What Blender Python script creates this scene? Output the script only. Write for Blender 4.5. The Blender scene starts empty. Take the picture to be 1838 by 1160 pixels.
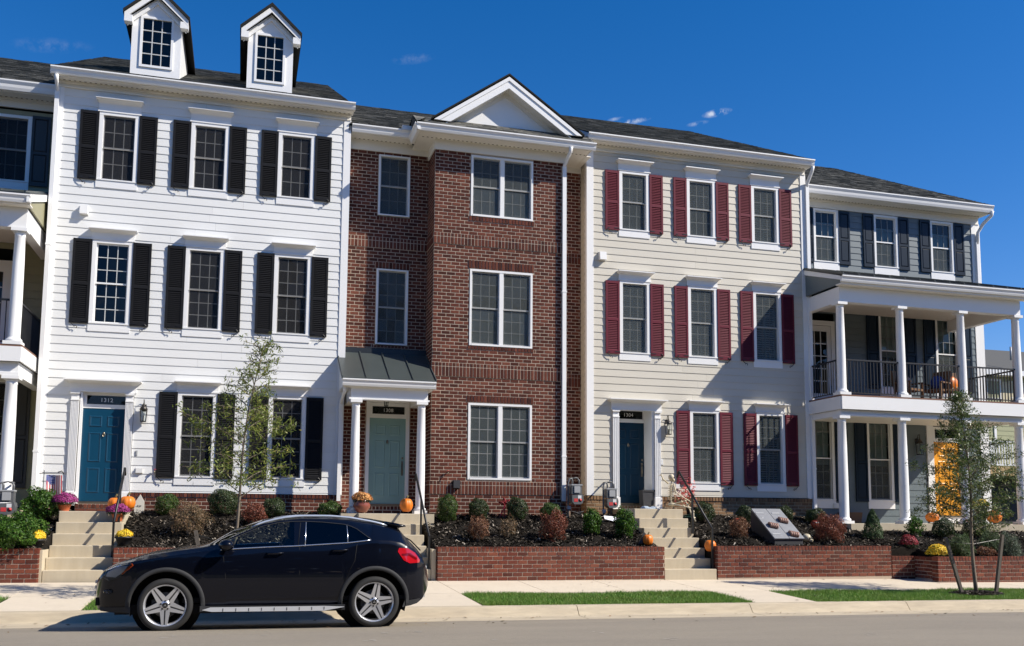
import bpy, bmesh, math, random
import numpy as np
from mathutils import Matrix, Vector
R = random.Random(7)
NR = np.random.default_rng(7)
sc = bpy.context.scene
COL = sc.collection

# ------------------------------------------------------------------ camera
CAM = Vector((0.0, -22.7463, 1.5))
FPX, PX, PY = 1713.17, 919.0, 745.0
_pit, _yaw, _rol = .10559, .27552, .00756
_f = Vector((math.sin(_yaw)*math.cos(_pit), math.cos(_yaw)*math.cos(_pit), math.sin(_pit)))
_r0 = Vector((math.cos(_yaw), -math.sin(_yaw), 0)); _u0 = _r0.cross(_f)
_r = _r0*math.cos(_rol) + _u0*math.sin(_rol); _u = -_r0*math.sin(_rol) + _u0*math.cos(_rol)
cd = bpy.data.cameras.new('camera'); cam = bpy.data.objects.new('camera', cd); COL.objects.link(cam)
cam.matrix_world = Matrix(((_r.x, _u.x, -_f.x, CAM.x), (_r.y, _u.y, -_f.y, CAM.y), (_r.z, _u.z, -_f.z, CAM.z), (0, 0, 0, 1)))
cd.sensor_width = 36; cd.lens = 36*FPX/1838; cd.shift_y = (PY-580)/1838
cd.clip_start = .1; cd.clip_end = 2000
sc.camera = cam

# ------------------------------------------------------------------ light
SUN = Vector((.80, -.45, .77)).normalized()
w = bpy.data.worlds.new('World'); sc.world = w; w.use_nodes = True
nt = w.node_tree; nt.nodes.clear()
sky = nt.nodes.new('ShaderNodeTexSky'); sky.sky_type = 'NISHITA'; sky.sun_disc = False
sky.sun_elevation = math.asin(SUN.z); sky.sun_rotation = math.atan2(SUN.x, SUN.y)
sky.air_density = 1.0; sky.dust_density = 0.25; sky.ozone_density = 4.0; sky.altitude = 300
bg = nt.nodes.new('ShaderNodeBackground'); bg.inputs['Strength'].default_value = .098
wo = nt.nodes.new('ShaderNodeOutputWorld')
# a few thin wisps of cloud low over the roofs, each about its own direction in the sky
tc = nt.nodes.new('ShaderNodeTexCoord')
nz = nt.nodes.new('ShaderNodeTexNoise'); nz.inputs['Scale'].default_value = 95; nz.inputs['Detail'].default_value = 6; nz.inputs['Roughness'].default_value = .65
nt.links.new(tc.outputs['Generated'], nz.inputs[0])
def mth(op, a, b=None):
    n = nt.nodes.new('ShaderNodeMath'); n.operation = op
    for i, q in enumerate((a, b)):
        if q is None: continue
        if isinstance(q, (int, float)): n.inputs[i].default_value = q
        else: nt.links.new(q, n.inputs[i])
    return n.outputs[0]
cloud = None
for cx_, cy_, ca, cb, ck in ((1287,203,.013,.0036,.9),(1132,219,.018,.0026,.7),(1252,222,.010,.0022,.4),(1105,214,.008,.0018,.35),(742,106,.020,.0045,.10),(92,82,.03,.006,.08)):
    cdv = (_f+_r*((cx_-PX)/FPX)-_u*((cy_-PY)/FPX)).normalized(); dd_ = []
    for ax, wd_ in ((_r, ca), (_u-_r*.12, cb)):
        vn = nt.nodes.new('ShaderNodeVectorMath'); vn.operation = 'SUBTRACT'; nt.links.new(tc.outputs['Generated'], vn.inputs[0]); vn.inputs[1].default_value = cdv
        dn_ = nt.nodes.new('ShaderNodeVectorMath'); dn_.operation = 'DOT_PRODUCT'; nt.links.new(vn.outputs[0], dn_.inputs[0]); dn_.inputs[1].default_value = ax/wd_
        dd_.append(mth('MULTIPLY', dn_.outputs['Value'], dn_.outputs['Value']))
    m1 = mth('SUBTRACT', 1.15, mth('SQRT', mth('ADD', dd_[0], dd_[1])))
    m2 = mth('MULTIPLY', mth('MAXIMUM', m1, 0.0), mth('MULTIPLY', mth('MAXIMUM', mth('SUBTRACT', nz.outputs[0], .42), 0.0), 6.0*ck))
    cloud = m2 if cloud is None else mth('ADD', cloud, m2)
cloud = mth('MINIMUM', cloud, .8)
hs = nt.nodes.new('ShaderNodeHueSaturation'); hs.inputs['Saturation'].default_value = 1.36; hs.inputs['Value'].default_value = 1.0
mx = nt.nodes.new('ShaderNodeMix'); mx.data_type = 'RGBA'; mx.inputs[7].default_value = (5.6, 6.1, 7.0, 1)
gn = nt.nodes.new('ShaderNodeVectorMath'); gn.operation = 'MULTIPLY'; gn.inputs[1].default_value = (1.15, .94, 1.08)
nt.links.new(sky.outputs[0], hs.inputs['Color']); nt.links.new(hs.outputs[0], gn.inputs[0]); nt.links.new(gn.outputs[0], mx.inputs[6]); nt.links.new(cloud, mx.inputs[0])
nt.links.new(mx.outputs[2], bg.inputs[0]); nt.links.new(bg.outputs[0], wo.inputs[0])
sd = bpy.data.lights.new('sun', 'SUN'); sd.energy = 5.0; sd.angle = math.radians(.53); sd.color = (1, .93, .82)
so = bpy.data.objects.new('sun', sd); COL.objects.link(so); so.location = (20, -20, 30)
so.rotation_euler = SUN.to_track_quat('Z', 'Y').to_euler()
sc.view_settings.view_transform = 'Standard'; sc.view_settings.look = 'None'
sc.view_settings.exposure = .42; sc.view_settings.gamma = 1; sc.view_settings.use_curve_mapping = False

sc.cycles.max_bounces = 6; sc.cycles.diffuse_bounces = 3; sc.cycles.glossy_bounces = 3; sc.cycles.transparent_max_bounces = 14

# ------------------------------------------------------------------ helpers
def px(x, y, Y=None, Z=None):
    """the point of the vertical plane Y (or the level Z) that the photograph shows at pixel x, y"""
    v = _f + _r*((x-PX)/FPX) - _u*((y-PY)/FPX)
    t = (Y-CAM.y)/v.y if Y is not None else (Z-CAM.z)/v.z
    return CAM + v*t
def G(x): return -.0065*(x-4.0)                 # the street falls a little to the right
def lerp(a, b, t): return a+(b-a)*t
def interp(x, pts):
    if x <= pts[0][0]: return pts[0][1]
    for (a, p), (b, q) in zip(pts, pts[1:]):
        if x <= b: return p+(q-p)*(x-a)/(b-a)
    return pts[-1][1]

def par(o, p):
    o.parent = p; o.matrix_parent_inverse = p.matrix_basis.inverted()
def tag(o, label=None, cat=None, group=None, kind=None):
    if label: o['label'] = label
    if cat: o['category'] = cat
    if group: o['group'] = group
    if kind: o['kind'] = kind
    return o
def thing(name, label, cat, loc=(0, 0, 0), rz=0, group=None):
    o = bpy.data.objects.new(name, None); COL.objects.link(o); o.location = loc; o.rotation_euler = (0, 0, rz); o.empty_display_size = .1
    return tag(o, label, cat, group)
def link(name, me, parent=None, loc=None, rot=None, kind=None):
    o = bpy.data.objects.new(name, me); COL.objects.link(o)
    if loc is not None: o.location = loc
    if rot is not None: o.rotation_euler = rot
    if parent is not None: par(o, parent)
    if kind: o['kind'] = kind
    return o
def child(root):
    return [c for c in root.children]
def copy_tree(o, parent=None):
    c = o.copy(); COL.objects.link(c)
    if parent is not None: c.parent = parent
    for ch in o.children: copy_tree(ch, c)
    return c

class MB:
    """collects simple shapes into one mesh"""
    def __init__(s): s.v = []; s.f = []; s.mi = []; s.cur = 0; s.sm = []; s.smooth = False
    def add(s, vs, fs):
        n = len(s.v); s.v += [tuple(q) for q in vs]
        for f in fs: s.f.append(tuple(i+n for i in f)); s.mi.append(s.cur); s.sm.append(s.smooth)
    def box(s, x0, x1, y0, y1, z0, z1, M=None):
        vs = [(x0,y0,z0),(x1,y0,z0),(x1,y1,z0),(x0,y1,z0),(x0,y0,z1),(x1,y0,z1),(x1,y1,z1),(x0,y1,z1)]
        if M is not None: vs = [M @ Vector(v) for v in vs]
        s.add(vs, [(0,3,2,1),(4,5,6,7),(0,1,5,4),(1,2,6,5),(2,3,7,6),(3,0,4,7)]); return s
    def quad(s, a, b, c, d): s.add([a, b, c, d], [(0,1,2,3)]); return s
    def poly(s, pts): s.add(pts, [tuple(range(len(pts)))]); return s
    def prism(s, pts, d, cap=True):
        """polygon pts (3-D, planar) pushed along vector d"""
        n = len(pts); d = Vector(d); vs = [Vector(p) for p in pts]; vs = vs+[p+d for p in vs]
        fs = [(i, (i+1) % n, n+(i+1) % n, n+i) for i in range(n)]
        if cap: fs += [tuple(reversed(range(n))), tuple(range(n, 2*n))]
        s.add(vs, fs); return s
    def tube(s, pts, r, n=8, cap=True):
        pts = [Vector(p) for p in pts]; rr = r if isinstance(r, (list, tuple)) else [r]*len(pts)
        up = None; vs = []
        for i, p in enumerate(pts):
            t = (pts[min(i+1, len(pts)-1)]-pts[max(i-1, 0)]).normalized()
            if up is None:
                up = Vector((0, 0, 1)) if abs(t.z) < .9 else Vector((1, 0, 0))
            a = t.cross(up).normalized(); b = a.cross(t).normalized(); up = b
            for k in range(n):
                th = 2*math.pi*k/n; vs.append(p+(a*math.cos(th)+b*math.sin(th))*rr[i])
        fs = []
        for i in range(len(pts)-1):
            for k in range(n): fs.append((i*n+k, i*n+(k+1) % n, (i+1)*n+(k+1) % n, (i+1)*n+k))
        if cap: fs += [tuple(reversed(range(n))), tuple(range((len(pts)-1)*n, len(pts)*n))]
        sm = s.smooth; s.smooth = n > 5; s.add(vs, fs); s.smooth = sm; return s
    def lathe(s, prof, c=(0, 0, 0), n=20, wob=None, cap=True):
        c = Vector(c); vs = []
        for r, z in prof:
            for k in range(n):
                th = 2*math.pi*k/n; q = r*(wob(th) if wob else 1)
                vs.append((c.x+q*math.cos(th), c.y+q*math.sin(th), c.z+z))
        fs = []
        for i in range(len(prof)-1):
            for k in range(n): fs.append((i*n+k, i*n+(k+1) % n, (i+1)*n+(k+1) % n, (i+1)*n+k))
        if cap: fs += [tuple(reversed(range(n))), tuple(range((len(prof)-1)*n, len(prof)*n))]
        sm = s.smooth; s.smooth = True; s.add(vs, fs); s.smooth = sm; return s
    def ball(s, c, r, n=10, m=7):
        rx, ry, rz = r if isinstance(r, (tuple, list)) else (r, r, r)
        prof = []
        vs = []
        for i in range(m+1):
            ph = math.pi*i/m
            for k in range(n):
                th = 2*math.pi*k/n
                vs.append((c[0]+rx*math.sin(ph)*math.cos(th), c[1]+ry*math.sin(ph)*math.sin(th), c[2]-rz*math.cos(ph)))
        fs = []
        for i in range(m):
            for k in range(n): fs.append((i*n+k, i*n+(k+1) % n, (i+1)*n+(k+1) % n, (i+1)*n+k))
        sm = s.smooth; s.smooth = True; s.add(vs, fs); s.smooth = sm; return s
    def mesh(s, name, mats):
        me = bpy.data.meshes.new(name); me.from_pydata(s.v, [], s.f)
        mats = mats if isinstance(mats, (list, tuple)) else [mats]
        for m in mats: me.materials.append(m)
        if len(mats) > 1: me.polygons.foreach_set('material_index', s.mi)
        me.polygons.foreach_set('use_smooth', s.sm)
        me.update(); return me
    def build(s, name, mats, parent=None, kind=None, label=None):
        o = link(name, s.mesh(name, mats), parent, kind=kind)
        if label: o['label'] = label
        return o

def quads(name, V, mats, parent=None, kind=None, tri=False):
    """V: (n, 4 or 3, 3) array of separate faces, made into one mesh quickly"""
    n, k = V.shape[0], V.shape[1]
    me = bpy.data.meshes.new(name); me.vertices.add(n*k); me.vertices.foreach_set('co', V.reshape(-1).astype(np.float32))
    me.loops.add(n*k); me.loops.foreach_set('vertex_index', np.arange(n*k, dtype=np.int32))
    me.polygons.add(n); me.polygons.foreach_set('loop_start', np.arange(0, n*k, k, dtype=np.int32)); me.polygons.foreach_set('loop_total', np.full(n, k, dtype=np.int32))
    me.materials.append(mats); me.update(); me.validate()
    return link(name, me, parent, kind=kind)

# ------------------------------------------------------------------ materials
def nodes(m):
    m.use_nodes = True; t = m.node_tree; t.nodes.clear(); return t
def rnd_node(t):
    oi = t.nodes.new('ShaderNodeObjectInfo'); ge = t.nodes.new('ShaderNodeNewGeometry')
    a = t.nodes.new('ShaderNodeMath'); a.operation = 'ADD'; fr = t.nodes.new('ShaderNodeMath'); fr.operation = 'FRACT'
    t.links.new(oi.outputs['Random'], a.inputs[0]); t.links.new(ge.outputs['Random Per Island'], a.inputs[1]); t.links.new(a.outputs[0], fr.inputs[0])
    return fr.outputs[0], ge.outputs['Position']
def M(name, col, rough=.6, rv=0., rcols=None, nv=0., ns=3., nstretch=None, col2=None, bump=0., bs=40., spec=.5, metal=0., coat=0., transl=0., n2=None):
    """base colour, a random shift per piece (rv, or a ramp of colours), noise shading (nv) towards col2, and relief"""
    m = bpy.data.materials.new(name); t = nodes(m); L = t.links.new
    out = t.nodes.new('ShaderNodeOutputMaterial'); b = t.nodes.new('ShaderNodeBsdfPrincipled')
    b.inputs['Roughness'].default_value = rough; b.inputs['Specular IOR Level'].default_value = spec
    b.inputs['Metallic'].default_value = metal
    if coat: b.inputs['Coat Weight'].default_value = coat; b.inputs['Coat Roughness'].default_value = .03
    rnd, pos = rnd_node(t)
    c = t.nodes.new('ShaderNodeRGB'); c.outputs[0].default_value = (*col, 1); cur = c.outputs[0]
    if rcols:
        rp = t.nodes.new('ShaderNodeValToRGB'); rp.color_ramp.interpolation = 'LINEAR'
        while len(rp.color_ramp.elements) < len(rcols): rp.color_ramp.elements.new(.5)
        for i, (p, q) in enumerate(rcols):
            rp.color_ramp.elements[i].position = p; rp.color_ramp.elements[i].color = (*q, 1)
        L(rnd, rp.inputs[0]); cur = rp.outputs[0]
    if rv:
        mr = t.nodes.new('ShaderNodeMapRange'); mr.inputs[3].default_value = 1-rv; mr.inputs[4].default_value = 1+rv
        L(rnd, mr.inputs[0]); h = t.nodes.new('ShaderNodeHueSaturation'); L(mr.outputs[0], h.inputs['Value']); L(cur, h.inputs['Color']); cur = h.outputs[0]
    def noise(scale, det=5, st=nstretch):
        mp = t.nodes.new('ShaderNodeMapping'); L(pos, mp.inputs[0])
        if st: mp.inputs['Scale'].default_value = st
        n = t.nodes.new('ShaderNodeTexNoise'); n.inputs['Scale'].default_value = scale; n.inputs['Detail'].default_value = det; n.inputs['Roughness'].default_value = .6
        L(mp.outputs[0], n.inputs['Vector']); return n.outputs[0]
    def shade(cur, amt, scale, c2):
        n = noise(scale); mr = t.nodes.new('ShaderNodeMapRange'); mr.inputs[1].default_value = .35; mr.inputs[2].default_value = .68; L(n, mr.inputs[0])
        mm = t.nodes.new('ShaderNodeMath'); mm.operation = 'MULTIPLY'; mm.inputs[1].default_value = amt; L(mr.outputs[0], mm.inputs[0])
        x = t.nodes.new('ShaderNodeMix'); x.data_type = 'RGBA'; L(mm.outputs[0], x.inputs[0]); L(cur, x.inputs[6])
        x.inputs[7].default_value = (*c2, 1); return x.outputs[2]
    if nv: cur = shade(cur, nv, ns, col2 or tuple(q*.45 for q in col))
    if n2: cur = shade(cur, n2[0], n2[1], n2[2])
    L(cur, b.inputs['Base Color'])
    if bump:
        bp = t.nodes.new('ShaderNodeBump'); bp.inputs['Strength'].default_value = bump; bp.inputs['Distance'].default_value = .01
        L(noise(bs, 6), bp.inputs['Height']); L(bp.outputs[0], b.inputs['Normal'])
    sh = b.outputs[0]
    if transl:
        tl = t.nodes.new('ShaderNodeBsdfTranslucent'); L(cur, tl.inputs[0]); ms = t.nodes.new('ShaderNodeMixShader'); ms.inputs[0].default_value = transl
        L(sh, ms.inputs[1]); L(tl.outputs[0], ms.inputs[2]); sh = ms.outputs[0]
    L(sh, out.inputs[0]); return m
def glass(name, tint=(.8, .85, .85), refl=1.0, rough=.0, ior=1.5, wob=.0):
    m = bpy.data.materials.new(name); t = nodes(m); L = t.links.new
    out = t.nodes.new('ShaderNodeOutputMaterial'); tr = t.nodes.new('ShaderNodeBsdfTransparent'); tr.inputs[0].default_value = (*tint, 1)
    gl = t.nodes.new('ShaderNodeBsdfGlossy'); gl.inputs['Roughness'].default_value = rough; gl.inputs[0].default_value = (refl, refl, refl, 1)
    fr = t.nodes.new('ShaderNodeFresnel'); fr.inputs[0].default_value = ior
    ms = t.nodes.new('ShaderNodeMixShader'); L(fr.outputs[0], ms.inputs[0]); L(tr.outputs[0], ms.inputs[1]); L(gl.outputs[0], ms.inputs[2])
    if wob:
        ge = t.nodes.new('ShaderNodeNewGeometry'); n = t.nodes.new('ShaderNodeTexNoise'); n.inputs['Scale'].default_value = 2.2; n.inputs['Detail'].default_value = 1
        L(ge.outputs['Position'], n.inputs['Vector']); bp = t.nodes.new('ShaderNodeBump'); bp.inputs['Strength'].default_value = wob; bp.inputs['Distance'].default_value = .02
        L(n.outputs[0], bp.inputs['Height']); L(bp.outputs[0], gl.inputs['Normal']); L(bp.outputs[0], fr.inputs['Normal'])
    L(ms.outputs[0], out.inputs[0]); return m
def mesh_screen(name, col, cover):
    m = bpy.data.materials.new(name); t = nodes(m); L = t.links.new
    out = t.nodes.new('ShaderNodeOutputMaterial'); tr = t.nodes.new('ShaderNodeBsdfTransparent'); df = t.nodes.new('ShaderNodeBsdfDiffuse'); df.inputs[0].default_value = (*col, 1)
    ms = t.nodes.new('ShaderNodeMixShader'); ms.inputs[0].default_value = cover; L(tr.outputs[0], ms.inputs[1]); L(df.outputs[0], ms.inputs[2]); L(ms.outputs[0], out.inputs[0]); return m

mat = dict(
 white=M('white_paint', (.745,.75,.735), .55, rv=.03, nv=.18, ns=1.6, nstretch=(.5,1,2.5), col2=(.66,.655,.62), bump=.05, bs=60),
 trim=M('white_trim', (.82,.82,.81), .45, nv=.10, ns=1.6, col2=(.70,.69,.65)),
 soffit=M('cream_soffit', (.80,.77,.70), .55, nv=.15, ns=2, col2=(.68,.64,.56)),
 cream=M('cream_siding', (.585,.55,.468), .55, rv=.03, nv=.2, ns=1.6, nstretch=(.5,1,2.5), col2=(.55,.49,.38), bump=.06, bs=60),
 olive=M('olive_siding', (.30,.285,.175), .55, rv=.03, nv=.15, ns=2.4, bump=.06, bs=60),
 bluegrey=M('blue_grey_siding', (.12,.15,.163), .45, rv=.03, nv=.12, ns=2.2, col2=(.095,.12,.13), bump=.06, bs=60),
 black=M('black_paint', (.010,.010,.011), .55, spec=.2, nv=.2, ns=6, col2=(.018,.018,.019)),
 charcoal=M('charcoal_paint', (.03,.032,.034), .5),
 maroon=M('maroon_paint', (.135,.019,.033), .5, spec=.2, nv=.2, ns=5, col2=(.10,.016,.027)),
 navy=M('navy_paint', (.005,.015,.03), .4, spec=.25, nv=.2, ns=4, col2=(.009,.022,.04)),
 bluedoor=M('blue_door_paint', (.004,.052,.105), .35, spec=.35, nv=.15, ns=3),
 tealdoor=M('teal_door_paint', (.24,.39,.37), .4, nv=.1, ns=3),
 deepdoor=M('deep_teal_door_paint', (.003,.028,.055), .4, spec=.3),
 yellowdoor=M('yellow_door_paint', (.78,.33,.012), .45),
 brick=M('red_brick', (.1,.03,.022), .9, spec=.15, rcols=[(0,(.055,.020,.015)),(.25,(.108,.035,.024)),(.6,(.145,.045,.030)),(.85,(.20,.070,.045)),(1,(.08,.027,.019))], nv=.35, ns=30, bump=.5, bs=90, n2=(.35,1.1,(.06,.026,.02))),
 brick2=M('wall_brick', (.15,.04,.03), .9, spec=.15, rcols=[(0,(.075,.024,.018)),(.25,(.14,.037,.025)),(.6,(.17,.046,.029)),(.85,(.235,.075,.045)),(1,(.095,.03,.022))], nv=.4, ns=26, bump=.5, bs=90, n2=(.18,1.4,(.26,.15,.11))),
 tanbrick=M('tan_brick', (.3,.19,.11), .9, spec=.15, rcols=[(0,(.17,.095,.052)),(.35,(.28,.165,.09)),(.7,(.33,.205,.115)),(1,(.22,.125,.07))], nv=.35, ns=30, bump=.5, bs=90),
 mortar=M('pale_mortar', (.47,.38,.30), .95, spec=.1, nv=.35, ns=9, col2=(.4,.33,.26), bump=.4, bs=120),
 tanmortar=M('tan_mortar', (.42,.34,.23), .9, nv=.35, ns=9, bump=.4, bs=120),
 shingle=M('asphalt_shingle', (.06,.06,.055), .9, rcols=[(0,(.045,.046,.042)),(.35,(.095,.096,.085)),(.7,(.15,.147,.128)),(1,(.27,.26,.225))], nv=.3, ns=40, bump=.4, bs=200),
 edge=M('dark_shingle_edge', (.028,.028,.026), .9, spec=.1, nv=.3, ns=20),
 underlay=M('roof_underlay', (.02,.02,.02), .9),
 seam=M('standing_seam_metal', (.055,.066,.064), .38, metal=.0, nv=.2, ns=2, spec=.6),
 seamdark=M('dark_seam_metal', (.018,.022,.026), .4, spec=.6),
 concrete=M('broom_concrete', (.64,.555,.43), .85, rv=.05, nv=.28, ns=1.7, col2=(.50,.43,.33), bump=.3, bs=150, n2=(.10,14.,(.32,.27,.2))),
 stepcon=M('step_concrete', (.52,.45,.33), .85, rv=.03, nv=.3, ns=2.3, col2=(.36,.29,.19), bump=.3, bs=150, nstretch=(3,1,.6)),
 curbcon=M('curb_concrete', (.53,.45,.32), .85, rv=.05, nv=.6, ns=1.4, nstretch=(.6,3,4), col2=(.38,.31,.22), bump=.4, bs=120, n2=(.38,5.,(.27,.23,.17))),
 asphalt=M('worn_asphalt', (.265,.228,.172), .9, nv=.6, ns=.8, nstretch=(.3,1.2,1), col2=(.185,.16,.125), bump=.7, bs=160, n2=(.35,45.,(.34,.30,.24))),
 soil=M('dark_soil', (.05,.04,.025), .95, nv=.4, ns=9),
 lawnsoil=M('turf_soil', (.05,.06,.02), .95, nv=.4, ns=9),
 mulch=M('black_mulch', (.010,.0085,.007), .95, spec=.1, nv=.6, ns=14, col2=(.028,.023,.018), bump=1., bs=45),
 chip=M('mulch_chip', (.03,.025,.02), .75, spec=.25, rcols=[(0,(.005,.004,.003)),(.5,(.022,.018,.013)),(.78,(.075,.062,.048)),(.93,(.19,.155,.12)),(1,(.5,.44,.36))]),
 grass=M('grass_blade', (.06,.13,.02), .6, rcols=[(0,(.055,.14,.012)),(.5,(.10,.25,.022)),(.86,(.18,.36,.045)),(1,(.45,.45,.16))], transl=.3, n2=(.35,1.1,(.19,.21,.05))),
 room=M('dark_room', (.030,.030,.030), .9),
 blind=M('white_blind', (.40,.46,.44), .7),
 iron=M('black_iron', (.012,.012,.013), .45),
 brass=M('aged_metal', (.25,.22,.17), .35, metal=.9),
 bronze=M('dark_bronze', (.05,.045,.04), .4, metal=.6),
 grille=M('grille_white', (.52,.53,.52), .5),
 greygrille=M('grille_grey', (.20,.21,.21), .5),
 digits=M('white_vinyl', (.8,.8,.8), .5),
 decking=M('wood_decking', (.16,.075,.045), .7),
 glass=glass('window_glass', (.72,.78,.78), .85, wob=.05),
 clear=glass('clear_glass', (.92,.95,.95), .9),
 screen=mesh_screen('insect_screen', (.040,.041,.044), .55), screen2=mesh_screen('pale_insect_screen', (.125,.14,.138), .45),
 vent=M('vent_dark', (.12,.1,.08), .8),
)
# ------------------------------------------------------------------ ground
def strip(name, prof, m, x0, x1, dx=2.0, y_smooth=False, kind='structure'):
    xs = np.arange(x0, x1+1e-6, dx); b = MB(); n = len(prof)
    vs = [(float(x), y, z+G(x)) for x in xs for y, z in prof]
    fs = [((i*n+k), ((i+1)*n+k), ((i+1)*n+k+1), (i*n+k+1)) for i in range(len(xs)-1) for k in range(n-1)]
    b.add(vs, fs); return b.build(name, m, kind=kind)
def roadz(y): return interp(y, [(-18,-.10),(-15,-.01),(-12.5,.015),(-10.5,-.005),(-9.5,-.035),(-8.6,-.105),(-7.75,-.162)])
gb = MB()
gb.quad((-900,-900,-1.2), (900,-900,-1.2), (900,-8,-1.2), (-900,-8,-1.2)); gb.quad((-900,-8,-1.2), (900,-8,-1.2), (900,900,-1.0), (-900,900,-1.0))
gb.build('ground', mat['lawnsoil'], kind='structure')
yy = [-19,-18,-17,-16,-15,-14,-13,-12.5,-11.5,-10.5,-10,-9.5,-9,-8.6,-8.1,-7.735]
strip('road', [(y, roadz(y)) for y in yy], mat['asphalt'], -60, 90)
def vergez(y): return interp(y, [(-7.02,-.002),(-5.2,.069),(-3.1,.155)])
strip('verge_soil', [(-7.06,-.13),(-7.04,-.03),(-6.1,.012),(-5.2,.035),(-5.15,-.1)], mat['lawnsoil'], -60, 90)
strip('far_verge', [(-60,-.2),(-26,-.02),(-22,-.02),(-19.2,-.05),(-19,-.2)], mat['lawnsoil'], -60, 90)
# kerb with gutter pan, cast in lengths
kerb = thing('kerb', 'pale concrete kerb with gutter pan along the edge of the road', 'kerb', (0,-7.4,0)); kerb['kind'] = 'structure'
kx = sorted([-16.5,-13.4,-10.3,-7.2,-4.35,-1.3,2.35,5.57,8.85,12.15,15.3,18.4,21.5,24.6,27.7,31])
kp = [(-7.775,-.30),(-7.775,-.158),(-7.335,-.152),(-7.30,-.140),(-7.20,-.012),(-7.165,.006),(-7.02,.008),(-7.02,-.30)]
for a, c in zip(kx, kx[1:]):
    b = MB(); b.prism([(a+.006, y, z+G(a)) for y, z in kp], (c-a-.012, 0, G(c)-G(a))); b.build('kerb_stone', mat['curbcon'], kerb)
# sidewalk slabs and the walks that run to the kerb
walk = thing('sidewalk', 'pale concrete sidewalk between the retaining walls and the grass verge', 'sidewalk', (0,-4,0)); walk['kind'] = 'structure'
def slab(x0, x1, y0, y1, name='slab'):
    b = MB(); e = .006
    def z(x, y): return vergez(y)+G(x)
    ys = [y0+e, y1-e]
    top = [(x0+e,ys[0],z(x0,ys[0])), (x1-e,ys[0],z(x1,ys[0])), (x1-e,ys[1],z(x1,ys[1])), (x0+e,ys[1],z(x0,ys[1]))]
    bot = [(p[0],p[1],p[2]-.12) for p in top]
    b.add(bot+top, [(4,5,6,7),(0,1,5,4),(1,2,6,5),(2,3,7,6),(3,0,4,7)])
    b.build(name, mat['concrete'], walk)
sx = [-17,-15.2,-13.4,-11.7,-10,-8.4,-6.8,-5.2,-3.56,-2.27,-.9,.6,2.5,3.98,5.7,7.4,9.1,10.39,12.1,13.8,15.5,17.2,18.9,20.6,22.3,24,25.8,27.6,29.4]
for a, c in zip(sx, sx[1:]): slab(a, c, -5.2, -3.08)
for a, c in ((-3.56,-2.27),(2.5,3.98),(9.1,10.39)): slab(a, c, -7.015, -5.2, 'walk_slab')
slab(21.2, 22.6, -7.015, -5.2, 'walk_slab')
WALKS = [(-3.6,-2.23),(2.46,4.02),(9.06,10.43),(21.15,22.65)]
# mulch beds
def bedz(x, y):
    if x < 14.985:
        return interp(y, [(-3.1,.77),(-2.9,.80),(-.6,1.50),(.6,1.57)])
    f = interp(y, [(-4.0,.53),(-3.7,.56),(-1.7,1.17),(-1.5,1.2)])
    return lerp(interp(y, [(-3.1,.77),(-2.9,.80),(-.6,1.50),(.6,1.57)]), f, min(1, (x-14.98)/.45))
def bed(x0, x1, y0, y1, label):
    nx, ny = int((x1-x0)/.11)+2, int((y1-y0)/.11)+2; xs = np.linspace(x0, x1, nx); ys = np.linspace(y0, y1, ny)
    b = MB(); b.smooth = True
    vs = [(x, y, bedz(x, y)+.022*math.sin(x*5.1+y*3)+.018*math.sin(x*11-y*7)+R.uniform(-.014,.014)) for x in xs for y in ys]
    b.add(vs, [(i*ny+j, (i+1)*ny+j, (i+1)*ny+j+1, i*ny+j+1) for i in range(nx-1) for j in range(ny-1)])
    rim = [i*ny for i in range(nx)]+[(nx-1)*ny+j for j in range(1, ny)]+[i*ny+ny-1 for i in range(nx-2, -1, -1)]+[j for j in range(ny-2, 0, -1)]
    k = len(b.v); b.v += [(b.v[i][0], b.v[i][1], -.1) for i in rim]; m_ = len(rim)
    for a in range(m_): b.f.append((rim[a], k+a, k+(a+1) % m_, rim[(a+1) % m_])); b.mi.append(0); b.sm.append(False)
    b.build('mulch_bed', mat['mulch'], kind='structure')
BEDS = [(-9,-3.535,-2.96,1.1),(-2.28,2.49,-2.96,.05),(3.96,9.09,-2.96,.5),(10.385,14.99,-2.96,.1),(14.985,21.0,-2.96,-1.5),(15.75,21.0,-3.85,-3.0)]
for q in BEDS: bed(*q, '')
def chips(n):
    V = []
    tot = sum((q[1]-q[0])*(q[3]-q[2]) for q in BEDS)
    for q in BEDS:
        k = int(n*(q[1]-q[0])*(q[3]-q[2])/tot)
        for _ in range(k):
            x, y = R.uniform(q[0]+.03, q[1]-.03), R.uniform(q[2]+.02, q[3]); z = bedz(x, y)+.012+R.uniform(0,.02)
            a = R.uniform(0, 2*math.pi); l, h = R.uniform(.016,.055), R.uniform(.006,.016)
            d = Vector((math.cos(a), math.sin(a), R.uniform(-.7,.9))).normalized()*l; e = Vector((-d.y, d.x, R.uniform(-.02,.02))).normalized()*h
            p = Vector((x, y, z)); V.append((p-d-e, p+d-e, p+d+e, p-d+e))
    return np.array([[tuple(q) for q in f] for f in V])
tag(quads('mulch_chips', chips(42000), mat['chip'], kind='stuff'), 'shredded black mulch scattered over the planting beds', 'mulch')
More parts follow.
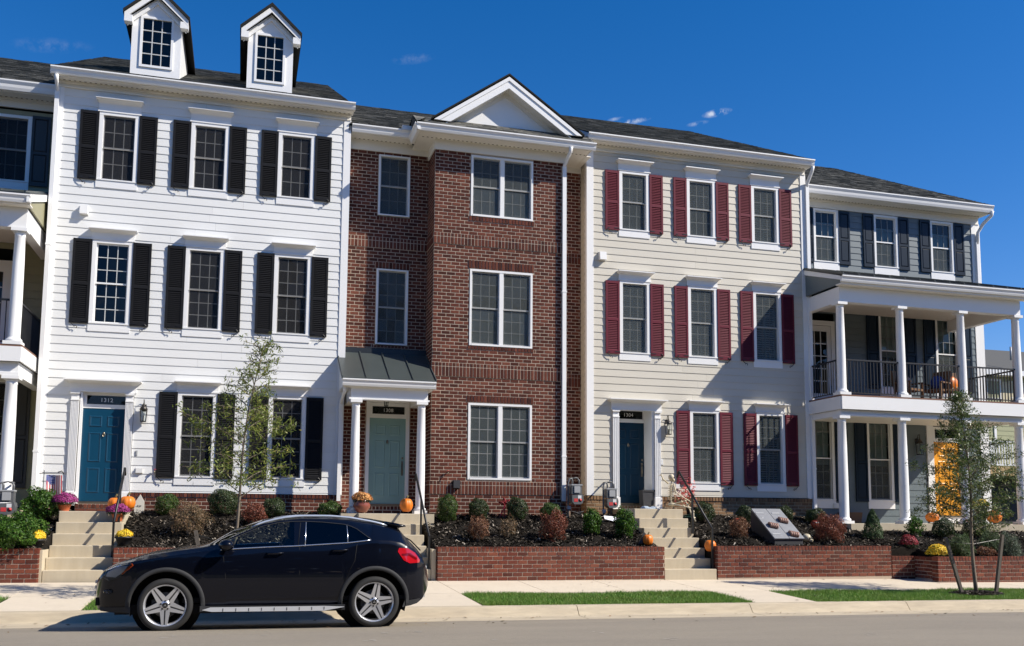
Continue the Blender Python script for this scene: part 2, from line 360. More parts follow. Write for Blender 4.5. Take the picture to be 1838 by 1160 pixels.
# grass of the verge: blades
def blades(rects, dens, h0=.03, h1=.075):
    out = []
    for x0, x1, y0, y1, d in rects:
        n = int((x1-x0)*(y1-y0)*dens*d)
        x = NR.uniform(x0, x1, n); y = NR.uniform(y0, y1, n)
        keep = np.ones(n, bool)
        for a, c in WALKS: keep &= ~((x > a) & (x < c))
        # worn margin near the walk edges and a ring of mulch round the young tree
        thin = .5+.5*np.sin(x*1.7+np.sin(y*2.3)*1.5)
        keep &= NR.uniform(0, 1, n) < .62+.38*thin
        edge = .05*np.sin(x*9.1)+.03*np.sin(x*23.7+1); keep &= (y < -5.19+edge) & (y > -7.045+.5*edge)
        keep &= ((x-TREE2.x)/.62)**2+((y-TREE2.y)/.42)**2 > 1
        x, y = x[keep], y[keep]; n = len(x)
        z = np.interp(y, [-7.04,-6.1,-5.2], [-.015,.012,.04])-.0065*(x-4)
        a = NR.uniform(0, 2*np.pi, n); h = NR.uniform(h0, h1, n)*(.75+.5*thin[keep]); wd = NR.uniform(.003,.0065, n)
        lean = NR.normal(0, .45, (n, 2))*h[:, None]
        p = np.stack([x, y, z], 1); s = np.stack([np.cos(a)*wd, np.sin(a)*wd, 0*a], 1)
        tip = p+np.stack([lean[:, 0], lean[:, 1], h], 1)
        out.append(np.stack([p-s, p+s, tip], 1))
    return np.concatenate(out)
TREE1 = px(418, 1046, Z=.02); TREE1 = Vector((px(419, 960, Y=-6.1).x, -6.1, .02))
TREE2 = px(1752, 1066, Y=-5.95)
tag(quads('grass', blades([(-9,-3.5,-7.06,-5.13,.5),(-2.3,2.5,-7.06,-5.13,.35),(4.0,9.1,-7.06,-5.13,1.),(10.4,21,-7.06,-5.13,1.),(22.6,30,-7.06,-5.13,.4)], 5200), mat['grass'], kind='stuff'),
    'short green grass growing on the verge by the kerb', 'grass')

# ------------------------------------------------------------------ masonry
class Wall:
    """frame of a wall face: u along it, v up, d outwards"""
    def __init__(s, o, u, n): s.o, s.u, s.n = Vector(o), Vector(u), Vector(n); s.rz = math.atan2(s.u.y, s.u.x)
    def p(s, u, v, d=0): return s.o+s.u*u+Vector((0, 0, v))+s.n*d
FRONT = lambda y: Wall((0, y, 0), (1, 0, 0), (0, -1, 0))
LEFTF = lambda x: Wall((x, 0, 0), (0, -1, 0), (-1, 0, 0))     # faces -X, u = -Y
RIGHTF = lambda x: Wall((x, 0, 0), (0, 1, 0), (1, 0, 0))
LB, HB, JT = .217, .086, .0165
def cut(iv, holes, a, c):
    """[(u0,u1)] minus the holes that meet the band a..c"""
    out = [iv]
    for h0, h1, g0, g1 in holes:
        if min(c, g1)-max(a, g0) < .35*(c-a): continue
        nx = []
        for p, q in out:
            if h1 <= p or h0 >= q: nx.append((p, q)); continue
            if h0 > p: nx.append((p, h0))
            if h1 < q: nx.append((h1, q))
        out = nx
    return out
def running(u0, u1, v0, v1, holes=(), off=0., L=LB, H=HB):
    r = []; n = max(1, round((v1-v0)/H)); h = (v1-v0)/n
    for k in range(n):
        a, c = v0+k*h, v0+(k+1)*h
        for p, q in cut((u0, u1), holes, a, c):
            s = u0-L+((k % 2)*L/2+off) % L; e = s
            while e < q:
                e = s+L
                x0, x1 = max(s, p), min(e, q)
                if x1-x0 > .035: r.append((x0+JT/2, x1-JT/2, a+JT/2, c-JT/2))
                s = e
    return r
def soldier(u0, u1, v0, v1, wd=HB, holes=()):
    r = []
    for p, q in cut((u0, u1), holes, v0, v1):
        n = max(1, round((q-p)/wd)); s = (q-p)/n
        r += [(p+i*s+JT/2, p+(i+1)*s-JT/2, v0+JT/2, v1-JT/2) for i in range(n)]
    return r
_cache = {}
def brick_mesh(w_, h_, d_, m):
    k = (round(w_, 3), round(h_, 3), round(d_, 3), m.name)
    if k not in _cache:
        b = MB(); a, c, e = k[0]/2, k[1]/2, .004
        # front face slightly eased at its arrises
        vs = [(-a,0,-c),(a,0,-c),(a,0,c),(-a,0,c),(-a,-k[2]+e,-c),(a,-k[2]+e,-c),(a,-k[2]+e,c),(-a,-k[2]+e,c),(-a+e,-k[2],-c+e),(a-e,-k[2],-c+e),(a-e,-k[2],c-e),(-a+e,-k[2],c-e)]
        fs = [(8,9,10,11)]
        for i in range(4):
            j = (i+1) % 4; fs += [(i,j,4+j,4+i),(4+i,4+j,8+j,8+i)]
        b.add(vs, fs); _cache[k] = b.mesh('brick', m)
    return _cache[k]
def masonry(parent, fields, m, limit=300, name='brick'):
    """fields: [(Wall, rects, proud)]; the nearest pieces to the street become objects, the rest one mesh"""
    al = []
    for wl, rects, pr in fields:
        for r in rects:
            c = wl.p((r[0]+r[1])/2, (r[2]+r[3])/2); al.append(((c-CAM).length, wl, r, pr))
    al.sort(key=lambda t: t[0]); b = MB()
    for i, (dst, wl, r, pr) in enumerate(al):
        dd = pr+R.uniform(-.0015, .0015); w_, h_ = r[1]-r[0], r[3]-r[2]
        c = wl.p((r[0]+r[1])/2, (r[2]+r[3])/2, dd-.018)
        if i < limit:
            link(name, brick_mesh(w_, h_, .02, m), parent, c, (R.gauss(0,.006), R.gauss(0,.004), wl.rz+R.gauss(0,.006)))
        else:
            Mx = Matrix.Translation(c) @ Matrix.Rotation(wl.rz, 4, 'Z') @ Matrix.Rotation(R.gauss(0,.006), 4, 'X')
            me = brick_mesh(w_, h_, .02, m)
            b.add([Mx @ v.co for v in me.vertices], [tuple(p.vertices) for p in me.polygons])
    if b.v: b.build(name+'work', m, parent, kind='stuff')

def retaining(label, x0, x1, top, y=-3.1, steps=None, ret_left=False, ret_right=False, y_back=None):
    z0 = vergez(y)+G((x0+x1)/2)-.03
    yb = y_back if y_back is not None else y+.2
    t = thing('retaining_wall', label, 'retaining wall', ((x0+x1)/2, y, z0), group='brick retaining walls along the sidewalk')
    core = MB(); core.box(x0+.012, x1-.012, y+.004, yb, z0-.1, top-.008); core.build('mortar_core', mat['mortar'], t)
    cap = .104
    base = max(z0, top-cap-7*HB)
    F = [(FRONT(y), running(x0, x1, base, top-cap), .004), (FRONT(y), soldier(x0, x1, top-cap, top), .004)]
    for fl, W in ((ret_left, LEFTF(x0)), (ret_right, RIGHTF(x1))):
        if fl:
            u0, u1 = (-yb, -y) if W.n.x < 0 else (y, yb)
            F += [(W, running(u0, u1, base, top-cap, off=LB/4), .004), (W, soldier(u0, u1, top-cap, top, wd=.2), .004)]
    masonry(t, F, mat['brick2'])
    # the tops of the cap bricks
    b = MB(); n = round((x1-x0)/HB); s = (x1-x0)/n
    for i in range(n): b.box(x0+i*s+JT/2, x0+(i+1)*s-JT/2, y-.008, yb, top-.03, top+R.uniform(-.002,.003))
    b.build('cap_course', mat['brick2'], t, kind='stuff')
    return t
retaining('brick retaining wall below the round green shrubs at the far edge', -9.0, -3.575, .832, ret_right=True)
retaining('brick retaining wall mostly hidden behind the parked black car', -2.285, 2.46, .84, ret_left=True)
retaining('long brick retaining wall of the garden in front of the red brick house', 3.97, 9.095, .848, ret_left=True, ret_right=True)
wl4 = retaining('brick retaining wall in front of the grey cellar hatch, one end stepped lower', 10.388, 14.985, .856, ret_left=True)
retaining('low brick retaining wall joining the stepped wall and the wall by the yellow flowers', 14.99, 15.72, .617)
retaining('low brick retaining wall behind the staked young tree and yellow flowers', 15.62, 27.0, .632, y=-3.9, ret_left=True, y_back=-3.7)
b = MB(); b.box(15.63, 15.8, -3.72, -3.1, .02, .60); b.build('mortar_return', mat['mortar'], bpy.data.objects['retaining_wall.005'])
tt = bpy.data.objects['retaining_wall.005']
masonry(tt, [(LEFTF(15.62), running(3.1, 3.7, .108, .528, off=.1), .0), (LEFTF(15.62), soldier(3.1, 3.7, .528, .63, wd=.2), .0)], mat['brick2'])

# ------------------------------------------------------------------ steps
def steps(label, x0, x1, z0, z1, n, y0=-3.1, tread=.28, yend=.3, cheek=0, recess=0):
    t = thing('front_steps', label, 'steps', ((x0+x1)/2, y0, z0), group='concrete front steps')
    h = (z1-z0)/n
    for i in range(n):
        a = y0+tread*i+recess; e = y0+tread*(i+1)+.03+recess if i < n-1 else yend
        b = MB(); b.box(x0+R.uniform(-.004,.004), x1+cheek*(max(0, 1-i/n))*.0, a, e, z0-.1 if i == 0 else z0+h*i-.05, z0+h*(i+1))
        o = b.build('step' if i < n-1 else 'landing', mat['stepcon'], t)
        bv = o.modifiers.new('bevel', 'BEVEL'); bv.width = .012; bv.segments = 2
    return t
ST1 = steps('concrete steps up to the blue door of house 1312', -3.52, -2.285, .20, 1.535, 6, y0=-3.0, yend=-.02)
b = MB(); b.box(-3.60,-3.525,-3.02,-2.2,.1,.80); b.build('side_curb', mat['stepcon'], ST1)
ST2 = steps('concrete steps up to the pale teal door of house 1308', 2.50, 3.86, .165, 1.535, 6, y0=-3.0, yend=.39)
b = MB(); b.box(3.865,3.955,-3.02,-2.0,.05,.80); b.build('side_curb', mat['stepcon'], ST2)
b = MB(); b.box(2.15,4.25,-1.28,.39,1.15,1.533); b.build('porch_slab', mat['stepcon'], ST2)
ST3 = steps('concrete steps up to the dark blue door of house 1304, skeleton sitting beside', 9.10, 10.375, .125, 1.70, 7, y0=-3.09, yend=-.02)

# pale scuffs on the asphalt
b = MB(); rs = random.Random(4)
for x, y, n in ((740,1138,5),(690,1143,4),(640,1128,3),(668,1156,3),(1200,1150,3),(1075,1138,2),(300,1150,2),(1560,1140,3),(880,1152,2),(480,1146,2),(1330,1128,2)):
    for i in range(n):
        p = px(x+rs.uniform(-14,14), y+rs.uniform(-3,3), Z=-.02); p.z = roadz(p.y)+G(p.x)+.004
        m_ = 7; rx, ry = rs.uniform(.02,.09), rs.uniform(.015,.05)
        b.poly([(p.x+rx*math.cos(2*math.pi*k/m_)*rs.uniform(.4,1), p.y+ry*math.sin(2*math.pi*k/m_)*rs.uniform(.4,1), p.z) for k in range(m_)])
tag(b.build('road_scuffs', M('pale_scuff', (.40,.36,.30), .9, nv=.5, ns=30), kind='stuff'), 'small pale scuff marks scattered on the grey asphalt road', 'marks')
# ------------------------------------------------------------------ house parts
def siding(house, x0, x1, z0, z1, y, holes, m, phase, e=.1895, face='F'):
    k0 = math.floor((z0-phase)/e)
    for k in range(k0, int((z1-z0)/e)+k0+3):
        a, c = phase+k*e, phase+(k+1)*e
        a2, c2 = max(a, z0), min(c, z1)
        if c2-a2 < .02: continue
        hs_ = [(h[0], h[1], a2, c2) for h in holes if h[3] > a2+.012 and h[2] < c2-.012]
        for p, q in cut((x0, x1), hs_, a2, c2):
            # long runs are butted from two lengths
            segs = [(p, q)]
            if q-p > 4.2:
                mth = p+(q-p)*R.uniform(.35,.65); segs = [(p, mth-.0012), (mth+.0012, q)]
            for s0, s1 in segs:
                if s1-s0 < .01: continue
                b = MB(); T, B = .004, .017
                if face == 'F':
                    b.add([(s0,y-B,a2),(s1,y-B,a2),(s1,y-T,c2),(s0,y-T,c2),(s0,y+.01,a2),(s1,y+.01,a2),(s1,y+.01,c2),(s0,y+.01,c2)],
                          [(0,1,2,3),(4,5,1,0),(1,5,6,2),(4,0,3,7)])
                elif face == 'L':   # faces -X, x0..x1 are y, y is x
                    b.add([(y-B,s0,a2),(y-B,s1,a2),(y-T,s1,c2),(y-T,s0,c2),(y+.01,s0,a2),(y+.01,s1,a2)], [(1,0,3,2),(5,4,0,1)])
                else:
                    b.add([(y+B,s0,a2),(y+B,s1,a2),(y+T,s1,c2),(y+T,s0,c2),(y-.01,s0,a2),(y-.01,s1,a2)], [(0,1,2,3),(4,5,1,0)])
                b.build('siding_board', m, house)
def cut_any(iv, holes):
    return cut(iv, holes, 0, 1)
_wm = {}
def window(house, xc, z0, w_, h_, y, up=(3, 2), low=(3, 2), casing=.085, gm='greygrille', blind=None, screen=True, glass_m='glass', setback=.035, depth=.45, split=.5, sm='screen'):
    """double-hung window: parts of parts are children of the window"""
    x0, x1, z1 = xc-w_/2, xc+w_/2, z0+h_
    wp = MB()
    f = .028
    # casing boards, butted, and the sloped sill
    if casing:
        cs = casing; yo, yi = y-.035, y+.05
        wp.box(x0-cs, x0, yo, yi, z0-.0, z1); wp.box(x1, x1+cs, yo, yi, z0, z1)
        wp.box(x0-cs, x1+cs, yo-.002, yi, z1, z1+cs*.8); wp.box(x0-cs-.0, x1+cs+.0, yo-.012, yi, z0-.03, z0)
    win = wp.build('window', mat['trim'], house)
    zs = z0+h_*split
    for nm, a, c, yy_ in (('upper_sash', zs-.018, z1, y+setback), ('lower_sash', z0, zs+.018, y+setback+.03)):
        b = MB(); b.box(x0, x0+f, yy_-.015, yy_+.02, a, c); b.box(x1-f, x1, yy_-.015, yy_+.02, a, c)
        b.box(x0+f, x1-f, yy_-.015, yy_+.02, a, a+.036); b.box(x0+f, x1-f, yy_-.015, yy_+.02, c-.03, c)
        b.build(nm, mat['trim'], win)
        nx_, nz_ = up if nm == 'upper_sash' else low
        if a == z0: cells = (nx_, nz_)
        gx0, gx1, ga, gc = x0+f, x1-f, a+.036, c-.03
        g = MB(); gw = .009
        for i in range(1, nx_): g.box(gx0+(gx1-gx0)*i/nx_-gw, gx0+(gx1-gx0)*i/nx_+gw, yy_-.006, yy_+.006, ga, gc)
        for j in range(1, nz_):
            for i in range(nx_):
                g.box(gx0+(gx1-gx0)*i/nx_+gw, gx0+(gx1-gx0)*(i+1)/nx_-gw, yy_-.006, yy_+.006, ga+(gc-ga)*j/nz_-gw, ga+(gc-ga)*j/nz_+gw)
        if g.v: g.build('grille', mat[gm], win)
        pw, ph = (gx1-gx0)/nx_, (gc-ga)/nz_
        key = (round(pw, 3), round(ph, 3), glass_m)
        if key not in _wm:
            q = MB(); q.quad((-key[0]/2,0,-key[1]/2), (key[0]/2,0,-key[1]/2), (key[0]/2,0,key[1]/2), (-key[0]/2,0,key[1]/2)); _wm[key] = q.mesh('pane', mat[glass_m])
        for i in range(nx_):
            for j in range(nz_):
                link('pane', _wm[key], win, (gx0+pw*(i+.5), yy_+.002, ga+ph*(j+.5)), (R.gauss(0,.012), 0, R.gauss(0,.012)))
        if screen and nm == 'lower_sash' or screen == 'full' and nm == 'upper_sash':
            q = MB(); q.quad((x0+f*.5, yy_-.024, a), (x1-f*.5, yy_-.024, a), (x1-f*.5, yy_-.024, c), (x0+f*.5, yy_-.024, c)); q.build('insect_screen', mat[sm], win)
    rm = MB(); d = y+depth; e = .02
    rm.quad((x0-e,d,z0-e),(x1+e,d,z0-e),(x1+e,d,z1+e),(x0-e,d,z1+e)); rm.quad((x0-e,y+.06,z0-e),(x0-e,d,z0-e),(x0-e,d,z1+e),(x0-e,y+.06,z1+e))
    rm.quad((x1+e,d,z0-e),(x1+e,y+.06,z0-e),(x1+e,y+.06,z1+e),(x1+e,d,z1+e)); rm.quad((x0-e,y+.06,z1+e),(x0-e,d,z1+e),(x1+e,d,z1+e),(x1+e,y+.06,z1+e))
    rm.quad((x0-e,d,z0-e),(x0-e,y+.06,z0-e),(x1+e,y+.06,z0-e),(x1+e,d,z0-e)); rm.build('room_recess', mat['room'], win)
    if blind:
        kind, bz0, bz1 = blind; bb = MB(); yb = y+setback+.085
        if kind == 'slats':
            n = int((bz1-bz0)/.062)
            for i in range(n):
                zz = bz0+i*.062+.02; bb.add([(x0+.03,yb-.02,zz-.018),(x1-.03,yb-.02,zz-.018),(x1-.03,yb+.02,zz+.02),(x0+.03,yb+.02,zz+.02)], [(0,1,2,3)])
            for xx in (x0+.03, xc-.02, x1-.06): bb.box(xx, xx+.03, yb-.03, yb+.03, bz0, bz1)
            bb.build('blind_slats', mat['blind'], win, kind='stuff')
        else:
            bb.quad((x0+.03,yb,bz0),(x1-.03,yb,bz0),(x1-.03,yb,bz1),(x0+.03,yb,bz1)); bb.build('roller_shade', mat['blind'], win)
    return win
def crown_pts(x0, x1, y, zt, pr, hh):
    """profile (projection, z) of a small crown moulding, bottom to top"""
    return [(.03, zt-hh), (.034, zt-hh*.55), (.05, zt-hh*.45), (pr*.45, zt-hh*.34), (pr*.8, zt-hh*.16), (pr*.86, zt-.028), (pr, zt-.024), (pr, zt)]
def head(house, xc, z0, z1, wb, wt, y, pr=.20, name='window_head'):
    """frieze board with a flared crown above an opening; wb..wt widths at the bottom and top"""
    b = MB(); P = crown_pts(0, 0, y, z1, pr, (z1-z0)*.62)
    b.box(xc-wb/2, xc+wb/2, y-.032, y+.02, z0, P[0][1])
    rows = []
    for p, z in P:
        t = (p-.03)/(pr-.03); hw = lerp(wb/2, wt/2, t); rows.append([(xc-hw, y+.01, z), (xc-hw, y-p, z), (xc+hw, y-p, z), (xc+hw, y+.01, z)])
    for r0, r1 in zip(rows, rows[1:]):
        for i in range(3): b.quad(r0[i], r0[i+1], r1[i+1], r1[i])
    b.quad(rows[-1][0], rows[-1][1], rows[-1][2], rows[-1][3])
    # little bed mould under the frieze
    b.box(xc-wb/2-.015, xc+wb/2+.015, y-.052, y-.032, z0, z0+.028)
    b.build(name, mat['trim'], house)
def apron(house, xc, z0, z1, w_, y):
    b = MB(); b.box(xc-w_/2, xc+w_/2, y-.03, y+.0, z0, z1); b.build('window_apron', mat['trim'], house)
def shutter(house, x0, x1, z0, z1, y, m, hook=1, kind='louvre'):
    b = MB(); s = .052; T = .035; yo, yi = y-.02-T, y-.02
    zm = z0+(z1-z0)*.47; rails = [(z0, z0+.10), (zm-.035, zm+.035), (z1-.07, z1)]
    b.box(x0, x0+s, yo, yi, z0, z1); b.box(x1-s, x1, yo, yi, z0, z1)
    for a, c in rails: b.box(x0+s, x1-s, yo+.001, yi, a, c)
    sh = b.build('shutter', m, house)
    l = MB()
    if kind == 'louvre':
        for (a0, a1), (c0, c1) in zip(rails, rails[1:]):
            n = int((c0-a1)/.043); st = (c0-a1)/n
            for i in range(n):
                z = a1+st*(i+.5); l.add([(x0+s,yo+.004,z-st*.48),(x1-s,yo+.004,z-st*.48),(x1-s,yi-.004,z+st*.52),(x0+s,yi-.004,z+st*.52),(x0+s,yo+.004,z-st*.48-.006),(x1-s,yo+.004,z-st*.48-.006)], [(0,1,2,3),(4,5,1,0)])
        l.quad((x0+s,yi-.003,z0+.1),(x1-s,yi-.003,z0+.1),(x1-s,yi-.003,z1-.07),(x0+s,yi-.003,z1-.07))
        l.build('louvre_slats', m, sh, kind='stuff')
    else:
        for (a0, a1), (c0, c1) in zip(rails, rails[1:]):
            q = MB(); e = .03
            q.box(x0+s, x1-s, yi-.012, yi-.002, a1, c0)
            o = [(x0+s+.004, a1+.004), (x1-s-.004, a1+.004), (x1-s-.004, c0-.004), (x0+s+.004, c0-.004)]
            i_ = [(x0+s+e, a1+e), (x1-s-e, a1+e), (x1-s-e, c0-e), (x0+s+e, c0-e)]
            for k in range(4):
                j = (k+1) % 4; q.quad((o[k][0],yi-.013,o[k][1]), (o[j][0],yi-.013,o[j][1]), (i_[j][0],yo+.006,i_[j][1]), (i_[k][0],yo+.006,i_[k][1]))
            q.quad(*[(p[0], yo+.006, p[1]) for p in i_]); q.build('raised_panel', m, sh)
    # wrought S hook holding it back, and a hinge strap
    if hook:
        h = MB(); hx = x0+.08 if hook < 0 else x1-.08
        pts = [(hx+hook*(-.0+.035*math.sin(t*1.9)), y-.062, z0+.05-.055*t+.0) for t in np.linspace(0, 2.6, 9)]
        pts += [(hx+hook*(.035*math.sin(2.6*1.9)+.03*math.cos(a)-.03), y-.062, z0+.05-.143+.028*math.sin(a)) for a in np.linspace(0, 4.2, 7)]
        h.tube(pts, .0085, 5); h.box(min(hx, hx-hook*.02), max(hx, hx-hook*.02)+.01, y-.062, y-.055, z0+.03, z0+.055); 
        hx2 = x1 if hook < 0 else x0
        h.box(min(hx2, hx2+hook*.14), max(hx2, hx2+hook*.14), yo-.008, yo, z0+.045, z0+.062)
        h.build('shutter_hook', mat['iron'], sh)
    return sh
def gutter(house, x0, x1, y, zt, h=.17, d=.13, m='trim', endl=True, along='x'):
    """ogee gutter: back at y, front at y-d; along='y' runs from y0=x0 to y1=x1 at x=y"""
    prof = [(0, zt-h), (-d*.45, zt-h), (-d*.62, zt-h*.72), (-d*.70, zt-h*.45), (-d*.92, zt-h*.22), (-d, zt-.03), (-d, zt), (-d+.02, zt), (-d+.02, zt-.02), (0, zt-.02)]
    b = MB()
    if along == 'x': b.prism([(x0, y+p, z) for p, z in prof], (x1-x0, 0, 0))
    elif along == 'y+': b.prism([(y-p, x0, z) for p, z in prof], (0, x1-x0, 0))
    else: b.prism([(y+p, x0, z) for p, z in prof], (0, x1-x0, 0))
    return b.build('gutter', mat[m], house)
def downspout(house, x, y, z0, z1, y_eave=None, x_eave=None, z_eave=None, kick=True, m='trim', s=.05):
    b = MB()
    b.box(x-s, x+s, y-.085, y-.005, z0+.12, z1)
    if y_eave is not None:
        xe = x if x_eave is None else x_eave
        b.tube([(x, y-.045, z1-.02), (x+(xe-x)*.15, y-.07, z1+.05), (xe-(xe-x)*.1, y_eave+.06, z_eave-.12), (xe, y_eave, z_eave)], s*.95, 8)
    if kick:
        b.tube([(x, y-.045, z0+.14), (x, y-.06, z0+.06), (x, y-.22, z0)], s*.9, 8)
    b.box(x-s-.012, x+s+.012, y-.09, y, z0+1.2, z0+1.24); b.box(x-s-.012, x+s+.012, y-.09, y, z0+(z1-z0)*.62, z0+(z1-z0)*.62+.04)
    return b.build('downspout', mat[m], house)
def vents(house, x0, x1, y, z, m='vent'):
    b = MB(); n = int((x1-x0)/.11)
    for i in range(n): b.box(x0+.05+i*.11, x0+.05+i*.11+.045, y-.02, y, z-.004, z+.012)
    b.build('soffit_vents', mat[m], house, kind='stuff')
def shingles(roof, O, U, V, lu, lv, clip=None, limit=300, e=.145, t_=.34, name='shingle'):
    """tabs on the plane from O along unit U (eave) and unit V (up the slope)"""
    O, U, V = Vector(O), Vector(U).normalized(), Vector(V).normalized(); N = U.cross(V).normalized()
    if N.z < 0: N = -N
    al = []
    rows = int(lv/e)+1
    for j in range(rows):
        a, c = j*e, min((j+1)*e, lv)
        if c-a < .02: continue
        s = -R.uniform(0, t_); 
        while s < lu:
            w_ = t_*R.uniform(.6, 1.15); x0, x1 = max(s, 0), min(s+w_, lu)
            s += w_
            if x1-x0 < .03: continue
            cu, cv = (x0+x1)/2, (a+c)/2
            if clip and not clip(O+U*cu+V*cv): continue
            al.append((x0, x1, a, c, R.choice((.0, .004, .008))))
    al.sort(key=lambda r: r[2])
    b = MB()
    def tab(r):
        th = .012+r[4]; g = .004
        q = [O+U*(r[0]+g)+V*(r[2]-.02)+N*th, O+U*(r[1]-g)+V*(r[2]-.02)+N*th, O+U*(r[1]-g)+V*r[3]+N*.004, O+U*(r[0]+g)+V*r[3]+N*.004]
        lo = [p-N*(th-.001) for p in q[:2]]
        return q+lo, [(0,1,2,3),(4,5,1,0),(5,4,3,2)]
    for i, r in enumerate(al):
        vs, fs = tab(r); fs = fs[:2]
        if i < limit:
            q = MB(); q.add(vs, fs); q.build(name, mat['shingle'], roof)
        else: b.add(vs, fs)
    if b.v: b.build('roof_shingles', mat['shingle'], roof, kind='stuff')
def gable_roof(house, x0, x1, ye, ze, yr, slope, y_back=None, gable_m='white', limit=300, ov=.0):
    zr = ze+slope*(yr-ye); yb = 2*yr-ye
    b = MB(); th = .05
    b.add([(x0,ye,ze-th),(x1,ye,ze-th),(x1,yr,zr-th),(x0,yr,zr-th),(x0,yb,ze-th),(x1,yb,ze-th),
           (x0,ye,ze),(x1,ye,ze),(x1,yr,zr),(x0,yr,zr),(x0,yb,ze),(x1,yb,ze)],
          [(6,7,8,9),(9,8,11,10),(0,3,2,1),(3,4,5,2),(0,1,7,6),(1,2,8,7),(2,5,11,8),(3,0,6,9),(4,3,9,10)])
    rf = b.build('roof', mat['underlay'], house)
    sl = math.hypot(yr-ye, zr-ze)
    shingles(rf, (x0, ye-.03, ze+.002), (1,0,0), (0, yr-ye, zr-ze), x1-x0, sl, limit=limit)
    g = MB()
    for x in (x0+.03, x1-.03): g.add([(x,ye+.45,ze-.1),(x,yb-.45,ze-.1),(x,yr,zr-.06)], [(0,1,2)])
    g.build('gable_wall', mat[gable_m], house)
    # rake boards
    for x in (x0, x1):
        k = MB(); s = -1 if x == x0 else 1
        xa, xb = (x-.02, x+.012) if s < 0 else (x-.012, x+.02)
        k.add([(xa,ye,ze-.17),(xb,ye,ze-.17),(xb,ye,ze-.004),(xa,ye,ze-.004),(xa,yr,zr-.17),(xb,yr,zr-.17),(xb,yr,zr-.004),(xa,yr,zr-.004)],
              [(0,1,2,3),(0,4,5,1),(1,5,6,2),(2,6,7,3),(3,7,4,0)]); k.build('rake_board', mat['trim'], house)
    return rf
def cornice(house, x0, x1, yw, ye, zg, zf0, zs, gl=None, gr=None):
    """frieze board on the wall (zf0..zs), level soffit out to the fascia, gutter at the eave"""
    b = MB(); b.box(x0, x1, yw-.028, yw+.0, zf0, zs+.02); b.box(x0, x1, yw-.075, yw-.028, zs-.05, zs+.0); b.box(x0, x1, yw-.05, yw-.028, zf0-.0, zf0+.03)
    b.build('frieze_board', mat['soffit'], house)
    a, c = (gl if gl is not None else x0), (gr if gr is not None else x1)
    s = MB(); s.box(a+.02, c-.02, ye+.0, yw-.0, zs, zs+.02); s.build('soffit', mat['soffit'], house)
    f = MB(); f.box(a+.01, c-.01, ye+.0, ye+.03, zs-.02, zg-.01); f.build('fascia', mat['soffit'], house)
    gutter(house, a, c, ye-.001, zg, h=zg-zs+.0)
    vents(house, a+.05, c-.05, yw-.09, zs-.002)
def corner_board(house, x0, x1, y, z0, z1, d=.03):
    b = MB(); b.box(x0, x1, y-d, y+.12, z0, z1); b.build('corner_board', mat['trim'], house)
def text(house, s, x, y, z, size, m='digits', name='house_number', rx=math.pi/2):
    c = bpy.data.curves.new('txt', 'FONT'); c.body = s; c.size = size; c.align_x = 'CENTER'; c.extrude = .001; c.space_character = 1.1
    o = bpy.data.objects.new('txt', c); COL.objects.link(o)
    me = bpy.data.meshes.new_from_object(o.evaluated_get(bpy.context.evaluated_depsgraph_get())); bpy.data.objects.remove(o); bpy.data.curves.remove(c)
    me.materials.clear(); me.materials.append(mat[m]); me.name = name
    return link(name, me, house, (x, y, z), (rx, 0, 0))
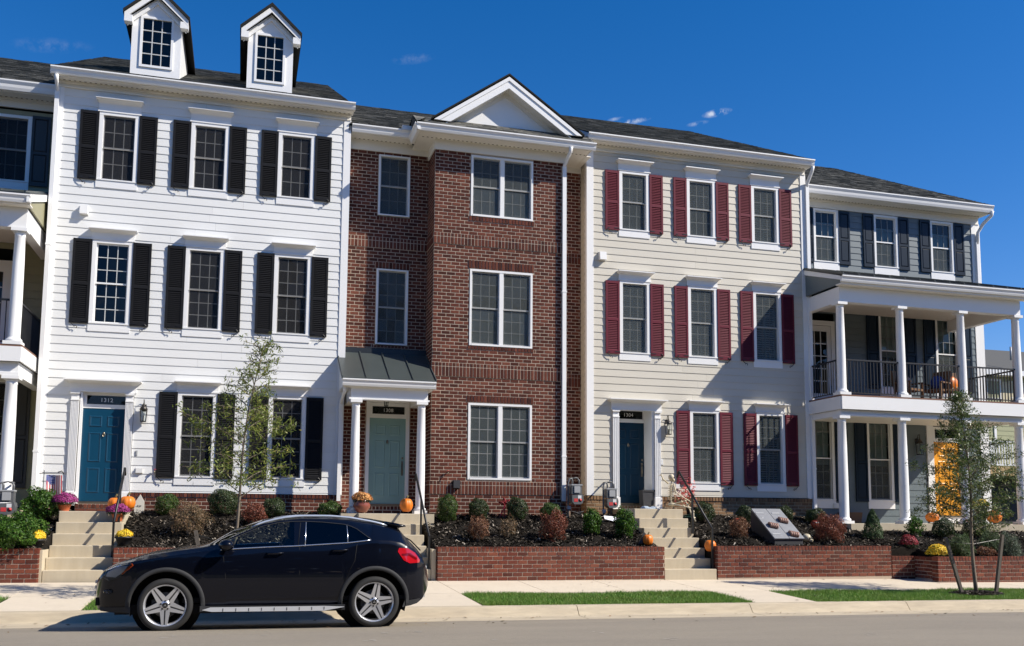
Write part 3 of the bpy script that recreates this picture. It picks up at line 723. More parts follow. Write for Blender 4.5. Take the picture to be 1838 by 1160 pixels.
def panel_door(house, x0, x1, z0, z1, y, m, number=None, trans=(.12, .28), knob=True, six=True, transom=True, number_dx=0):
    """panelled door, its jambs, transom light with the house number"""
    b = MB(); b.box(x0, x1, y, y+.045, z0, z1)
    d = b.build('door', m, house)
    W, H = x1-x0, z1-z0
    for cx in (x0+W*.30, x0+W*.70):
        for a, c in ((.09,.36),(.42,.74),(.80,.92)) if six else ((.08,.92),):
            p = MB(); e = .022; X0, X1, Z0, Z1 = cx-W*.145, cx+W*.145, z0+H*a, z0+H*c
            o = [(X0,Z0),(X1,Z0),(X1,Z1),(X0,Z1)]; i1 = [(X0+e,Z0+e),(X1-e,Z0+e),(X1-e,Z1-e),(X0+e,Z1-e)]
            i2 = [(X0+2*e,Z0+2*e),(X1-2*e,Z0+2*e),(X1-2*e,Z1-2*e),(X0+2*e,Z1-2*e)]
            for k in range(4):
                j = (k+1) % 4
                p.quad((o[k][0],y-.002,o[k][1]),(o[j][0],y-.002,o[j][1]),(i1[j][0],y-.014,i1[j][1]),(i1[k][0],y-.014,i1[k][1]))
                p.quad((i1[k][0],y-.014,i1[k][1]),(i1[j][0],y-.014,i1[j][1]),(i2[j][0],y-.004,i2[j][1]),(i2[k][0],y-.004,i2[k][1]))
            p.quad(*[(q[0],y-.004,q[1]) for q in i2]); p.build('door_panel', m, d)
    k = MB(); xc = (x0+x1)/2; kz = z0+H*.715
    k.lathe([(.004,-.0),(.02,.02),(.026,.05),(.014,.075),(.004,.085)], (xc, y-.012, kz-.02), 8); k.tube([(xc+.026*math.cos(t), y-.03, kz-.005+.034*math.sin(t)) for t in np.linspace(2.6, 6.8, 9)], .005, 5); k.build('knocker', mat['brass'], d)
    if knob:
        h = MB(); hx = x1-.07
        h.ball((hx, y-.03, z0+H*.535), (.024,.02,.03), 8, 6); h.ball((hx, y-.03, z0+H*.475), (.02,.02,.028), 8, 6)
        h.tube([(hx, y-.02, z0+H*.47), (hx-.006, y-.065, z0+H*.43), (hx, y-.06, z0+H*.37), (hx, y-.02, z0+H*.345)], .009, 6); h.box(hx-.022,hx+.022,y-.008,y,z0+H*.33,z0+H*.5); h.build('door_handle', mat['brass'], d)
    s = MB(); s.box(x0-.01, x1+.01, y-.05, y+.05, z0-.05, z0-.006); s.build('threshold', mat['brass'], d)
    if transom:
        ta, tc_ = z1+trans[0], z1+trans[1]
        tx0, tx1 = x0+.07, x1-.03
        f = MB(); f.box(x0-.02, x1+.02, y-.01, y+.05, z1+.0, ta); f.box(x0-.02, x1+.02, y-.01, y+.05, tc_, tc_+.08)
        f.box(x0-.02, tx0, y-.01, y+.05, ta, tc_); f.box(tx1, x1+.02, y-.01, y+.05, ta, tc_)
        t = f.build('transom', mat['trim'], house)
        g = MB(); g.quad((tx0,y+.02,ta),(tx1,y+.02,ta),(tx1,y+.02,tc_),(tx0,y+.02,tc_)); g.build('transom_glass', mat['glass'], t)
        g = MB(); g.box(tx0,tx1,y+.04,y+.05,ta,tc_); g.build('transom_backing', mat['black'], t)
        if number: text(t, number, (tx0+tx1)/2+number_dx, y+.012, ta+(tc_-ta)*.30, (tc_-ta)*.62)
    return d
def pilaster(house, x0, x1, y, z0, z1, flutes=5):
    b = MB(); w_ = x1-x0; cx = (x0+x1)/2
    b.box(cx-w_*.5, cx+w_*.5, y-.075, y, z0, z0+.30); b.box(cx-w_*.5, cx+w_*.5, y-.082, y, z1-.05, z1); b.box(cx-w_*.46, cx+w_*.46, y-.07, y, z1-.20, z1-.17)
    b.box(cx-w_*.42, cx+w_*.42, y-.045, y, z0+.30, z1-.05)
    n = flutes; s = w_*.84/(2*n+1)
    for i in range(n+1):
        xx = cx-w_*.42+s*2*i; b.box(xx, xx+s, y-.058, y-.045, z0+.34, z1-.22)
    b.build('pilaster', mat['trim'], house)
def column(house, x, y, z0, z1, r=.115, name='porch_column'):
    b = MB(); h = z1-z0
    prof = [(r*1.30,.07),(r*1.36,.09),(r*1.30,.12),(r*1.06,.14),(r,.17),(r*.995,h*.35),(r*.93,h*.7),(r*.84,h-.17),(r*.92,h-.155),(r*.84,h-.14),(r*.86,h-.10),(r*1.10,h-.07)]
    b.lathe(prof, (x, y, z0), 20)
    q = r*1.42; b.box(x-q, x+q, y-q, y+q, z0, z0+.07); q = r*1.25; b.box(x-q, x+q, y-q, y+q, z1-.07, z1)
    return b.build(name, mat['trim'], house)
def railing(house, a, c, z, h=.95, gap=.105, name='balcony_railing'):
    a, c = Vector(a), Vector(c); L = (c-a).length; d = (c-a).normalized(); n = int(L/gap)
    b = MB(); sd_ = Vector((-d.y, d.x, 0))*.018
    def bar(z0, z1):
        b.add([a+sd_+Vector((0,0,z0)), c+sd_+Vector((0,0,z0)), c-sd_+Vector((0,0,z0)), a-sd_+Vector((0,0,z0)), a+sd_+Vector((0,0,z1)), c+sd_+Vector((0,0,z1)), c-sd_+Vector((0,0,z1)), a-sd_+Vector((0,0,z1))],
              [(0,1,2,3),(7,6,5,4),(0,4,5,1),(1,5,6,2),(2,6,7,3),(3,7,4,0)])
    bar(z+h-.03, z+h+.01); bar(z+.06, z+.085)
    rl = b.build(name, mat['iron'], house)
    key = ('bal', round(h, 2))
    if key not in _wm:
        q = MB(); q.box(-.009,.009,-.009,.009,.08,h-.03); _wm[key] = q.mesh('baluster', mat['iron'])
    for i in range(n+1):
        link('baluster', _wm[key], rl, a+d*(L*(i+.5)/(n+1))+Vector((0, 0, z)), (0, 0, math.atan2(d.y, d.x)))
    return rl
def lantern(label, x, y, z, hang=False, s=1.):
    t = thing('wall_lantern', label, 'lantern', (x, y, z), group='black lanterns beside the front doors')
    yc = y-.12*s
    b = MB()
    if not hang:
        b.box(x-.05*s, x+.05*s, y-.02, y, z-.02, z+.13*s); b.tube([(x,y-.01,z+.09*s),(x,y-.07*s,z+.22*s),(x,yc,z+.23*s),(x,yc,z+.15*s)], .009*s, 6)
    else: b.tube([(x,yc,z+.14*s),(x,yc,z+.30*s)], .008, 6)
    b.build('bracket', mat['bronze'], t)
    r = MB(); r.lathe([(.085*s,0),(.09*s,.012*s),(.055*s,.07*s),(.025*s,.10*s),(.012*s,.15*s)], (x, yc, z+.0), 12); r.build('cap', mat['bronze'], t)
    c = MB(); q, q2 = .07*s, .052*s
    for i in (-1,1):
        for j in (-1,1): c.tube([(x+i*q,yc+j*q,z), (x+i*q2,yc+j*q2,z-.26*s)], .006*s, 4)
    c.box(x-q2-.008,x+q2+.008,yc-q2-.008,yc+q2+.008,z-.275*s,z-.255*s); c.box(x-.012*s,x+.012*s,yc-.012*s,yc+.012*s,z-.255*s,z-.13*s); c.build('cage', mat['bronze'], t)
    g = MB()
    for i in range(4):
        a0, a1 = math.pi/4+i*math.pi/2, math.pi/4+(i+1)*math.pi/2; s2 = math.sqrt(2)
        g.quad((x+q*s2*math.cos(a0),yc+q*s2*math.sin(a0),z),(x+q*s2*math.cos(a1),yc+q*s2*math.sin(a1),z),(x+q2*s2*math.cos(a1),yc+q2*s2*math.sin(a1),z-.26*s),(x+q2*s2*math.cos(a0),yc+q2*s2*math.sin(a0),z-.26*s))
    g.build('lantern_glass', mat['clear'], t)
    return t
# ================================================================== the row of houses
def house(name, label, x, y):
    return thing(name, label, 'townhouse', (x, y, 1.4), group='townhouses of the row')
RISE = .506
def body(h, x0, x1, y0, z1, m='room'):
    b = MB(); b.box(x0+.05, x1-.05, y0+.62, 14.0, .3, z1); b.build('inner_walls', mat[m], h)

# ---------------------------------------------------------------- 1312, white
HA = house('clapboard_townhouse', 'white clapboard townhouse with black shutters and two roof dormers, number 1312', -1.0, 0)
A0, A1 = -4.36, 2.29
WA = [(-2.976, 9.037, 1.506), (-.985, 9.037, 1.506), (.999, 9.037, 1.506), (-2.976, 5.733, 1.818), (-.985, 5.733, 1.818), (.999, 5.733, 1.818), (-1.02, 2.34, 1.83), (.979, 2.34, 1.83)]
holesA = [(x-.36, x+.36, z-.0, z+h) for x, z, h in WA]+[(-3.66, -2.37, 1.3, 4.2)]
siding(HA, -4.17, 2.115, 1.965, 11.1, 0, holesA, mat['white'], 4.650-.1895*14)
corner_board(HA, -4.345, -4.165, 0, 1.965, 11.09); corner_board(HA, 2.11, 2.28, 0, 1.965, 11.09)
body(HA, A0, A1, 0, 11.2)
sb = MB(); sb.box(A0+.02, A0+.06, .1, 14, 1.3, 11.2); sb.box(A1-.06, A1-.0, .13, 14, 1.3, 11.3); sb.build('party_wall', mat['white'], HA)
b = MB(); b.box(-4.33, -3.68, .0, .1, 1.2, 1.95); b.box(-2.36, 2.27, .0, .1, 1.2, 1.95); b.build('mortar_bed', mat['mortar'], HA)
masonry(HA, [(FRONT(0), running(-4.33, -3.68, 1.43, 1.86)+running(-2.36, 2.27, 1.34, 1.86), .004), (FRONT(-.015), soldier(-4.33, -3.68, 1.86, 1.96)+soldier(-2.36, 2.27, 1.86, 1.96), .006)], mat['brick'], 300)
for i, (x, z, h) in enumerate(WA):
    r3 = h < 1.6; nz_ = 2 if r3 else 3
    window(HA, x, z, .682, h, 0, (3, nz_), (3, nz_), screen=False if i == 3 else 'full', gm='grille', split=.5)
    apron(HA, x, z-.20, z-.032, .88, 0)
    head(HA, x, z+h+.07, z+h+(.365 if r3 else .315), .90, 1.02, 0, pr=.19)
    for s in (-1, 1):
        xa, xb = (x-.825, x-.435) if s < 0 else (x+.435, x+.825)
        shutter(HA, xa, xb, z-.04, z+h+.065, 0, mat['black'], s)
    # crown returns are in head()
DA = panel_door(HA, -3.43, -2.516, 1.757, 3.817, .10, mat['bluedoor'], '1312', trans=(.09, .29), knob=False)
b = MB(); b.box(-3.48,-3.43,-.02,.16,1.70,4.19); b.box(-2.516,-2.55+.0,-.02,.16,1.70,4.19); b.box(-3.43,-2.516,-.0,.16,4.185,4.20); b.build('door_jamb', mat['trim'], HA)
pilaster(HA, -3.675, -3.483, 0, 1.66, 4.165); pilaster(HA, -2.552, -2.365, 0, 1.66, 4.165)
head(HA, -3.02, 4.165, 4.425, 1.38, 1.60, 0, pr=.24, name='door_head')
b = MB(); b.box(-3.48, -2.55, .02, .12, 1.5, 1.70); b.build('sill_bed', mat['mortar'], HA)
masonry(HA, [(FRONT(.0), soldier(-3.48, -2.55, 1.60, 1.70)+running(-3.48, -2.55, 1.53, 1.60), .0)], mat['brick'], 60)
cornice(HA, -4.34, 2.27, 0, -.33, 11.39, 11.09, 11.235, gl=-4.40, gr=2.335)
gable_roof(HA, -4.40, 2.20, -.36, 11.40, 7.0, RISE, limit=300)
downspout(HA, -4.30, -.03, 1.6, 10.95, -.40, -4.28, 11.22, kick=False, s=.045)
# dormers
def dormer(h, x0, x1, zb, yf, zev, zpk, gl):
    """front face at yf; the roof runs back until it meets the main roof"""
    xc = (x0+x1)/2; b = MB(); yb = (zev-11.40)/RISE-.36+.3; ys = (zb-11.40)/RISE-.36
    gx0, gx1, gz0, gz1 = gl
    # face built round the window, then the cheeks
    b.box(x0, gx0, yf, yf+.05, zb, zev); b.box(gx1, x1, yf, yf+.05, zb, zev); b.box(gx0, gx1, yf, yf+.05, zb, gz0); b.box(gx0, gx1, yf, yf+.05, gz1, zev)
    b.prism([(x0,yf,zev),(x1,yf,zev),(xc,yf,zpk-.12)], (0,.05,0))
    d = b.build('dormer', mat['trim'], h)
    c = MB()
    for x, s in ((x0, 1), (x1, -1)):
        c.prism([(x,yf+.05,zb),(x,yb,zev),(x,yf+.05,zev)], (.03*s,0,0))
    c.build('dormer_cheek', mat['white'], d)
    t = MB(); e = .055
    for q in ((gx0-e,gx0,gz0-e,gz1+e),(gx1,gx1+e,gz0-e,gz1+e),(gx0,gx1,gz0-e,gz0),(gx0,gx1,gz1,gz1+e)): t.box(q[0],q[1],yf-.03,yf+.0,q[2],q[3])
    t.build('dormer_casing', mat['trim'], d)
    # pitched roof with raking cornice
    r = MB(); ov = .16; yo = yf-.17; zr = zpk; hw = xc-x0+ov; zl = zev-.05; yr = (zr-11.40)/RISE-.36+.2; th = .085
    for s in (-1, 1):
        e0 = (xc+s*(hw+.03), yo-.045, zl-.02); e1 = (xc+s*(hw+.03), (zl-11.40)/RISE-.36+.3, zl-.02); p0 = (xc, yo-.045, zr); p1 = (xc, yr, zr)
        up = lambda p, k: (p[0], p[1], p[2]+k)
        q = [e0, p0, p1, e1] if s > 0 else [e0, e1, p1, p0]
        n = 4; vs = q+[up(p, th) for p in q]
        r.add(vs, [(3,2,1,0),(4,5,6,7)]+[(i,(i+1)%4,4+(i+1)%4,4+i) for i in range(4)])
    r.build('dormer_roof', mat['edge'], d)
    k = MB()
    for s in (-1, 1):
        a = Vector((xc+s*hw, yo-.012, zl)); p = Vector((xc, yo-.012, zr)); k.prism([a, p, p-Vector((0,0,.15)), a-Vector((0,0,.14))], (0,.028,0))
        a2 = Vector((xc+s*(hw-.05), yf-.05, zl-.16)); p2 = Vector((xc, yf-.05, zr-.2)); k.prism([a2, p2, p2-Vector((0,0,.10)), a2-Vector((0,0,.09))], (0,.05,0))
        s2 = Vector((xc+s*hw, yo, zl-.03)); p3 = Vector((xc, yo, zr-.03)); k.prism([s2, p3, p3-Vector((0,0,.03)), s2-Vector((0,0,.03))], (0, yf-yo, 0))
        xr = xc+s*(hw-.09); k.box(xr-.09, xr+.09, yo-.01, yf+.0, zl-.21, zl-.05)
    k.build('dormer_rake', mat['trim'], d)
    g = MB(); w4, h5 = (gx1-gx0)/3, (gz1-gz0)/4; gw = .011
    for i in (1,2): g.box(gx0+w4*i-gw, gx0+w4*i+gw, yf+.0, yf+.014, gz0, gz1)
    for j in (1,2,3):
        for i in range(3): g.box(gx0+w4*i+gw*(i>0), gx0+w4*(i+1)-gw*(i<2), yf+.0, yf+.014, gz0+h5*j-gw, gz0+h5*j+gw)
    g.build('grille', mat['grille'], d)
    q = MB(); q.quad((-w4/2,0,-h5/2),(w4/2,0,-h5/2),(w4/2,0,h5/2),(-w4/2,0,h5/2)); me = q.mesh('pane', mat['glass'])
    for i in range(3):
        for j in range(4): link('pane', me, d, (gx0+w4*(i+.5), yf+.012, gz0+h5*(j+.5)), (R.gauss(0,.008),0,R.gauss(0,.008)))
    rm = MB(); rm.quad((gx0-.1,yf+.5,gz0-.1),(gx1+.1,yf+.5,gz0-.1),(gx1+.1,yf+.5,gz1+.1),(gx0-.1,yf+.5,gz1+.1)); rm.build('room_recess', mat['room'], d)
dormer(HA, -2.842, -1.747, 11.62, .2, 13.15, 13.76, (-2.598, -1.968, 11.954, 13.093))
dormer(HA, -.223, .85, 11.62, .2, 13.15, 13.76, (.004, .609, 11.94, 13.07))

# ---------------------------------------------------------------- 1308, brick
HB_ = house('brick_townhouse', 'red brick townhouse with projecting bay and white gable, number 1308', 5.3, 0)
YR, YB = .41, -.45
bayx0, bayx1 = 4.30, 7.70
wr = [(3.428, 8.96, 1.49, (3, 2)), (3.432, 5.70, 1.83, (3, 3))]          # windows of the recessed front
wb = [(8.90, 1.45, 2), (5.665, 1.80, 3), (2.41, 1.75, 3)]                 # bay, pairs
hr = [(x-.40, x+.40, z-.06, z+h+.05) for x, z, h, n in wr]+[(2.86, 3.94, 1.3, 4.32)]
hb = [(5.2, 6.81, z-.05, z+h+.055) for z, h, n in wb]
body(HB_, 2.35, 8.35, YR, 10.6)
b = MB()
for q in ((2.30,2.87,1.2,10.6),(3.93,4.31,1.2,10.6)): b.box(q[0],q[1],YR,YR+.1,q[2],q[3])
for z0, z1 in ((4.31,5.65),(7.57,8.91),(10.48,10.6)): b.box(2.87,3.93,YR,YR+.1,z0,z1)
for z0, z1 in ((5.65,7.57),(8.91,10.48)): b.box(2.87,3.04,YR,YR+.1,z0,z1); b.box(3.82,3.93,YR,YR+.1,z0,z1)
b.box(2.87,3.93,YR+.03,YR+.1,1.2,1.76)
b.box(7.70,8.39,YR,YR+.1,1.2,10.6); b.box(bayx0,bayx0+.1,YB+.1,YR,1.2,10.5); b.box(bayx1-.1,bayx1,YB+.1,YR+.1,1.2,10.5)
b.box(bayx0,5.20,YB,YB+.1,1.2,10.5); b.box(6.81,bayx1,YB,YB+.1,1.2,10.5)
for z0, z1 in ((1.2,2.36),(4.21,5.615),(7.52,8.85),(10.405,10.5)): b.box(5.20,6.81,YB,YB+.1,z0,z1)
b.build('mortar_bed', mat['mortar'], HB_)
bands = [(8.09,8.37),(4.83,5.17),(2.005,2.325)]
def banded(u0, u1, z0, z1, holes, off=0, bands_=bands):
    r = []; zz = z0
    for a, c in sorted(bands_):
        r += running(u0, u1, zz, a, holes, off); zz = c
    return r+running(u0, u1, zz, z1, holes, off)
def bandbricks(u0, u1, holes=(), bands_=bands):
    r = []
    for a, c in bands_: r += soldier(u0, u1, a, c-.095, HB, holes)+soldier(u0, u1, c-.095, c, HB, holes)
    return r
F = []
soldR = [(3.04,3.82,7.585,7.80)]
lintR = soldier(3.0,3.86,7.575,7.745)
F.append((FRONT(YR), banded(2.30, 4.30, 1.45, 10.56, hr+[(3.0,3.86,7.575,7.745),(3.0,3.86,5.588,5.65),(3.0,3.86,8.803,8.90)], bands_=bands[:1]), .004))
F.append((FRONT(YR-.012), bandbricks(2.30, 4.30, bands_=bands[:1]), .004)); F.append((FRONT(YR-.006), lintR+soldier(3.0,3.86,5.588,5.655)+soldier(3.0,3.86,8.803,8.91), .008))
F.append((FRONT(YR), banded(7.70, 8.39, 1.45, 10.56, ()), .004)); F.append((FRONT(YR-.012), bandbricks(7.70, 8.39), .004))
F.append((LEFTF(bayx0), banded(-YR, -YB, 1.45, 10.45, (), off=.06), .004)); F.append((LEFTF(bayx0-.012), bandbricks(-YR, -YB-.0), .004))
F.append((FRONT(YB), banded(bayx0, bayx1, 1.40, 10.45, hb+[(5.16,6.85,7.50,7.745),(5.16,6.85,4.226,4.40),(5.16,6.85,5.514,5.60),(5.16,6.85,8.72,8.85)]), .004))
F.append((FRONT(YB-.014), bandbricks(bayx0-.014, bayx1+.014, hb), .005))
F.append((FRONT(YB-.006), soldier(5.16,6.85,7.525,7.745)+soldier(5.16,6.85,4.226,4.40)+soldier(5.16,6.85,5.514,5.612)+soldier(5.16,6.85,8.72,8.853), .01))
masonry(HB_, F, mat['brick'], 300)
for a, c in bands: b = MB(); b.box(bayx0-.012, bayx1+.012, YB-.014, YB+.0, a+.004, c-.004); b.box(bayx0-.012, bayx0, YB, YR, a+.004, c-.004); b.build('band_mortar', mat['mortar'], HB_)
a, c = bands[0]; b = MB(); b.box(2.3, 4.285, YR-.012, YR, a+.004, c-.004); b.build('band_mortar', mat['mortar'], HB_)
for x, z, h, n in wr: window(HB_, x, z, .70, h, YR, n, n, casing=.045, gm='greygrille', screen='full', depth=.4, setback=.045, sm='screen2')
for z, h, n in wb:
    sh = {8.90: ('roller', 8.9, 9.60), 5.665: ('roller', 5.665, 6.5), 2.41: ('roller', 2.41, 4.12)}[z]
    for xc in (5.605, 6.405):
        window(HB_, xc, z, .70, h, YB, (3, n), (3, n), casing=.0, gm='grille' if z < 3 else 'greygrille', blind=sh if xc < 6 or z < 9 else ('roller', 8.9, 9.35), screen='full', setback=.05, depth=.42, sm='screen2')
    b = MB(); b.box(5.205,5.255,YB-.02,YB+.06,z-.045,z+h+.05); b.box(6.755,6.805,YB-.02,YB+.06,z-.045,z+h+.05); b.box(5.955,6.055,YB-.015,YB+.06,z,z+h)
    b.box(5.255,6.755,YB-.021,YB+.06,z+h,z+h+.05); b.box(5.255,6.755,YB-.025,YB+.06,z-.045,z); b.build('window_frame', mat['trim'], HB_)
panel_door(HB_, 2.952, 3.844, 1.77, 3.86, YR+.05, mat['tealdoor'], '1308', trans=(.10, .29), number_dx=-0.009)
b = MB(); b.box(2.87,2.952,YR-.02,YR+.1,1.72,4.31); b.box(3.844,3.925,YR-.02,YR+.1,1.72,4.31); b.box(2.952,3.844,YR-.02,YR+.09,4.235,4.31); b.build('door_jamb', mat['trim'], HB_)
masonry(HB_, [(FRONT(YR-.06), soldier(2.87,3.93,1.62,1.72)+running(2.87,3.93,1.54,1.62), .0)], mat['brick'], 40)
b = MB(); b.box(2.87,3.93,YR-.06,YR+.03,1.5,1.715); b.build('sill_bed', mat['mortar'], HB_)
# eaves
b = MB(); b.box(2.30,4.30,YR-.03,YR,10.56,10.82); b.box(7.70,8.39,YR-.03,YR,10.56,10.82); b.box(bayx0-.02,bayx1+.02,YB-.03,YB+.0,10.45,10.70); b.box(bayx0-.03,bayx0,YB,YR-.03,10.45,10.75); b.box(bayx1,bayx1+.03,YB,YR-.03,10.45,10.75); b.build('frieze_board', mat['soffit'], HB_)
b = MB(); b.box(2.30,3.85,.02,YR,10.82,10.84); b.box(3.86,8.20,-.84,YB,10.70,10.72); b.box(3.86,4.29,YB,.41,10.70,10.72); b.box(7.71,8.36,YB,.41,10.70,10.72); b.build('soffit', mat['soffit'], HB_)
b = MB(); b.box(2.30,3.80,.0,.02,10.80,11.0); b.box(3.83,8.23,-.86,-.84,10.69,10.86); b.box(3.83,3.85,-.84,.0,10.69,10.86); b.box(8.21,8.23,-.84,.3,10.69,10.86); b.build('fascia', mat['soffit'], HB_)
gutter(HB_, 2.30, 3.76, -.001, 11.0, h=.18); gutter(HB_, 3.74, 8.32, -.862, 10.87, h=.17)
gutter(HB_, -.96, .0, 3.829, 10.871, h=.17, along='y-')
vents(HB_, 2.35, 3.8, YR-.05, 10.818); vents(HB_, 3.9, 8.2, YB-.08, 10.697)
b = MB(); b.box(3.52,3.80,-.15,.04,10.98,11.09); b.build('gutter_guard', mat['trim'], HB_)
gable_roof(HB_, 2.25, 8.39, -.03, 11.02, 7.1, RISE, limit=120)
# skirt roof of the bay, gable above it
sk = MB(); sk.add([(3.75,-.93,10.86),(8.30,-.93,10.86),(8.30,-.25,11.32),(3.75,-.25,11.32),(3.75,.30,11.25),(8.30,.30,11.25)], [(0,1,2,3),(3,2,5,4)]); sk.add([(3.75,-.93,10.86),(3.75,-.25,11.32),(3.75,.3,10.9)], [(0,1,2)])
skr = sk.build('bay_roof', mat['underlay'], HB_); shingles(skr, (3.75,-.95,10.865), (1,0,0), (0,.68,.46), 4.55, .80, limit=150)
shingles(skr, (3.74,-.05,10.9), (0,-1,0), (1,0,.5), .88, .25, limit=40)
gx, gz, gy = 6.09, 12.42, -.72
tl, trr = (4.20, 11.09), (8.02, 11.11)
b = MB(); b.prism([(4.25,-.38,11.0),(7.95,-.38,11.0),(6.09,-.38,12.28)], (0,.06,0)); b.build('gable_face', mat['trim'], HB_)
k = MB()
for (ex, ez) in (tl, trr):
    s = 1 if ex > gx else -1
    a, p = Vector((ex,gy,ez)), Vector((gx,gy,gz)); dn = Vector((0,0,.29)); q = a.lerp(p, dn.z/(gz-ez))-dn
    k.prism([a, p, p-dn, q], (0,.03,0))
    f = Vector((0,-.022,0)); d2 = Vector((0,0,.10)); q = a.lerp(p, .10/(gz-ez))-d2; k.prism([a+f, p+f, p-d2+f, q+f], (0,.022,0))
k.build('gable_rake', mat['trim'], HB_)
k = MB()
for (ex, ez) in (tl, trr):
    a, p = Vector((ex,gy+.03,ez-.24)), Vector((gx,gy+.03,gz-.24)); k.prism([a, p, p-Vector((0,0,.03)), a-Vector((0,0,.03))], (0,.36,0))
    a, p = Vector((ex,-.40,ez-.26)), Vector((gx,-.40,gz-.26)); q = Vector((0,0,.13)); k.prism([a, p, p-q, a-q], (0,.03,0))
k.build('gable_soffit', mat['soffit'], HB_)
r = MB()
for (ex, ez) in (tl, trr):
    s = 1 if ex > gx else -1
    yv = (ez-11.02)/RISE-.03+.1; yr2 = (gz-11.02)/RISE-.03+.1
    q = [Vector((ex-.06*-s,gy-.035,ez)), Vector((gx,gy-.035,gz+.04)), Vector((gx,yr2,gz+.04)), Vector((ex-.06*-s,yv,ez))]
    if s < 0: q = [q[0],q[3],q[2],q[1]]
    vs = q+[p+Vector((0,0,.045)) for p in q]; r.add(vs, [(3,2,1,0),(4,5,6,7)]+[(i,(i+1)%4,4+(i+1)%4,4+i) for i in range(4)])
r.build('gable_roof', mat['edge'], HB_)
downspout(HB_, 7.62, YB-.01, 1.75, 10.35, -.93, 7.66, 10.72, kick=False)
# entrance porch
py0 = -1.05
b = MB(); b.box(2.34,4.12,py0+.10,py0+.32,4.13,4.40); b.box(2.34,2.52,py0+.32,YR,4.13,4.40); b.box(3.94,4.12,py0+.32,YR,4.13,4.40); b.box(2.30,4.16,py0+.085,py0+.10,4.13,4.17)
b.build('portico_beam', mat['trim'], HB_)
b = MB(); b.box(2.52,3.94,py0+.32,YR-.03,4.38,4.42); b.build('portico_ceiling', mat['soffit'], HB_)
b = MB(); b.box(2.16,4.24,py0+.0,YR,4.40,4.43); b.build('portico_soffit', mat['soffit'], HB_)
gutter(HB_, 2.13, 4.28, py0, 4.58, h=.16, d=.10)
b = MB(); b.prism([(2.15,py0,4.43),(2.15,py0,4.585),(2.15,YR-.01,5.44),(2.15,YR-.01,4.43)], (2.11,0,0)); b.build('portico_gable', mat['trim'], HB_)
b = MB(); b.prism([(2.10,py0-.09,4.565),(2.10,py0-.09,4.60),(2.10,YR-.01,5.47),(2.10,YR-.01,5.435)], (2.18,0,0)); pr = b.build('portico_roof', mat['seam'], HB_)
for i in range(5):
    xx = 2.11+i*.54; s = MB(); s.prism([(xx,py0-.085,4.60),(xx,py0-.085,4.635),(xx,YR-.02,5.505),(xx,YR-.02,5.47)], (.022,0,0)); s.build('roof_seam', mat['seam'], pr)
b = MB(); b.box(2.10,4.29,YR-.10,YR-.02,5.39,5.55); b.build('flashing', mat['seamdark'], pr)
column(HB_, 2.47, py0+.19, 1.535, 4.13, .105); column(HB_, 3.99, py0+.19, 1.535, 4.13, .105)
downspout(HB_, 2.20, -.04, 1.7, 4.1, py0+.1, 2.20, 4.42, kick=False, s=.042)

# ---------------------------------------------------------------- 1304, cream
HC = house('clapboard_townhouse', 'cream clapboard townhouse with maroon shutters and tan brick base, number 1304', 11.6, 0)
C0, C1 = 8.39, 14.92
WC = [(9.74, 9.034, 1.506), (11.689, 9.034, 1.506), (13.631, 9.034, 1.506), (9.74, 5.753, 1.818), (11.689, 5.753, 1.818), (13.631, 5.753, 1.818), (11.706, 2.412, 1.83), (13.664, 2.412, 1.83)]
holesC = [(x-.36, x+.36, z, z+h) for x, z, h in WC]+[(9.1, 10.43, 1.3, 4.3)]
siding(HC, 8.585, 14.75, 2.04, 11.08, 0, holesC, mat['cream'], 4.534-.1895*13)
corner_board(HC, 8.40, 8.59, 0, 2.04, 11.07); corner_board(HC, 14.745, 14.915, 0, 2.04, 11.07)
siding(HC, .12, .42, 1.9, 11.3, 8.41, (), mat['cream'], 4.534-.1895*13, face='L')
b = MB(); b.box(8.40,8.44,.40,14,10.4,11.3); b.box(14.87,14.9,.13,14,1.3,11.3); b.build('party_wall', mat['white'], HC)
body(HC, C0, C1, 0, 11.2)
b = MB(); b.box(8.41,9.09,0,.1,1.2,2.02); b.box(8.41,8.5,.1,.42,1.2,2.02); b.box(10.45,14.9,0,.1,1.2,2.02); b.build('mortar_bed', mat['tanmortar'], HC)
masonry(HC, [(FRONT(0), running(8.41,9.09,1.41,1.92)+running(10.45,14.9,1.33,1.92), .004), (LEFTF(8.41), running(-.42,0,1.41,1.92), .004), (FRONT(-.018), soldier(8.41,9.09,1.92,2.03)+soldier(10.45,14.9,1.92,2.03), .006), (LEFTF(8.40), soldier(-.42,0,1.92,2.03), .006)], mat['tanbrick'], 300)
for i, (x, z, h) in enumerate(WC):
    r3 = h < 1.6; nz_ = 2 if r3 else 3
    bl = ('slats', z, z+h) if i in (3, 4, 5) else ('slats', z+h*.52, z+h) if i in (0, 1) else ('slats', z, z+h) if i == 2 else ('slats', z, z+h)
    window(HC, x, z, .682, h, 0, (3, nz_), (3, nz_), blind=bl, screen='full', gm='greygrille', sm='screen2')
    apron(HC, x, z-.21, z-.032, .88, 0)
    head(HC, x, z+h+.07, z+h+(.335 if r3 else .31), .90, 1.02, 0, pr=.19)
    for s in (-1, 1):
        xa, xb = (x-.82, x-.435) if s < 0 else (x+.435, x+.815)
        shutter(HC, xa, xb, z-.06, z+h+.04, 0, mat['maroon'], s)
panel_door(HC, 9.29, 10.2, 1.865, 3.97, .50, mat['deepdoor'], '1304', trans=(.10, .31), number_dx=.0)
b = MB(); b.box(9.25,9.29,-.01,.56,1.66,4.35); b.box(10.2,10.26,-.01,.56,1.66,4.35); b.box(9.29,10.2,-.0,.56,4.345,4.37); b.build('door_reveal', mat['trim'], HC)
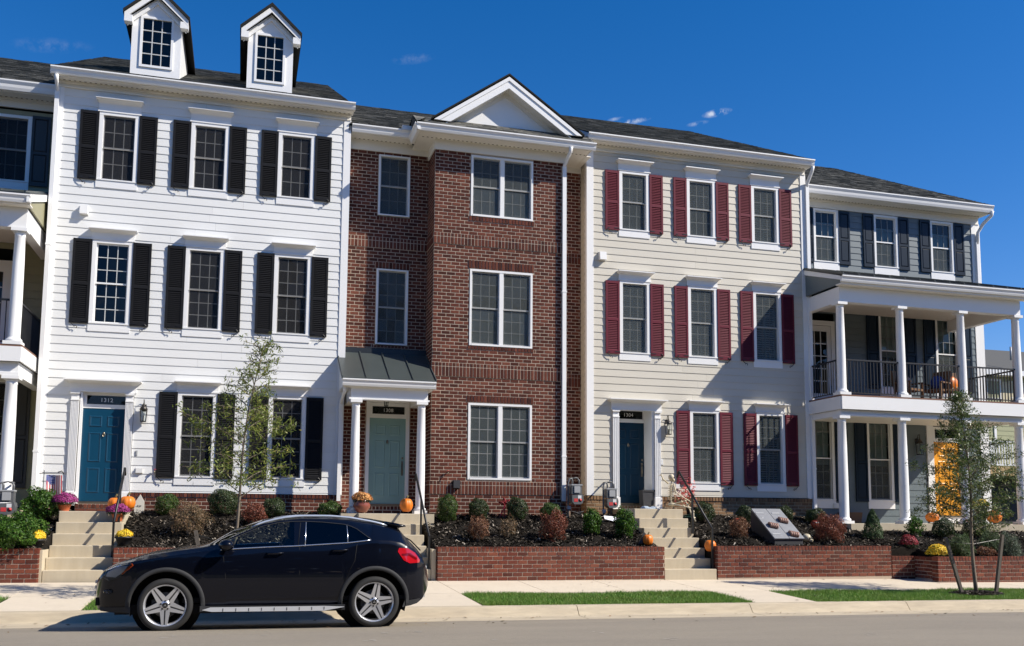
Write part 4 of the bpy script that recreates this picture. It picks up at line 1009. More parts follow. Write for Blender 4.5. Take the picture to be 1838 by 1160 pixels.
b = MB(); b.box(9.29,10.2,.44,.60,1.5,1.8); b.build('sill_bed', mat['tanmortar'], HC)
masonry(HC, [(FRONT(.44), soldier(9.29,10.2,1.71,1.80), .0)], mat['tanbrick'], 40)
pilaster(HC, 9.09, 9.29, 0, 1.70, 4.24, 3); pilaster(HC, 10.256, 10.446, 0, 1.70, 4.24, 3)
head(HC, 9.77, 4.24, 4.515, 1.40, 1.60, 0, pr=.24, name='door_head')
cornice(HC, 8.41, 14.9, 0, -.33, 11.38, 11.07, 11.225, gl=8.31, gr=14.97)
gable_roof(HC, 8.36, 14.98, -.36, 11.39, 7.2, RISE, limit=300)
downspout(HC, 14.94, -.0, 1.62, 10.75, -.40, 14.93, 11.2, kick=True)

# ---------------------------------------------------------------- blue house with the double porch
HD = house('porch_townhouse', 'blue grey clapboard townhouse with two storey white porch and yellow door', 18.0, 1)
YD = 1.2; D1_ = 21.84
WD3 = [(16.36, 9.037, 1.506), (18.43, 9.037, 1.506), (20.44, 9.037, 1.506)]
WD2 = [(18.50, 5.03+.35, 2.2), (20.50, 5.38, 2.2)]
WD1 = [(16.00, 2.05, 2.35), (17.98, 2.05, 2.35)]
LD2 = (16.0, 4.75, 6.95)     # balcony door: centre, bottom, top
yd = (19.85, 20.80)          # yellow door
holesD = [(x-.37, x+.37, z, z+h) for x, z, h in WD3+WD2+WD1]+[(15.5,16.55,4.7,7.35),(19.6,21.0,1.3,4.6)]
siding(HD, 14.95, 21.55, 1.38, 10.64, YD, holesD, mat['bluegrey'], 1.40)
corner_board(HD, 21.54, 21.85, YD, 1.3, 10.63)
body(HD, 14.95, 21.82, YD, 10.7)
b = MB(); b.box(21.80,21.845,YD+.12,14,1.3,10.9); b.build('party_wall', mat['bluegrey'], HD)
for x, z, h in WD3:
    window(HD, x, z, .698, h, YD, (3, 2), (3, 2), screen=True, blind=('roller', z+.02, z+h-.3), gm='greygrille', sm='screen2')
    apron(HD, x, z-.28, z-.032, .86, YD)
    for s in (-1, 1): shutter(HD, *((x-.80, x-.43) if s < 0 else (x+.43, x+.80)), z-.06, z+h+.05, YD, mat['navy'], 0, kind='panel')
for x, z, h in WD2+WD1:
    window(HD, x, z, .72, h, YD, (3, 3), (3, 3), screen=True, blind=('roller', z+h*.42, z+h), gm='greygrille', sm='screen2')
    apron(HD, x, z-.26, z-.032, .90, YD)
    for s in (-1, 1): shutter(HD, *((x-.86, x-.45) if s < 0 else (x+.45, x+.86)), z-.06, z+h+.05, YD, mat['navy'], 0, kind='panel')
# balcony door with glazed panes
b = MB(); x0, x1 = 15.56, 16.44
b.box(x0-.12,x0,YD-.03,YD+.05,4.73,7.10); b.box(x1,x1+.12,YD-.03,YD+.05,4.73,7.10); b.box(x0-.12,x1+.12,YD-.032,YD+.05,7.10,7.24); bd = b.build('balcony_door', mat['trim'], HD)
b = MB(); b.box(x0,x0+.13,YD+.0,YD+.04,4.74,7.09); b.box(x1-.13,x1,YD+.0,YD+.04,4.74,7.09); b.box(x0+.13,x1-.13,YD,YD+.04,4.74,5.1); b.box(x0+.13,x1-.13,YD,YD+.04,6.93,7.09)
for i in (1,2): b.box(x0+.13+.62*i/3-.011,x0+.13+.62*i/3+.011,YD+.005,YD+.03,5.1,6.93)
for j in (1,2,3,4):
    for i in range(3): b.box(x0+.13+.62*i/3+.011,x0+.13+.62*(i+1)/3-.011,YD+.005,YD+.03,5.1+1.83*j/5-.011,5.1+1.83*j/5+.011)
b.build('door_leaf', mat['trim'], bd)
for i in range(3):
    for j in range(5):
        q = MB(); a = x0+.13+.62*i/3; c = 5.1+1.83*j/5; q.quad((a,YD+.018,c),(a+.62/3,YD+.018,c),(a+.62/3,YD+.018,c+.366),(a,YD+.018,c+.366)); q.build('pane', mat['glass'], bd)
q = MB(); q.quad((x0,YD+.3,4.7),(x1,YD+.3,4.7),(x1,YD+.3,7.1),(x0,YD+.3,7.1)); q.build('room_recess', mat['room'], bd)
panel_door(HD, yd[0], yd[1], 1.62, 3.80, YD-.0, mat['yellowdoor'], None, trans=(.12,.38))
b = MB(); b.box(yd[0]-.24,yd[0]-.02,YD-.05,YD+.05,1.40,4.30); b.box(yd[1]+.02,yd[1]+.24,YD-.05,YD+.05,1.40,4.30); b.box(yd[0]-.24,yd[1]+.24,YD-.06,YD+.05,4.30,4.52); b.box(yd[0]-.02,yd[1]+.02,YD-.02,YD+.05,1.40,1.6); b.build('door_surround', mat['trim'], HD)
cornice(HD, 14.95, 21.82, YD, YD-.45, 11.10, 10.63, 10.88, gl=14.92, gr=21.95)
gable_roof(HD, 14.90, 21.9, YD-.48, 11.12, 8.6, RISE, limit=300, gable_m='bluegrey')
b = MB(); b.tube([(21.90,.66,10.93),(21.90,.70,10.80),(21.80,.95,10.60),(21.72,1.10,10.35),(21.70,1.13,10.0)], .05, 8); b.box(21.65,21.75,1.09,1.17,8.75,10.05); b.build('downspout', mat['trim'], HD)
# porch: deck, beams, roof
PX0, PX1, PYF = 14.86, 20.75, -1.50
b = MB(); b.box(PX0,PX1,PYF,YD-.03,4.66,4.70); b.build('balcony_deck', mat['decking'], HD)
b = MB(); b.box(PX0+.0,PX1-.0,PYF-.02,PYF+.02,4.32,4.655); b.box(PX0-.02,PX0+.02,PYF+.02,YD-.03,4.32,4.655); b.box(PX1-.02,PX1+.02,PYF+.02,YD-.03,4.32,4.655); b.build('deck_fascia', mat['trim'], HD)
b = MB(); b.box(PX0+.05,PX1-.05,PYF+.12,PYF+.34,4.16,4.32); b.box(PX0+.05,PX0+.25,PYF+.34,YD-.03,4.16,4.32); b.box(PX1-.25,PX1-.05,PYF+.34,YD-.03,4.16,4.32); b.box(PX0+.02,PX1-.02,PYF+.08,PYF+.12,4.16,4.21); b.build('porch_beam', mat['trim'], HD)
b = MB(); b.box(PX0+.25,PX1-.25,PYF+.34,YD-.03,4.28,4.31); b.build('porch_ceiling', mat['soffit'], HD)
b = MB(); b.box(PX0+.05,PX1-.05,PYF+.04,PYF+.28,7.16,7.56); b.box(PX0+.05,PX0+.25,PYF+.28,YD-.03,7.16,7.56); b.box(PX1-.25,PX1-.05,PYF+.28,YD-.03,7.16,7.56); b.build('porch_beam', mat['trim'], HD)
b = MB(); b.box(PX0+.25,PX1-.25,PYF+.28,YD-.03,7.50,7.53); b.build('porch_ceiling', mat['soffit'], HD)
gutter(HD, PX0-.08, PX1+.25, PYF-.20, 7.78, h=.16, d=.11)
b = MB(); b.box(PX0-.05,PX1+.2,PYF-.20,PYF+.05,7.565,7.60); b.box(PX0-.05,PX1+.2,PYF-.20,PYF-.18,7.60,7.77); b.build('porch_soffit', mat['soffit'], HD)
b = MB(); b.prism([(PX0-.02,PYF-.18,7.60),(PX0-.02,PYF-.18,7.76),(PX0-.02,YD-.02,8.70),(PX0-.02,YD-.02,7.60)], (.05,0,0)); b.build('porch_gable', mat['bluegrey'], HD); b = MB(); b.prism([(PX1-.02,PYF-.18,7.60),(PX1-.02,PYF-.18,7.76),(PX1-.02,YD-.02,8.70),(PX1-.02,YD-.02,7.60)], (.05,0,0)); b.build('porch_gable', mat['bluegrey'], HD)
b = MB(); b.prism([(PX0-.06,PYF-.17,7.68),(PX0-.06,PYF-.17,7.79),(PX0-.06,YD-.02,8.74),(PX0-.06,YD-.02,8.58)], (.05,0,0)); b.build('porch_rake', mat['trim'], HD)
b = MB(); b.prism([(PX0-.08,PYF-.30,7.775),(PX0-.08,PYF-.30,7.805),(PX0-.08,YD-.02,8.75),(PX0-.08,YD-.02,8.72)], (PX1-PX0+.35,0,0)); pr = b.build('porch_roof', mat['seamdark'], HD)
for i in range(14):
    xx = PX0-.06+i*.47; s = MB(); s.prism([(xx,PYF-.30,7.805),(xx,PYF-.30,7.845),(xx,YD-.03,8.79),(xx,YD-.03,8.75)], (.025,0,0)); s.build('roof_seam', mat['seam'], pr)
pcols = [14.99, 16.83, 18.78, 20.62]
for x in pcols:
    column(HD, x, PYF+.16, 4.70, 7.16, .115); column(HD, x, PYF+.22, 1.375, 4.16, .125)
for a, c in zip(pcols, pcols[1:]): railing(HD, (a+.11, PYF+.14, 0), (c-.11, PYF+.14, 0), 4.70)
railing(HD, (14.95, PYF+.3, 0), (14.95, YD-.05, 0), 4.70); railing(HD, (20.64, PYF+.3, 0), (20.64, YD-.05, 0), 4.70)
b = MB(); b.box(14.95,21.2,PYF-.12,YD,1.0,1.375); b.build('porch_slab', mat['stepcon'], HD)
# steps of the blue house at the edge of the picture
ST4 = steps('concrete steps with side wall at the far right porch', 21.2, 22.6, .06, 1.375, 6, y0=-3.7, tread=.3, yend=1.0)

# ---------------------------------------------------------------- olive house at the left edge
HE = house('porch_townhouse', 'olive clapboard townhouse with white two storey porch, cut by the left picture edge', -7.5, 1)
WE = [(-5.47, 9.2, 1.506)]
siding(HE, -10.8, -4.37, 1.5, 10.9, YD, [(-5.83,-5.11,9.2,10.71),(-6.2,-5.2,4.8,7.4),(-5.95,-5.2,2.1,4.45)], mat['olive'], 1.5)
body(HE, -10.8, -4.37, YD, 10.9)
window(HE, -5.47, 9.2, .698, 1.506, YD, (3,2), (3,2), screen='full', gm='greygrille'); apron(HE, -5.47, 8.95, 9.17, .86, YD)
shutter(HE, -5.03, -4.63, 9.1, 10.80, YD, mat['charcoal'], 0, kind='panel'); shutter(HE, -6.31, -5.91, 9.1, 10.80, YD, mat['charcoal'], 0, kind='panel')
window(HE, -5.58, 2.1, .72, 2.35, YD, (3,3), (3,3), screen='full', gm='greygrille'); apron(HE, -5.58, 1.85, 2.07, .9, YD); shutter(HE, -5.12, -4.71, 2.05, 4.5, YD, mat['charcoal'], 0, kind='panel')
b = MB(); b.box(-6.2,-6.08,YD-.03,YD+.05,4.9,7.15); b.box(-5.32,-5.2,YD-.03,YD+.05,4.9,7.15); b.box(-6.2,-5.2,YD-.032,YD+.05,7.15,7.28); b.box(-6.08,-5.95,YD,YD+.04,4.9,7.15); b.box(-5.45,-5.32,YD,YD+.04,4.9,7.15); b.box(-5.95,-5.45,YD,YD+.04,4.9,5.2); b.box(-5.95,-5.45,YD,YD+.04,7.02,7.15)
for i in (1,2): b.box(-5.95+.5*i/3-.01,-5.95+.5*i/3+.01,YD+.005,YD+.03,5.2,7.02)
for j in (1,2,3,4):
    for i in range(3): b.box(-5.95+.5*i/3+.01,-5.95+.5*(i+1)/3-.01,YD+.005,YD+.03,5.2+1.82*j/5-.01,5.2+1.82*j/5+.01)
bd = b.build('balcony_door', mat['trim'], HE); q = MB(); q.quad((-5.95,YD+.018,5.2),(-5.45,YD+.018,5.2),(-5.45,YD+.018,7.02),(-5.95,YD+.018,7.02)); q.build('pane', mat['glass'], bd)
q = MB(); q.quad((-6.1,YD+.3,4.9),(-5.3,YD+.3,4.9),(-5.3,YD+.3,7.1),(-6.1,YD+.3,7.1)); q.build('room_recess', mat['room'], bd)
cornice(HE, -10.8, -4.40, YD, YD-.45, 11.40, 10.95, 11.17, gl=-10.9, gr=-4.40)
gable_roof(HE, -10.9, -4.41, YD-.48, 11.42, 8.6, RISE, limit=300, gable_m='olive')
ex1 = -4.41; q0 = -10.7
b = MB(); b.box(q0,ex1,PYF,YD-.03,4.87,4.91); b.build('balcony_deck', mat['decking'], HE)
b = MB(); b.box(q0,ex1,PYF-.02,PYF+.02,4.56,4.865); b.box(ex1-.03,ex1+.01,PYF+.02,YD-.03,4.56,4.865); b.build('deck_fascia', mat['trim'], HE)
b = MB(); b.box(q0,ex1-.06,PYF+.10,PYF+.34,4.28,4.56); b.box(ex1-.26,ex1-.06,PYF+.34,YD-.03,4.28,4.56); b.box(q0,ex1-.04,PYF+.07,PYF+.10,4.28,4.34); b.build('porch_beam', mat['trim'], HE)
b = MB(); b.box(q0,ex1-.26,PYF+.34,YD-.03,4.46,4.5); b.build('porch_ceiling', mat['soffit'], HE)
b = MB(); b.box(q0,ex1-.06,PYF+.04,PYF+.28,7.36,7.78); b.box(ex1-.26,ex1-.06,PYF+.28,YD-.03,7.36,7.78); b.build('porch_beam', mat['trim'], HE)
b = MB(); b.box(q0,ex1-.26,PYF+.28,YD-.03,7.70,7.73); b.build('porch_ceiling', mat['soffit'], HE)
gutter(HE, q0, ex1+.05, PYF-.20, 7.98, h=.17, d=.11)
b = MB(); b.box(q0,ex1+.03,PYF-.20,PYF+.05,7.785,7.81); b.box(q0,ex1+.03,PYF-.20,PYF-.18,7.81,7.97); b.build('porch_soffit', mat['soffit'], HE)
b = MB(); b.prism([(ex1-.05,PYF-.0,7.80),(ex1-.05,PYF-.0,8.0),(ex1-.05,YD-.02,8.88),(ex1-.05,YD-.02,7.80)], (.04,0,0)); b.build('porch_gable', mat['olive'], HE)
b = MB(); b.prism([(ex1-.02,PYF-.30,7.82),(ex1-.02,PYF-.30,7.98),(ex1-.02,YD-.02,8.92),(ex1-.02,YD-.02,8.78)], (.05,0,0)); b.build('porch_rake', mat['trim'], HE)
b = MB(); b.prism([(q0,PYF-.30,7.985),(q0,PYF-.30,8.01),(q0,YD-.02,8.95),(q0,YD-.02,8.92)], (ex1-q0+.03,0,0)); pr = b.build('porch_roof', mat['seamdark'], HE)
for i in range(12):
    xx = ex1-.06-i*.47; s = MB(); s.prism([(xx,PYF-.30,8.01),(xx,PYF-.30,8.05),(xx,YD-.03,8.99),(xx,YD-.03,8.95)], (.025,0,0)); s.build('roof_seam', mat['seam'], pr)
for x in (-4.60, -6.6, -8.6):
    column(HE, x, PYF+.16, 4.91, 7.36, .12); column(HE, x, PYF+.22, 1.55, 4.28, .13)
railing(HE, (-6.49, PYF+.14, 0), (-4.72, PYF+.14, 0), 4.91); railing(HE, (-4.56, PYF+.3, 0), (-4.56, YD-.05, 0), 4.91)
b = MB(); b.box(q0,-4.38,PYF-.12,YD,1.2,1.55); b.build('porch_slab', mat['stepcon'], HE)

# lanterns
lantern('black wall lantern beside the bright blue door', -2.152, 0, 3.80)
lantern('black wall lantern right of the deep recessed door', 10.62, 0, 3.90)
lantern('black lantern hanging under the small metal porch roof', 3.231, -.31, 4.253, hang=True, s=.72)
lantern('black wall lantern left of the yellow door', 19.27, YD, 3.72, s=1.2)
# ================================================================== the parked car
mat.update(
 paint=M('black_car_paint', (.002,.0028,.007), .3, spec=.10, coat=.62),
 cladding=M('grey_cladding', (.034,.035,.037), .7, spec=.25),
 rubber=M('tyre_rubber', (.018,.018,.018), .8),
 alloy=M('alloy_rim', (.70,.71,.74), .3, metal=.75),
 darkalloy=M('dark_alloy', (.10,.10,.105), .35, metal=.8),
 chrome=M('brushed_chrome', (.75,.77,.80), .25, metal=.9),
 rotor=M('brake_rotor', (.08,.075,.07), .5, metal=.5),
 liner=M('arch_liner', (.006,.006,.006), .9),
 seatfab=M('seat_fabric', (.03,.03,.032), .8),
 carglass=glass('car_glass', (.80,.88,.86), .9),
 privacy=glass('privacy_glass', (.045,.05,.05), .9),
 headglass=glass('headlight_glass', (.92,.95,.98), .6),
 amber=M('amber_lens', (.55,.08,.015), .2, coat=1.),
 redlens=M('red_lens', (.42,.006,.012), .12, coat=1.),
 reddark=M('red_lens_dark', (.16,.003,.006), .12, coat=1.),
 silver=M('silver_reflector', (.62,.64,.67), .3, metal=.35), railsilver=M('satin_rail', (.50,.56,.66), .3, metal=.4),
)
CARP = Vector((-.888, -8.60, -.022))
car = thing('parked_car', 'shiny black compact crossover parked at the kerb with five spoke alloy wheels', 'car', CARP)
WB, WR, AR = 2.70, .343, .440
I = interp
cw = [(-.90,.42),(-.86,.60),(-.80,.71),(-.70,.79),(-.55,.85),(-.35,.885),(0,.90),(1.3,.893),(2.5,.905),(2.75,.905),(3.0,.88),(3.15,.85),(3.3,.79),(3.4,.715),(3.46,.63),(3.51,.50),(3.53,.42)]
czb = [(-.90,.38),(-.86,.30),(-.80,.265),(-.6,.245),(-.4,.24),(3.0,.25),(3.2,.27),(3.32,.30),(3.4,.36),(3.46,.44),(3.53,.52)]
czs = [(-.90,.56),(-.86,.66),(-.80,.735),(-.70,.80),(-.55,.865),(-.4,.905),(0,.965),(.5,1.035),(.74,1.053),(1.62,1.080),(2.32,1.125),(2.65,1.170),(2.9,1.165),(3.05,1.14),(3.2,1.08),(3.3,1.01),(3.4,.90),(3.46,.80),(3.53,.62)]
czc = [(-.90,.58),(-.86,.69),(-.80,.775),(-.72,.835),(-.6,.885),(-.28,.985),(.1,1.05),(.42,1.10),(.50,1.125),(.814,1.303),(1.19,1.445),(1.45,1.49),(1.733,1.512),(2.1,1.515),(2.37,1.507),(2.7,1.475),(2.95,1.432),(3.08,1.375),(3.2,1.225),(3.3,1.12),(3.4,.99),(3.46,.86),(3.53,.65)]
czr = [(-.90,.572),(-.86,.68),(-.80,.765),(-.72,.825),(-.6,.88),(-.28,.977),(.1,1.04),(.45,1.085),(.60,1.115),(.9,1.265),(1.19,1.385),(1.45,1.44),(1.7,1.462),(2.1,1.462),(2.37,1.445),(2.7,1.398),(2.95,1.345),(3.08,1.295),(3.2,1.165),(3.3,1.075),(3.4,.96),(3.46,.84),(3.53,.64)]
cyr = [(-.9,.30),(-.8,.56),(-.6,.70),(0,.76),(.45,.77),(.6,.765),(.9,.71),(1.2,.655),(1.7,.63),(2.4,.62),(2.8,.61),(3.1,.62),(3.3,.62),(3.46,.5),(3.53,.35)]
cwu = [(.62,1.085),(.70,1.145),(1.175,1.352),(1.40,1.405),(1.608,1.423),(1.763,1.425),(2.0,1.415),(2.317,1.384),(2.45,1.33),(2.649,1.180)]
FR = [.0,.2,.45,.7,.88]
def zbot(x):
    z = I(x, czb)
    for c in (0, WB):
        d = abs(x-c)
        if d < AR: z = max(z, .335+math.sqrt(AR*AR-d*d))
    return z
def section(x):
    """(y, z) from the sill up the side to the roof centre, half car"""
    w_, zs, zr, zc, yr = I(x,cw), I(x,czs), I(x,czr), I(x,czc), I(x,cyr); zb = min(zbot(x), zs-.06); S = []
    def wy(z):
        return w_-interp(z, [(.24,.075),(.33,.035),(.45,.012),(.62,.0),(.76,.004),(.82,.0),(.92,.012),(1.0,.028),(1.10,.05),(1.2,.06)])
    for t in FR: z = lerp(zb, zs, t); S.append((wy(z), z))
    yb = min(wy(zs), w_); S.append((yb, zs))
    wl = lerp(zs, zr, .06)
    wu = I(x, cwu) if .62 <= x <= 2.66 else lerp(zs, zr, .85)
    wu = max(min(wu, zr-.012), wl+.004)
    ya = lambda z: lerp(yb-.006, yr, max(0, min(1, (z-zs)/max(1e-4, zr-zs)))**1.25)
    S += [(ya(wl), wl), (ya(wu), wu), (yr, zr)]
    for q in (.93,.80,.58,.30,0.): S.append((yr*q, zr+(zc-zr)*(1-q*q)))
    return S
xs = set(np.round(np.linspace(-.90, 3.53, 84), 3))
for c in (0, WB):
    for a in np.linspace(0, math.pi, 21): xs.add(round(c+AR*math.cos(a), 3))
for k in (.66,.72,1.60,1.615,1.68,1.755,2.32,2.335,2.45,2.645,.50,.52,1.19,3.09,3.40): xs.add(k)
xs = sorted(xs); xs = [x for i, x in enumerate(xs) if i == 0 or x-xs[i-1] > .002]
SEC = [section(x) for x in xs]; NS = len(SEC[0])
def cell(i, r):
    x = (xs[i]+xs[i+1])/2
    if r == 6:
        if .66 < x < 1.61: return 'front_side_glass'
        if 1.755 < x < 2.32 or 2.335 < x < 2.64: return 'rear_side_glass'
    if r >= 8:
        if .52 < x < 1.19: return 'windscreen'
        if 3.09 < x < 3.40 and r >= 9: return 'rear_window'
    if 1 <= r <= 5 and .74 < x < 1.68: return 'front_door'
    if 1 <= r <= 5 and 1.68 < x < 2.45: return 'rear_door'
    return 'body'
CP = {}
for s in (-1, 1):
    for i in range(len(xs)-1):
        for r in range(NS-1):
            k = cell(i, r); k2 = (k, s) if k in ('front_side_glass','rear_side_glass','front_door','rear_door') else (k, 0)
            CP.setdefault(k2, []).append((s, i, r))
def carpart(name, cells, m):
    b = MB(); b.smooth = True; ix = {}
    def vid(s, i, r):
        if r == NS-1: s = 1
        if (s, i, r) not in ix:
            y, z = SEC[i][r]; ix[(s, i, r)] = len(b.v); b.v.append((CARP.x+xs[i], CARP.y+s*y, CARP.z+z))
        return ix[(s, i, r)]
    for s, i, r in cells:
        q = [vid(s,i,r), vid(s,i+1,r), vid(s,i+1,r+1), vid(s,i,r+1)]
        if s > 0: q = q[::-1]
        b.f.append(tuple(q)); b.mi.append(0); b.sm.append(True)
    if name == 'body':
        for i in (0, len(xs)-1):
            q = [vid(-1,i,r) for r in range(NS)]+[vid(1,i,r) for r in range(NS-2,-1,-1)]
            b.f.append(tuple(q if i == 0 else q[::-1])); b.mi.append(0); b.sm.append(False)
    return b.build(name, m, car)
CM = dict(body='paint', front_door='paint', rear_door='paint', windscreen='carglass', rear_window='privacy', front_side_glass='carglass', rear_side_glass='privacy')
doors = []
for (k, s), cells in CP.items():
    o = carpart(k, cells, mat[CM[k]])
    if k.endswith('door') and s < 0: doors.append((k, o))
def ysurf(x, z):
    S = section(x)
    for (y0, z0), (y1, z1) in zip(S, S[1:]):
        if z0 <= z <= z1 and z1 > z0: return lerp(y0, y1, (z-z0)/(z1-z0))
    return S[0][0]
def cpt(x, y, z): return (CARP.x+x, CARP.y+y, CARP.z+z)
def patch(name, poly, off, m, parent=car, s=-1, sub=4):
    bm = bmesh.new(); f = bm.faces.new([bm.verts.new((x, 0, z)) for x, z in poly]); bmesh.ops.triangulate(bm, faces=[f])
    bmesh.ops.subdivide_edges(bm, edges=bm.edges[:], cuts=sub, use_grid_fill=True)
    for v in bm.verts: v.co = Vector(cpt(v.co.x, s*(ysurf(v.co.x, v.co.z)+off), v.co.z))
    bmesh.ops.recalc_face_normals(bm, faces=bm.faces[:])
    me = bpy.data.meshes.new(name); bm.to_mesh(me); bm.free(); me.materials.append(m)
    for p in me.polygons: p.use_smooth = True
    return link(name, me, parent)
def sideline(name, pts, off, r, m, parent=car, s=-1):
    b = MB(); b.tube([cpt(x, s*(ysurf(x, z)+off), z) for x, z in pts], r, 6); return b.build(name, m, parent)
for s in (-1, 1):
    # plastic arches, sills and bumper edges
    for c in (0, WB):
        b = MB(); b.smooth = True; P = []
        for a in np.linspace(-.05, math.pi+.05, 34):
            ring = []
            for rr, o in ((AR+.052, .001), (AR+.046, .014), (AR+.006, .016), (AR-.006, .0), (AR-.006, -.06)):
                x, z = c+rr*math.cos(a), .335+rr*math.sin(a); ring.append(cpt(x, s*(ysurf(x, max(z, zbot(x)+.002))+o), z))
            P.append(ring)
        n = 5; vs = [p for q in P for p in q]
        b.add(vs, [(i*n+k, (i+1)*n+k, (i+1)*n+k+1, i*n+k+1) for i in range(len(P)-1) for k in range(n-1)]); b.build('wheel_arch_trim', mat['cladding'], car)
        l = MB()
        for a0, a1 in zip(np.linspace(-.3, math.pi+.3, 19), np.linspace(-.3, math.pi+.3, 19)[1:]):
            q = [(c+(AR+.002)*math.cos(a), .335+(AR+.002)*math.sin(a)) for a in (a0, a1)]
            l.quad(cpt(q[0][0],s*.86,q[0][1]), cpt(q[1][0],s*.86,q[1][1]), cpt(q[1][0],s*.52,q[1][1]), cpt(q[0][0],s*.52,q[0][1]))
        l.poly([cpt(c+(AR+.01)*math.cos(a), s*.53, .335+(AR+.01)*math.sin(a)) for a in np.linspace(0, 2*math.pi, 24)[:-1]]); l.build('arch_liner', mat['liner'], car)
    patch('sill_trim', [(.43,.245),(2.30,.245),(2.30,.318),(.43,.325)], .012, mat['cladding'], s=s)
    patch('bumper_trim', [(-.80,.268),(-.42,.245),(-.42,.325),(-.815,.315)], .012, mat['cladding'], s=s)
    patch('bumper_trim', [(3.09,.262),(3.22,.275),(3.33,.31),(3.37,.37),(3.12,.345)], .012, mat['cladding'], s=s)
    b = MB(); pp = [(.46,.277),(.58,.254),(2.02,.242),(2.29,.288),(2.02,.302),(.56,.308)]
    b.prism([cpt(x, s*.905, z) for x, z in pp], (0, s*.045, 0)); rb = b.build('running_board', mat['silver'], car)
    for x in np.linspace(.72, 2.02, 9):
        g = MB(); g.box(CARP.x+x-.004, CARP.x+x+.004, CARP.y+s*.951-.003, CARP.y+s*.951+.003, CARP.z+.258, CARP.z+.296); g.build('board_groove', mat['cladding'], rb)
    sideline('belt_trim', [(x, lerp(I(x,czs), I(x,czr), .06)-.004) for x in np.linspace(.66, 2.64, 30)], .006, .0085, mat['chrome'], s=s)
    sideline('window_trim', [(x, max(min(I(x,cwu), I(x,czr)-.012), lerp(I(x,czs),I(x,czr),.06)+.004)+.004) for x in np.linspace(.68, 2.64, 34)], .004, .005, mat['cladding'], s=s)
    b = MB(); b.smooth = True
    b.tube([cpt(x, s*(I(x,cyr)-.03), I(x,czr)+.022+.020*math.sin(math.pi*min(1, max(0, (x-1.05)/1.85)))) for x in np.linspace(1.05, 2.90, 22)], [.006]+[.016]*20+[.006], 8); b.build('roof_rail', mat['railsilver'], car)
    # door seams, handles
    for pts in ([(.735,.36),(.735,.7),(.70,.95),(.665,1.075)], [(1.68,.36),(1.685,.75),(1.68,1.085)], [(1.66,1.10),(1.695,1.41)], [(2.325,.72),(2.42,.9),(2.45,1.12)]):
        sideline('door_seam', pts, .0, .004, mat['liner'], s=s)
    sideline('pillar_trim', [(1.752,1.095),(1.76,1.25),(1.768,1.418)], .004, .007, mat['chrome'], s=s); sideline('pillar_trim', [(2.325,1.14),(2.327,1.26),(2.322,1.376)], .004, .006, mat['chrome'], s=s)
    for hx, hz, dn in ((1.36,1.0,0),(2.22,1.04,1)):
        b = MB(); y = ysurf(hx, hz); b.smooth = True
        b.tube([cpt(hx-.11, s*(y+.004), hz), cpt(hx-.085, s*(y+.034), hz+.002), cpt(hx+.08, s*(y+.036), hz+.006), cpt(hx+.105, s*(y+.004), hz+.006)], [.012,.014,.014,.012], 8)
        b.build('door_handle', mat['paint'], (doors[dn][1] if s < 0 and dn < len(doors) else car))
    # door mirror
    b = MB(); b.ball((0,0,0), (.10,.115,.078), 14, 10)
    mr = b.mesh('mirror', mat['paint']); o = link('door_mirror', mr, car, cpt(.735, s*.995, 1.115)); 
    b = MB(); b.tube([cpt(.72, s*.86, 1.07), cpt(.73, s*.94, 1.085)], [.035,.03], 8); b.build('mirror_arm', mat['paint'], o)
    b = MB(); b.tube([cpt(.665, s*1.0, 1.068), cpt(.80, s*1.01, 1.072)], .007, 6); b.build('mirror_trim', mat['chrome'], o)
    # lamps
    hl = [(-.795,.70),(-.70,.655),(-.60,.685),(-.50,.765),(-.405,.862),(-.45,.895),(-.62,.858),(-.755,.795)]
    h = patch('headlight', hl, .004, mat['darkalloy'], s=s); patch('reflector', [(-.745,.71),(-.62,.70),(-.53,.765),(-.475,.85),(-.60,.835),(-.715,.775)], .006, mat['silver'], h, s)
    patch('indicator', [(-.535,.735),(-.405,.856),(-.425,.882),(-.49,.81),(-.55,.75)], .008, mat['amber'], h, s); patch('lamp_bar', [(-.76,.79),(-.62,.845),(-.47,.882),(-.47,.87),(-.62,.83),(-.755,.775)], .008, mat['chrome'], h, s)
    patch('lens', hl, .011, mat['headglass'], h, s)
    tl_ = [(3.015,1.02),(3.035,1.07),(3.16,1.065),(3.27,1.0),(3.345,.90),(3.335,.865),(3.19,.858),(3.10,.90)]
    h = patch('tail_light', tl_, .008, mat['redlens'], s=s, sub=6); patch('lens_bar', [(3.07,.99),(3.2,1.0),(3.30,.92),(3.28,.905),(3.18,.965),(3.08,.965)], .013, mat['reddark'], h, s)
    b = MB(); b.ball(cpt(-.70, s*.80, .52), (.06,.03,.03), 8, 6); b.build('fog_lamp', mat['headglass'], car)
b = MB(); b.smooth = True
pts = [(2.88,1.435),(3.0,1.415),(3.15,1.382),(3.165,1.362),(3.06,1.345),(2.95,1.35)]
b.prism([cpt(x, -.60, z) for x, z in pts], (0, 1.2, 0)); b.build('spoiler', mat['paint'], car)
b = MB(); b.box(*[q for p in zip(cpt(-.62,-.75,.22), cpt(3.02,.75,.34)) for q in p]); b.build('underbody', mat['liner'], car)
b = MB()
for z0, z1 in ((.46,.50),(.53,.57),(.60,.635)): b.box(CARP.x-.915, CARP.x-.88, CARP.y-.38, CARP.y+.38, CARP.z+z0, CARP.z+z1)
b.build('radiator_grille', mat['silver'], car)
b = MB(); b.box(CARP.x-.87, CARP.x-.80, CARP.y-.62, CARP.y+.62, CARP.z+.33, CARP.z+.43); b.build('lower_grille', mat['liner'], car)
b = MB(); b.box(CARP.x+3.5, CARP.x+3.535, CARP.y-.26, CARP.y+.26, CARP.z+.68, CARP.z+.79); b.build('number_plate', mat['white'], car)
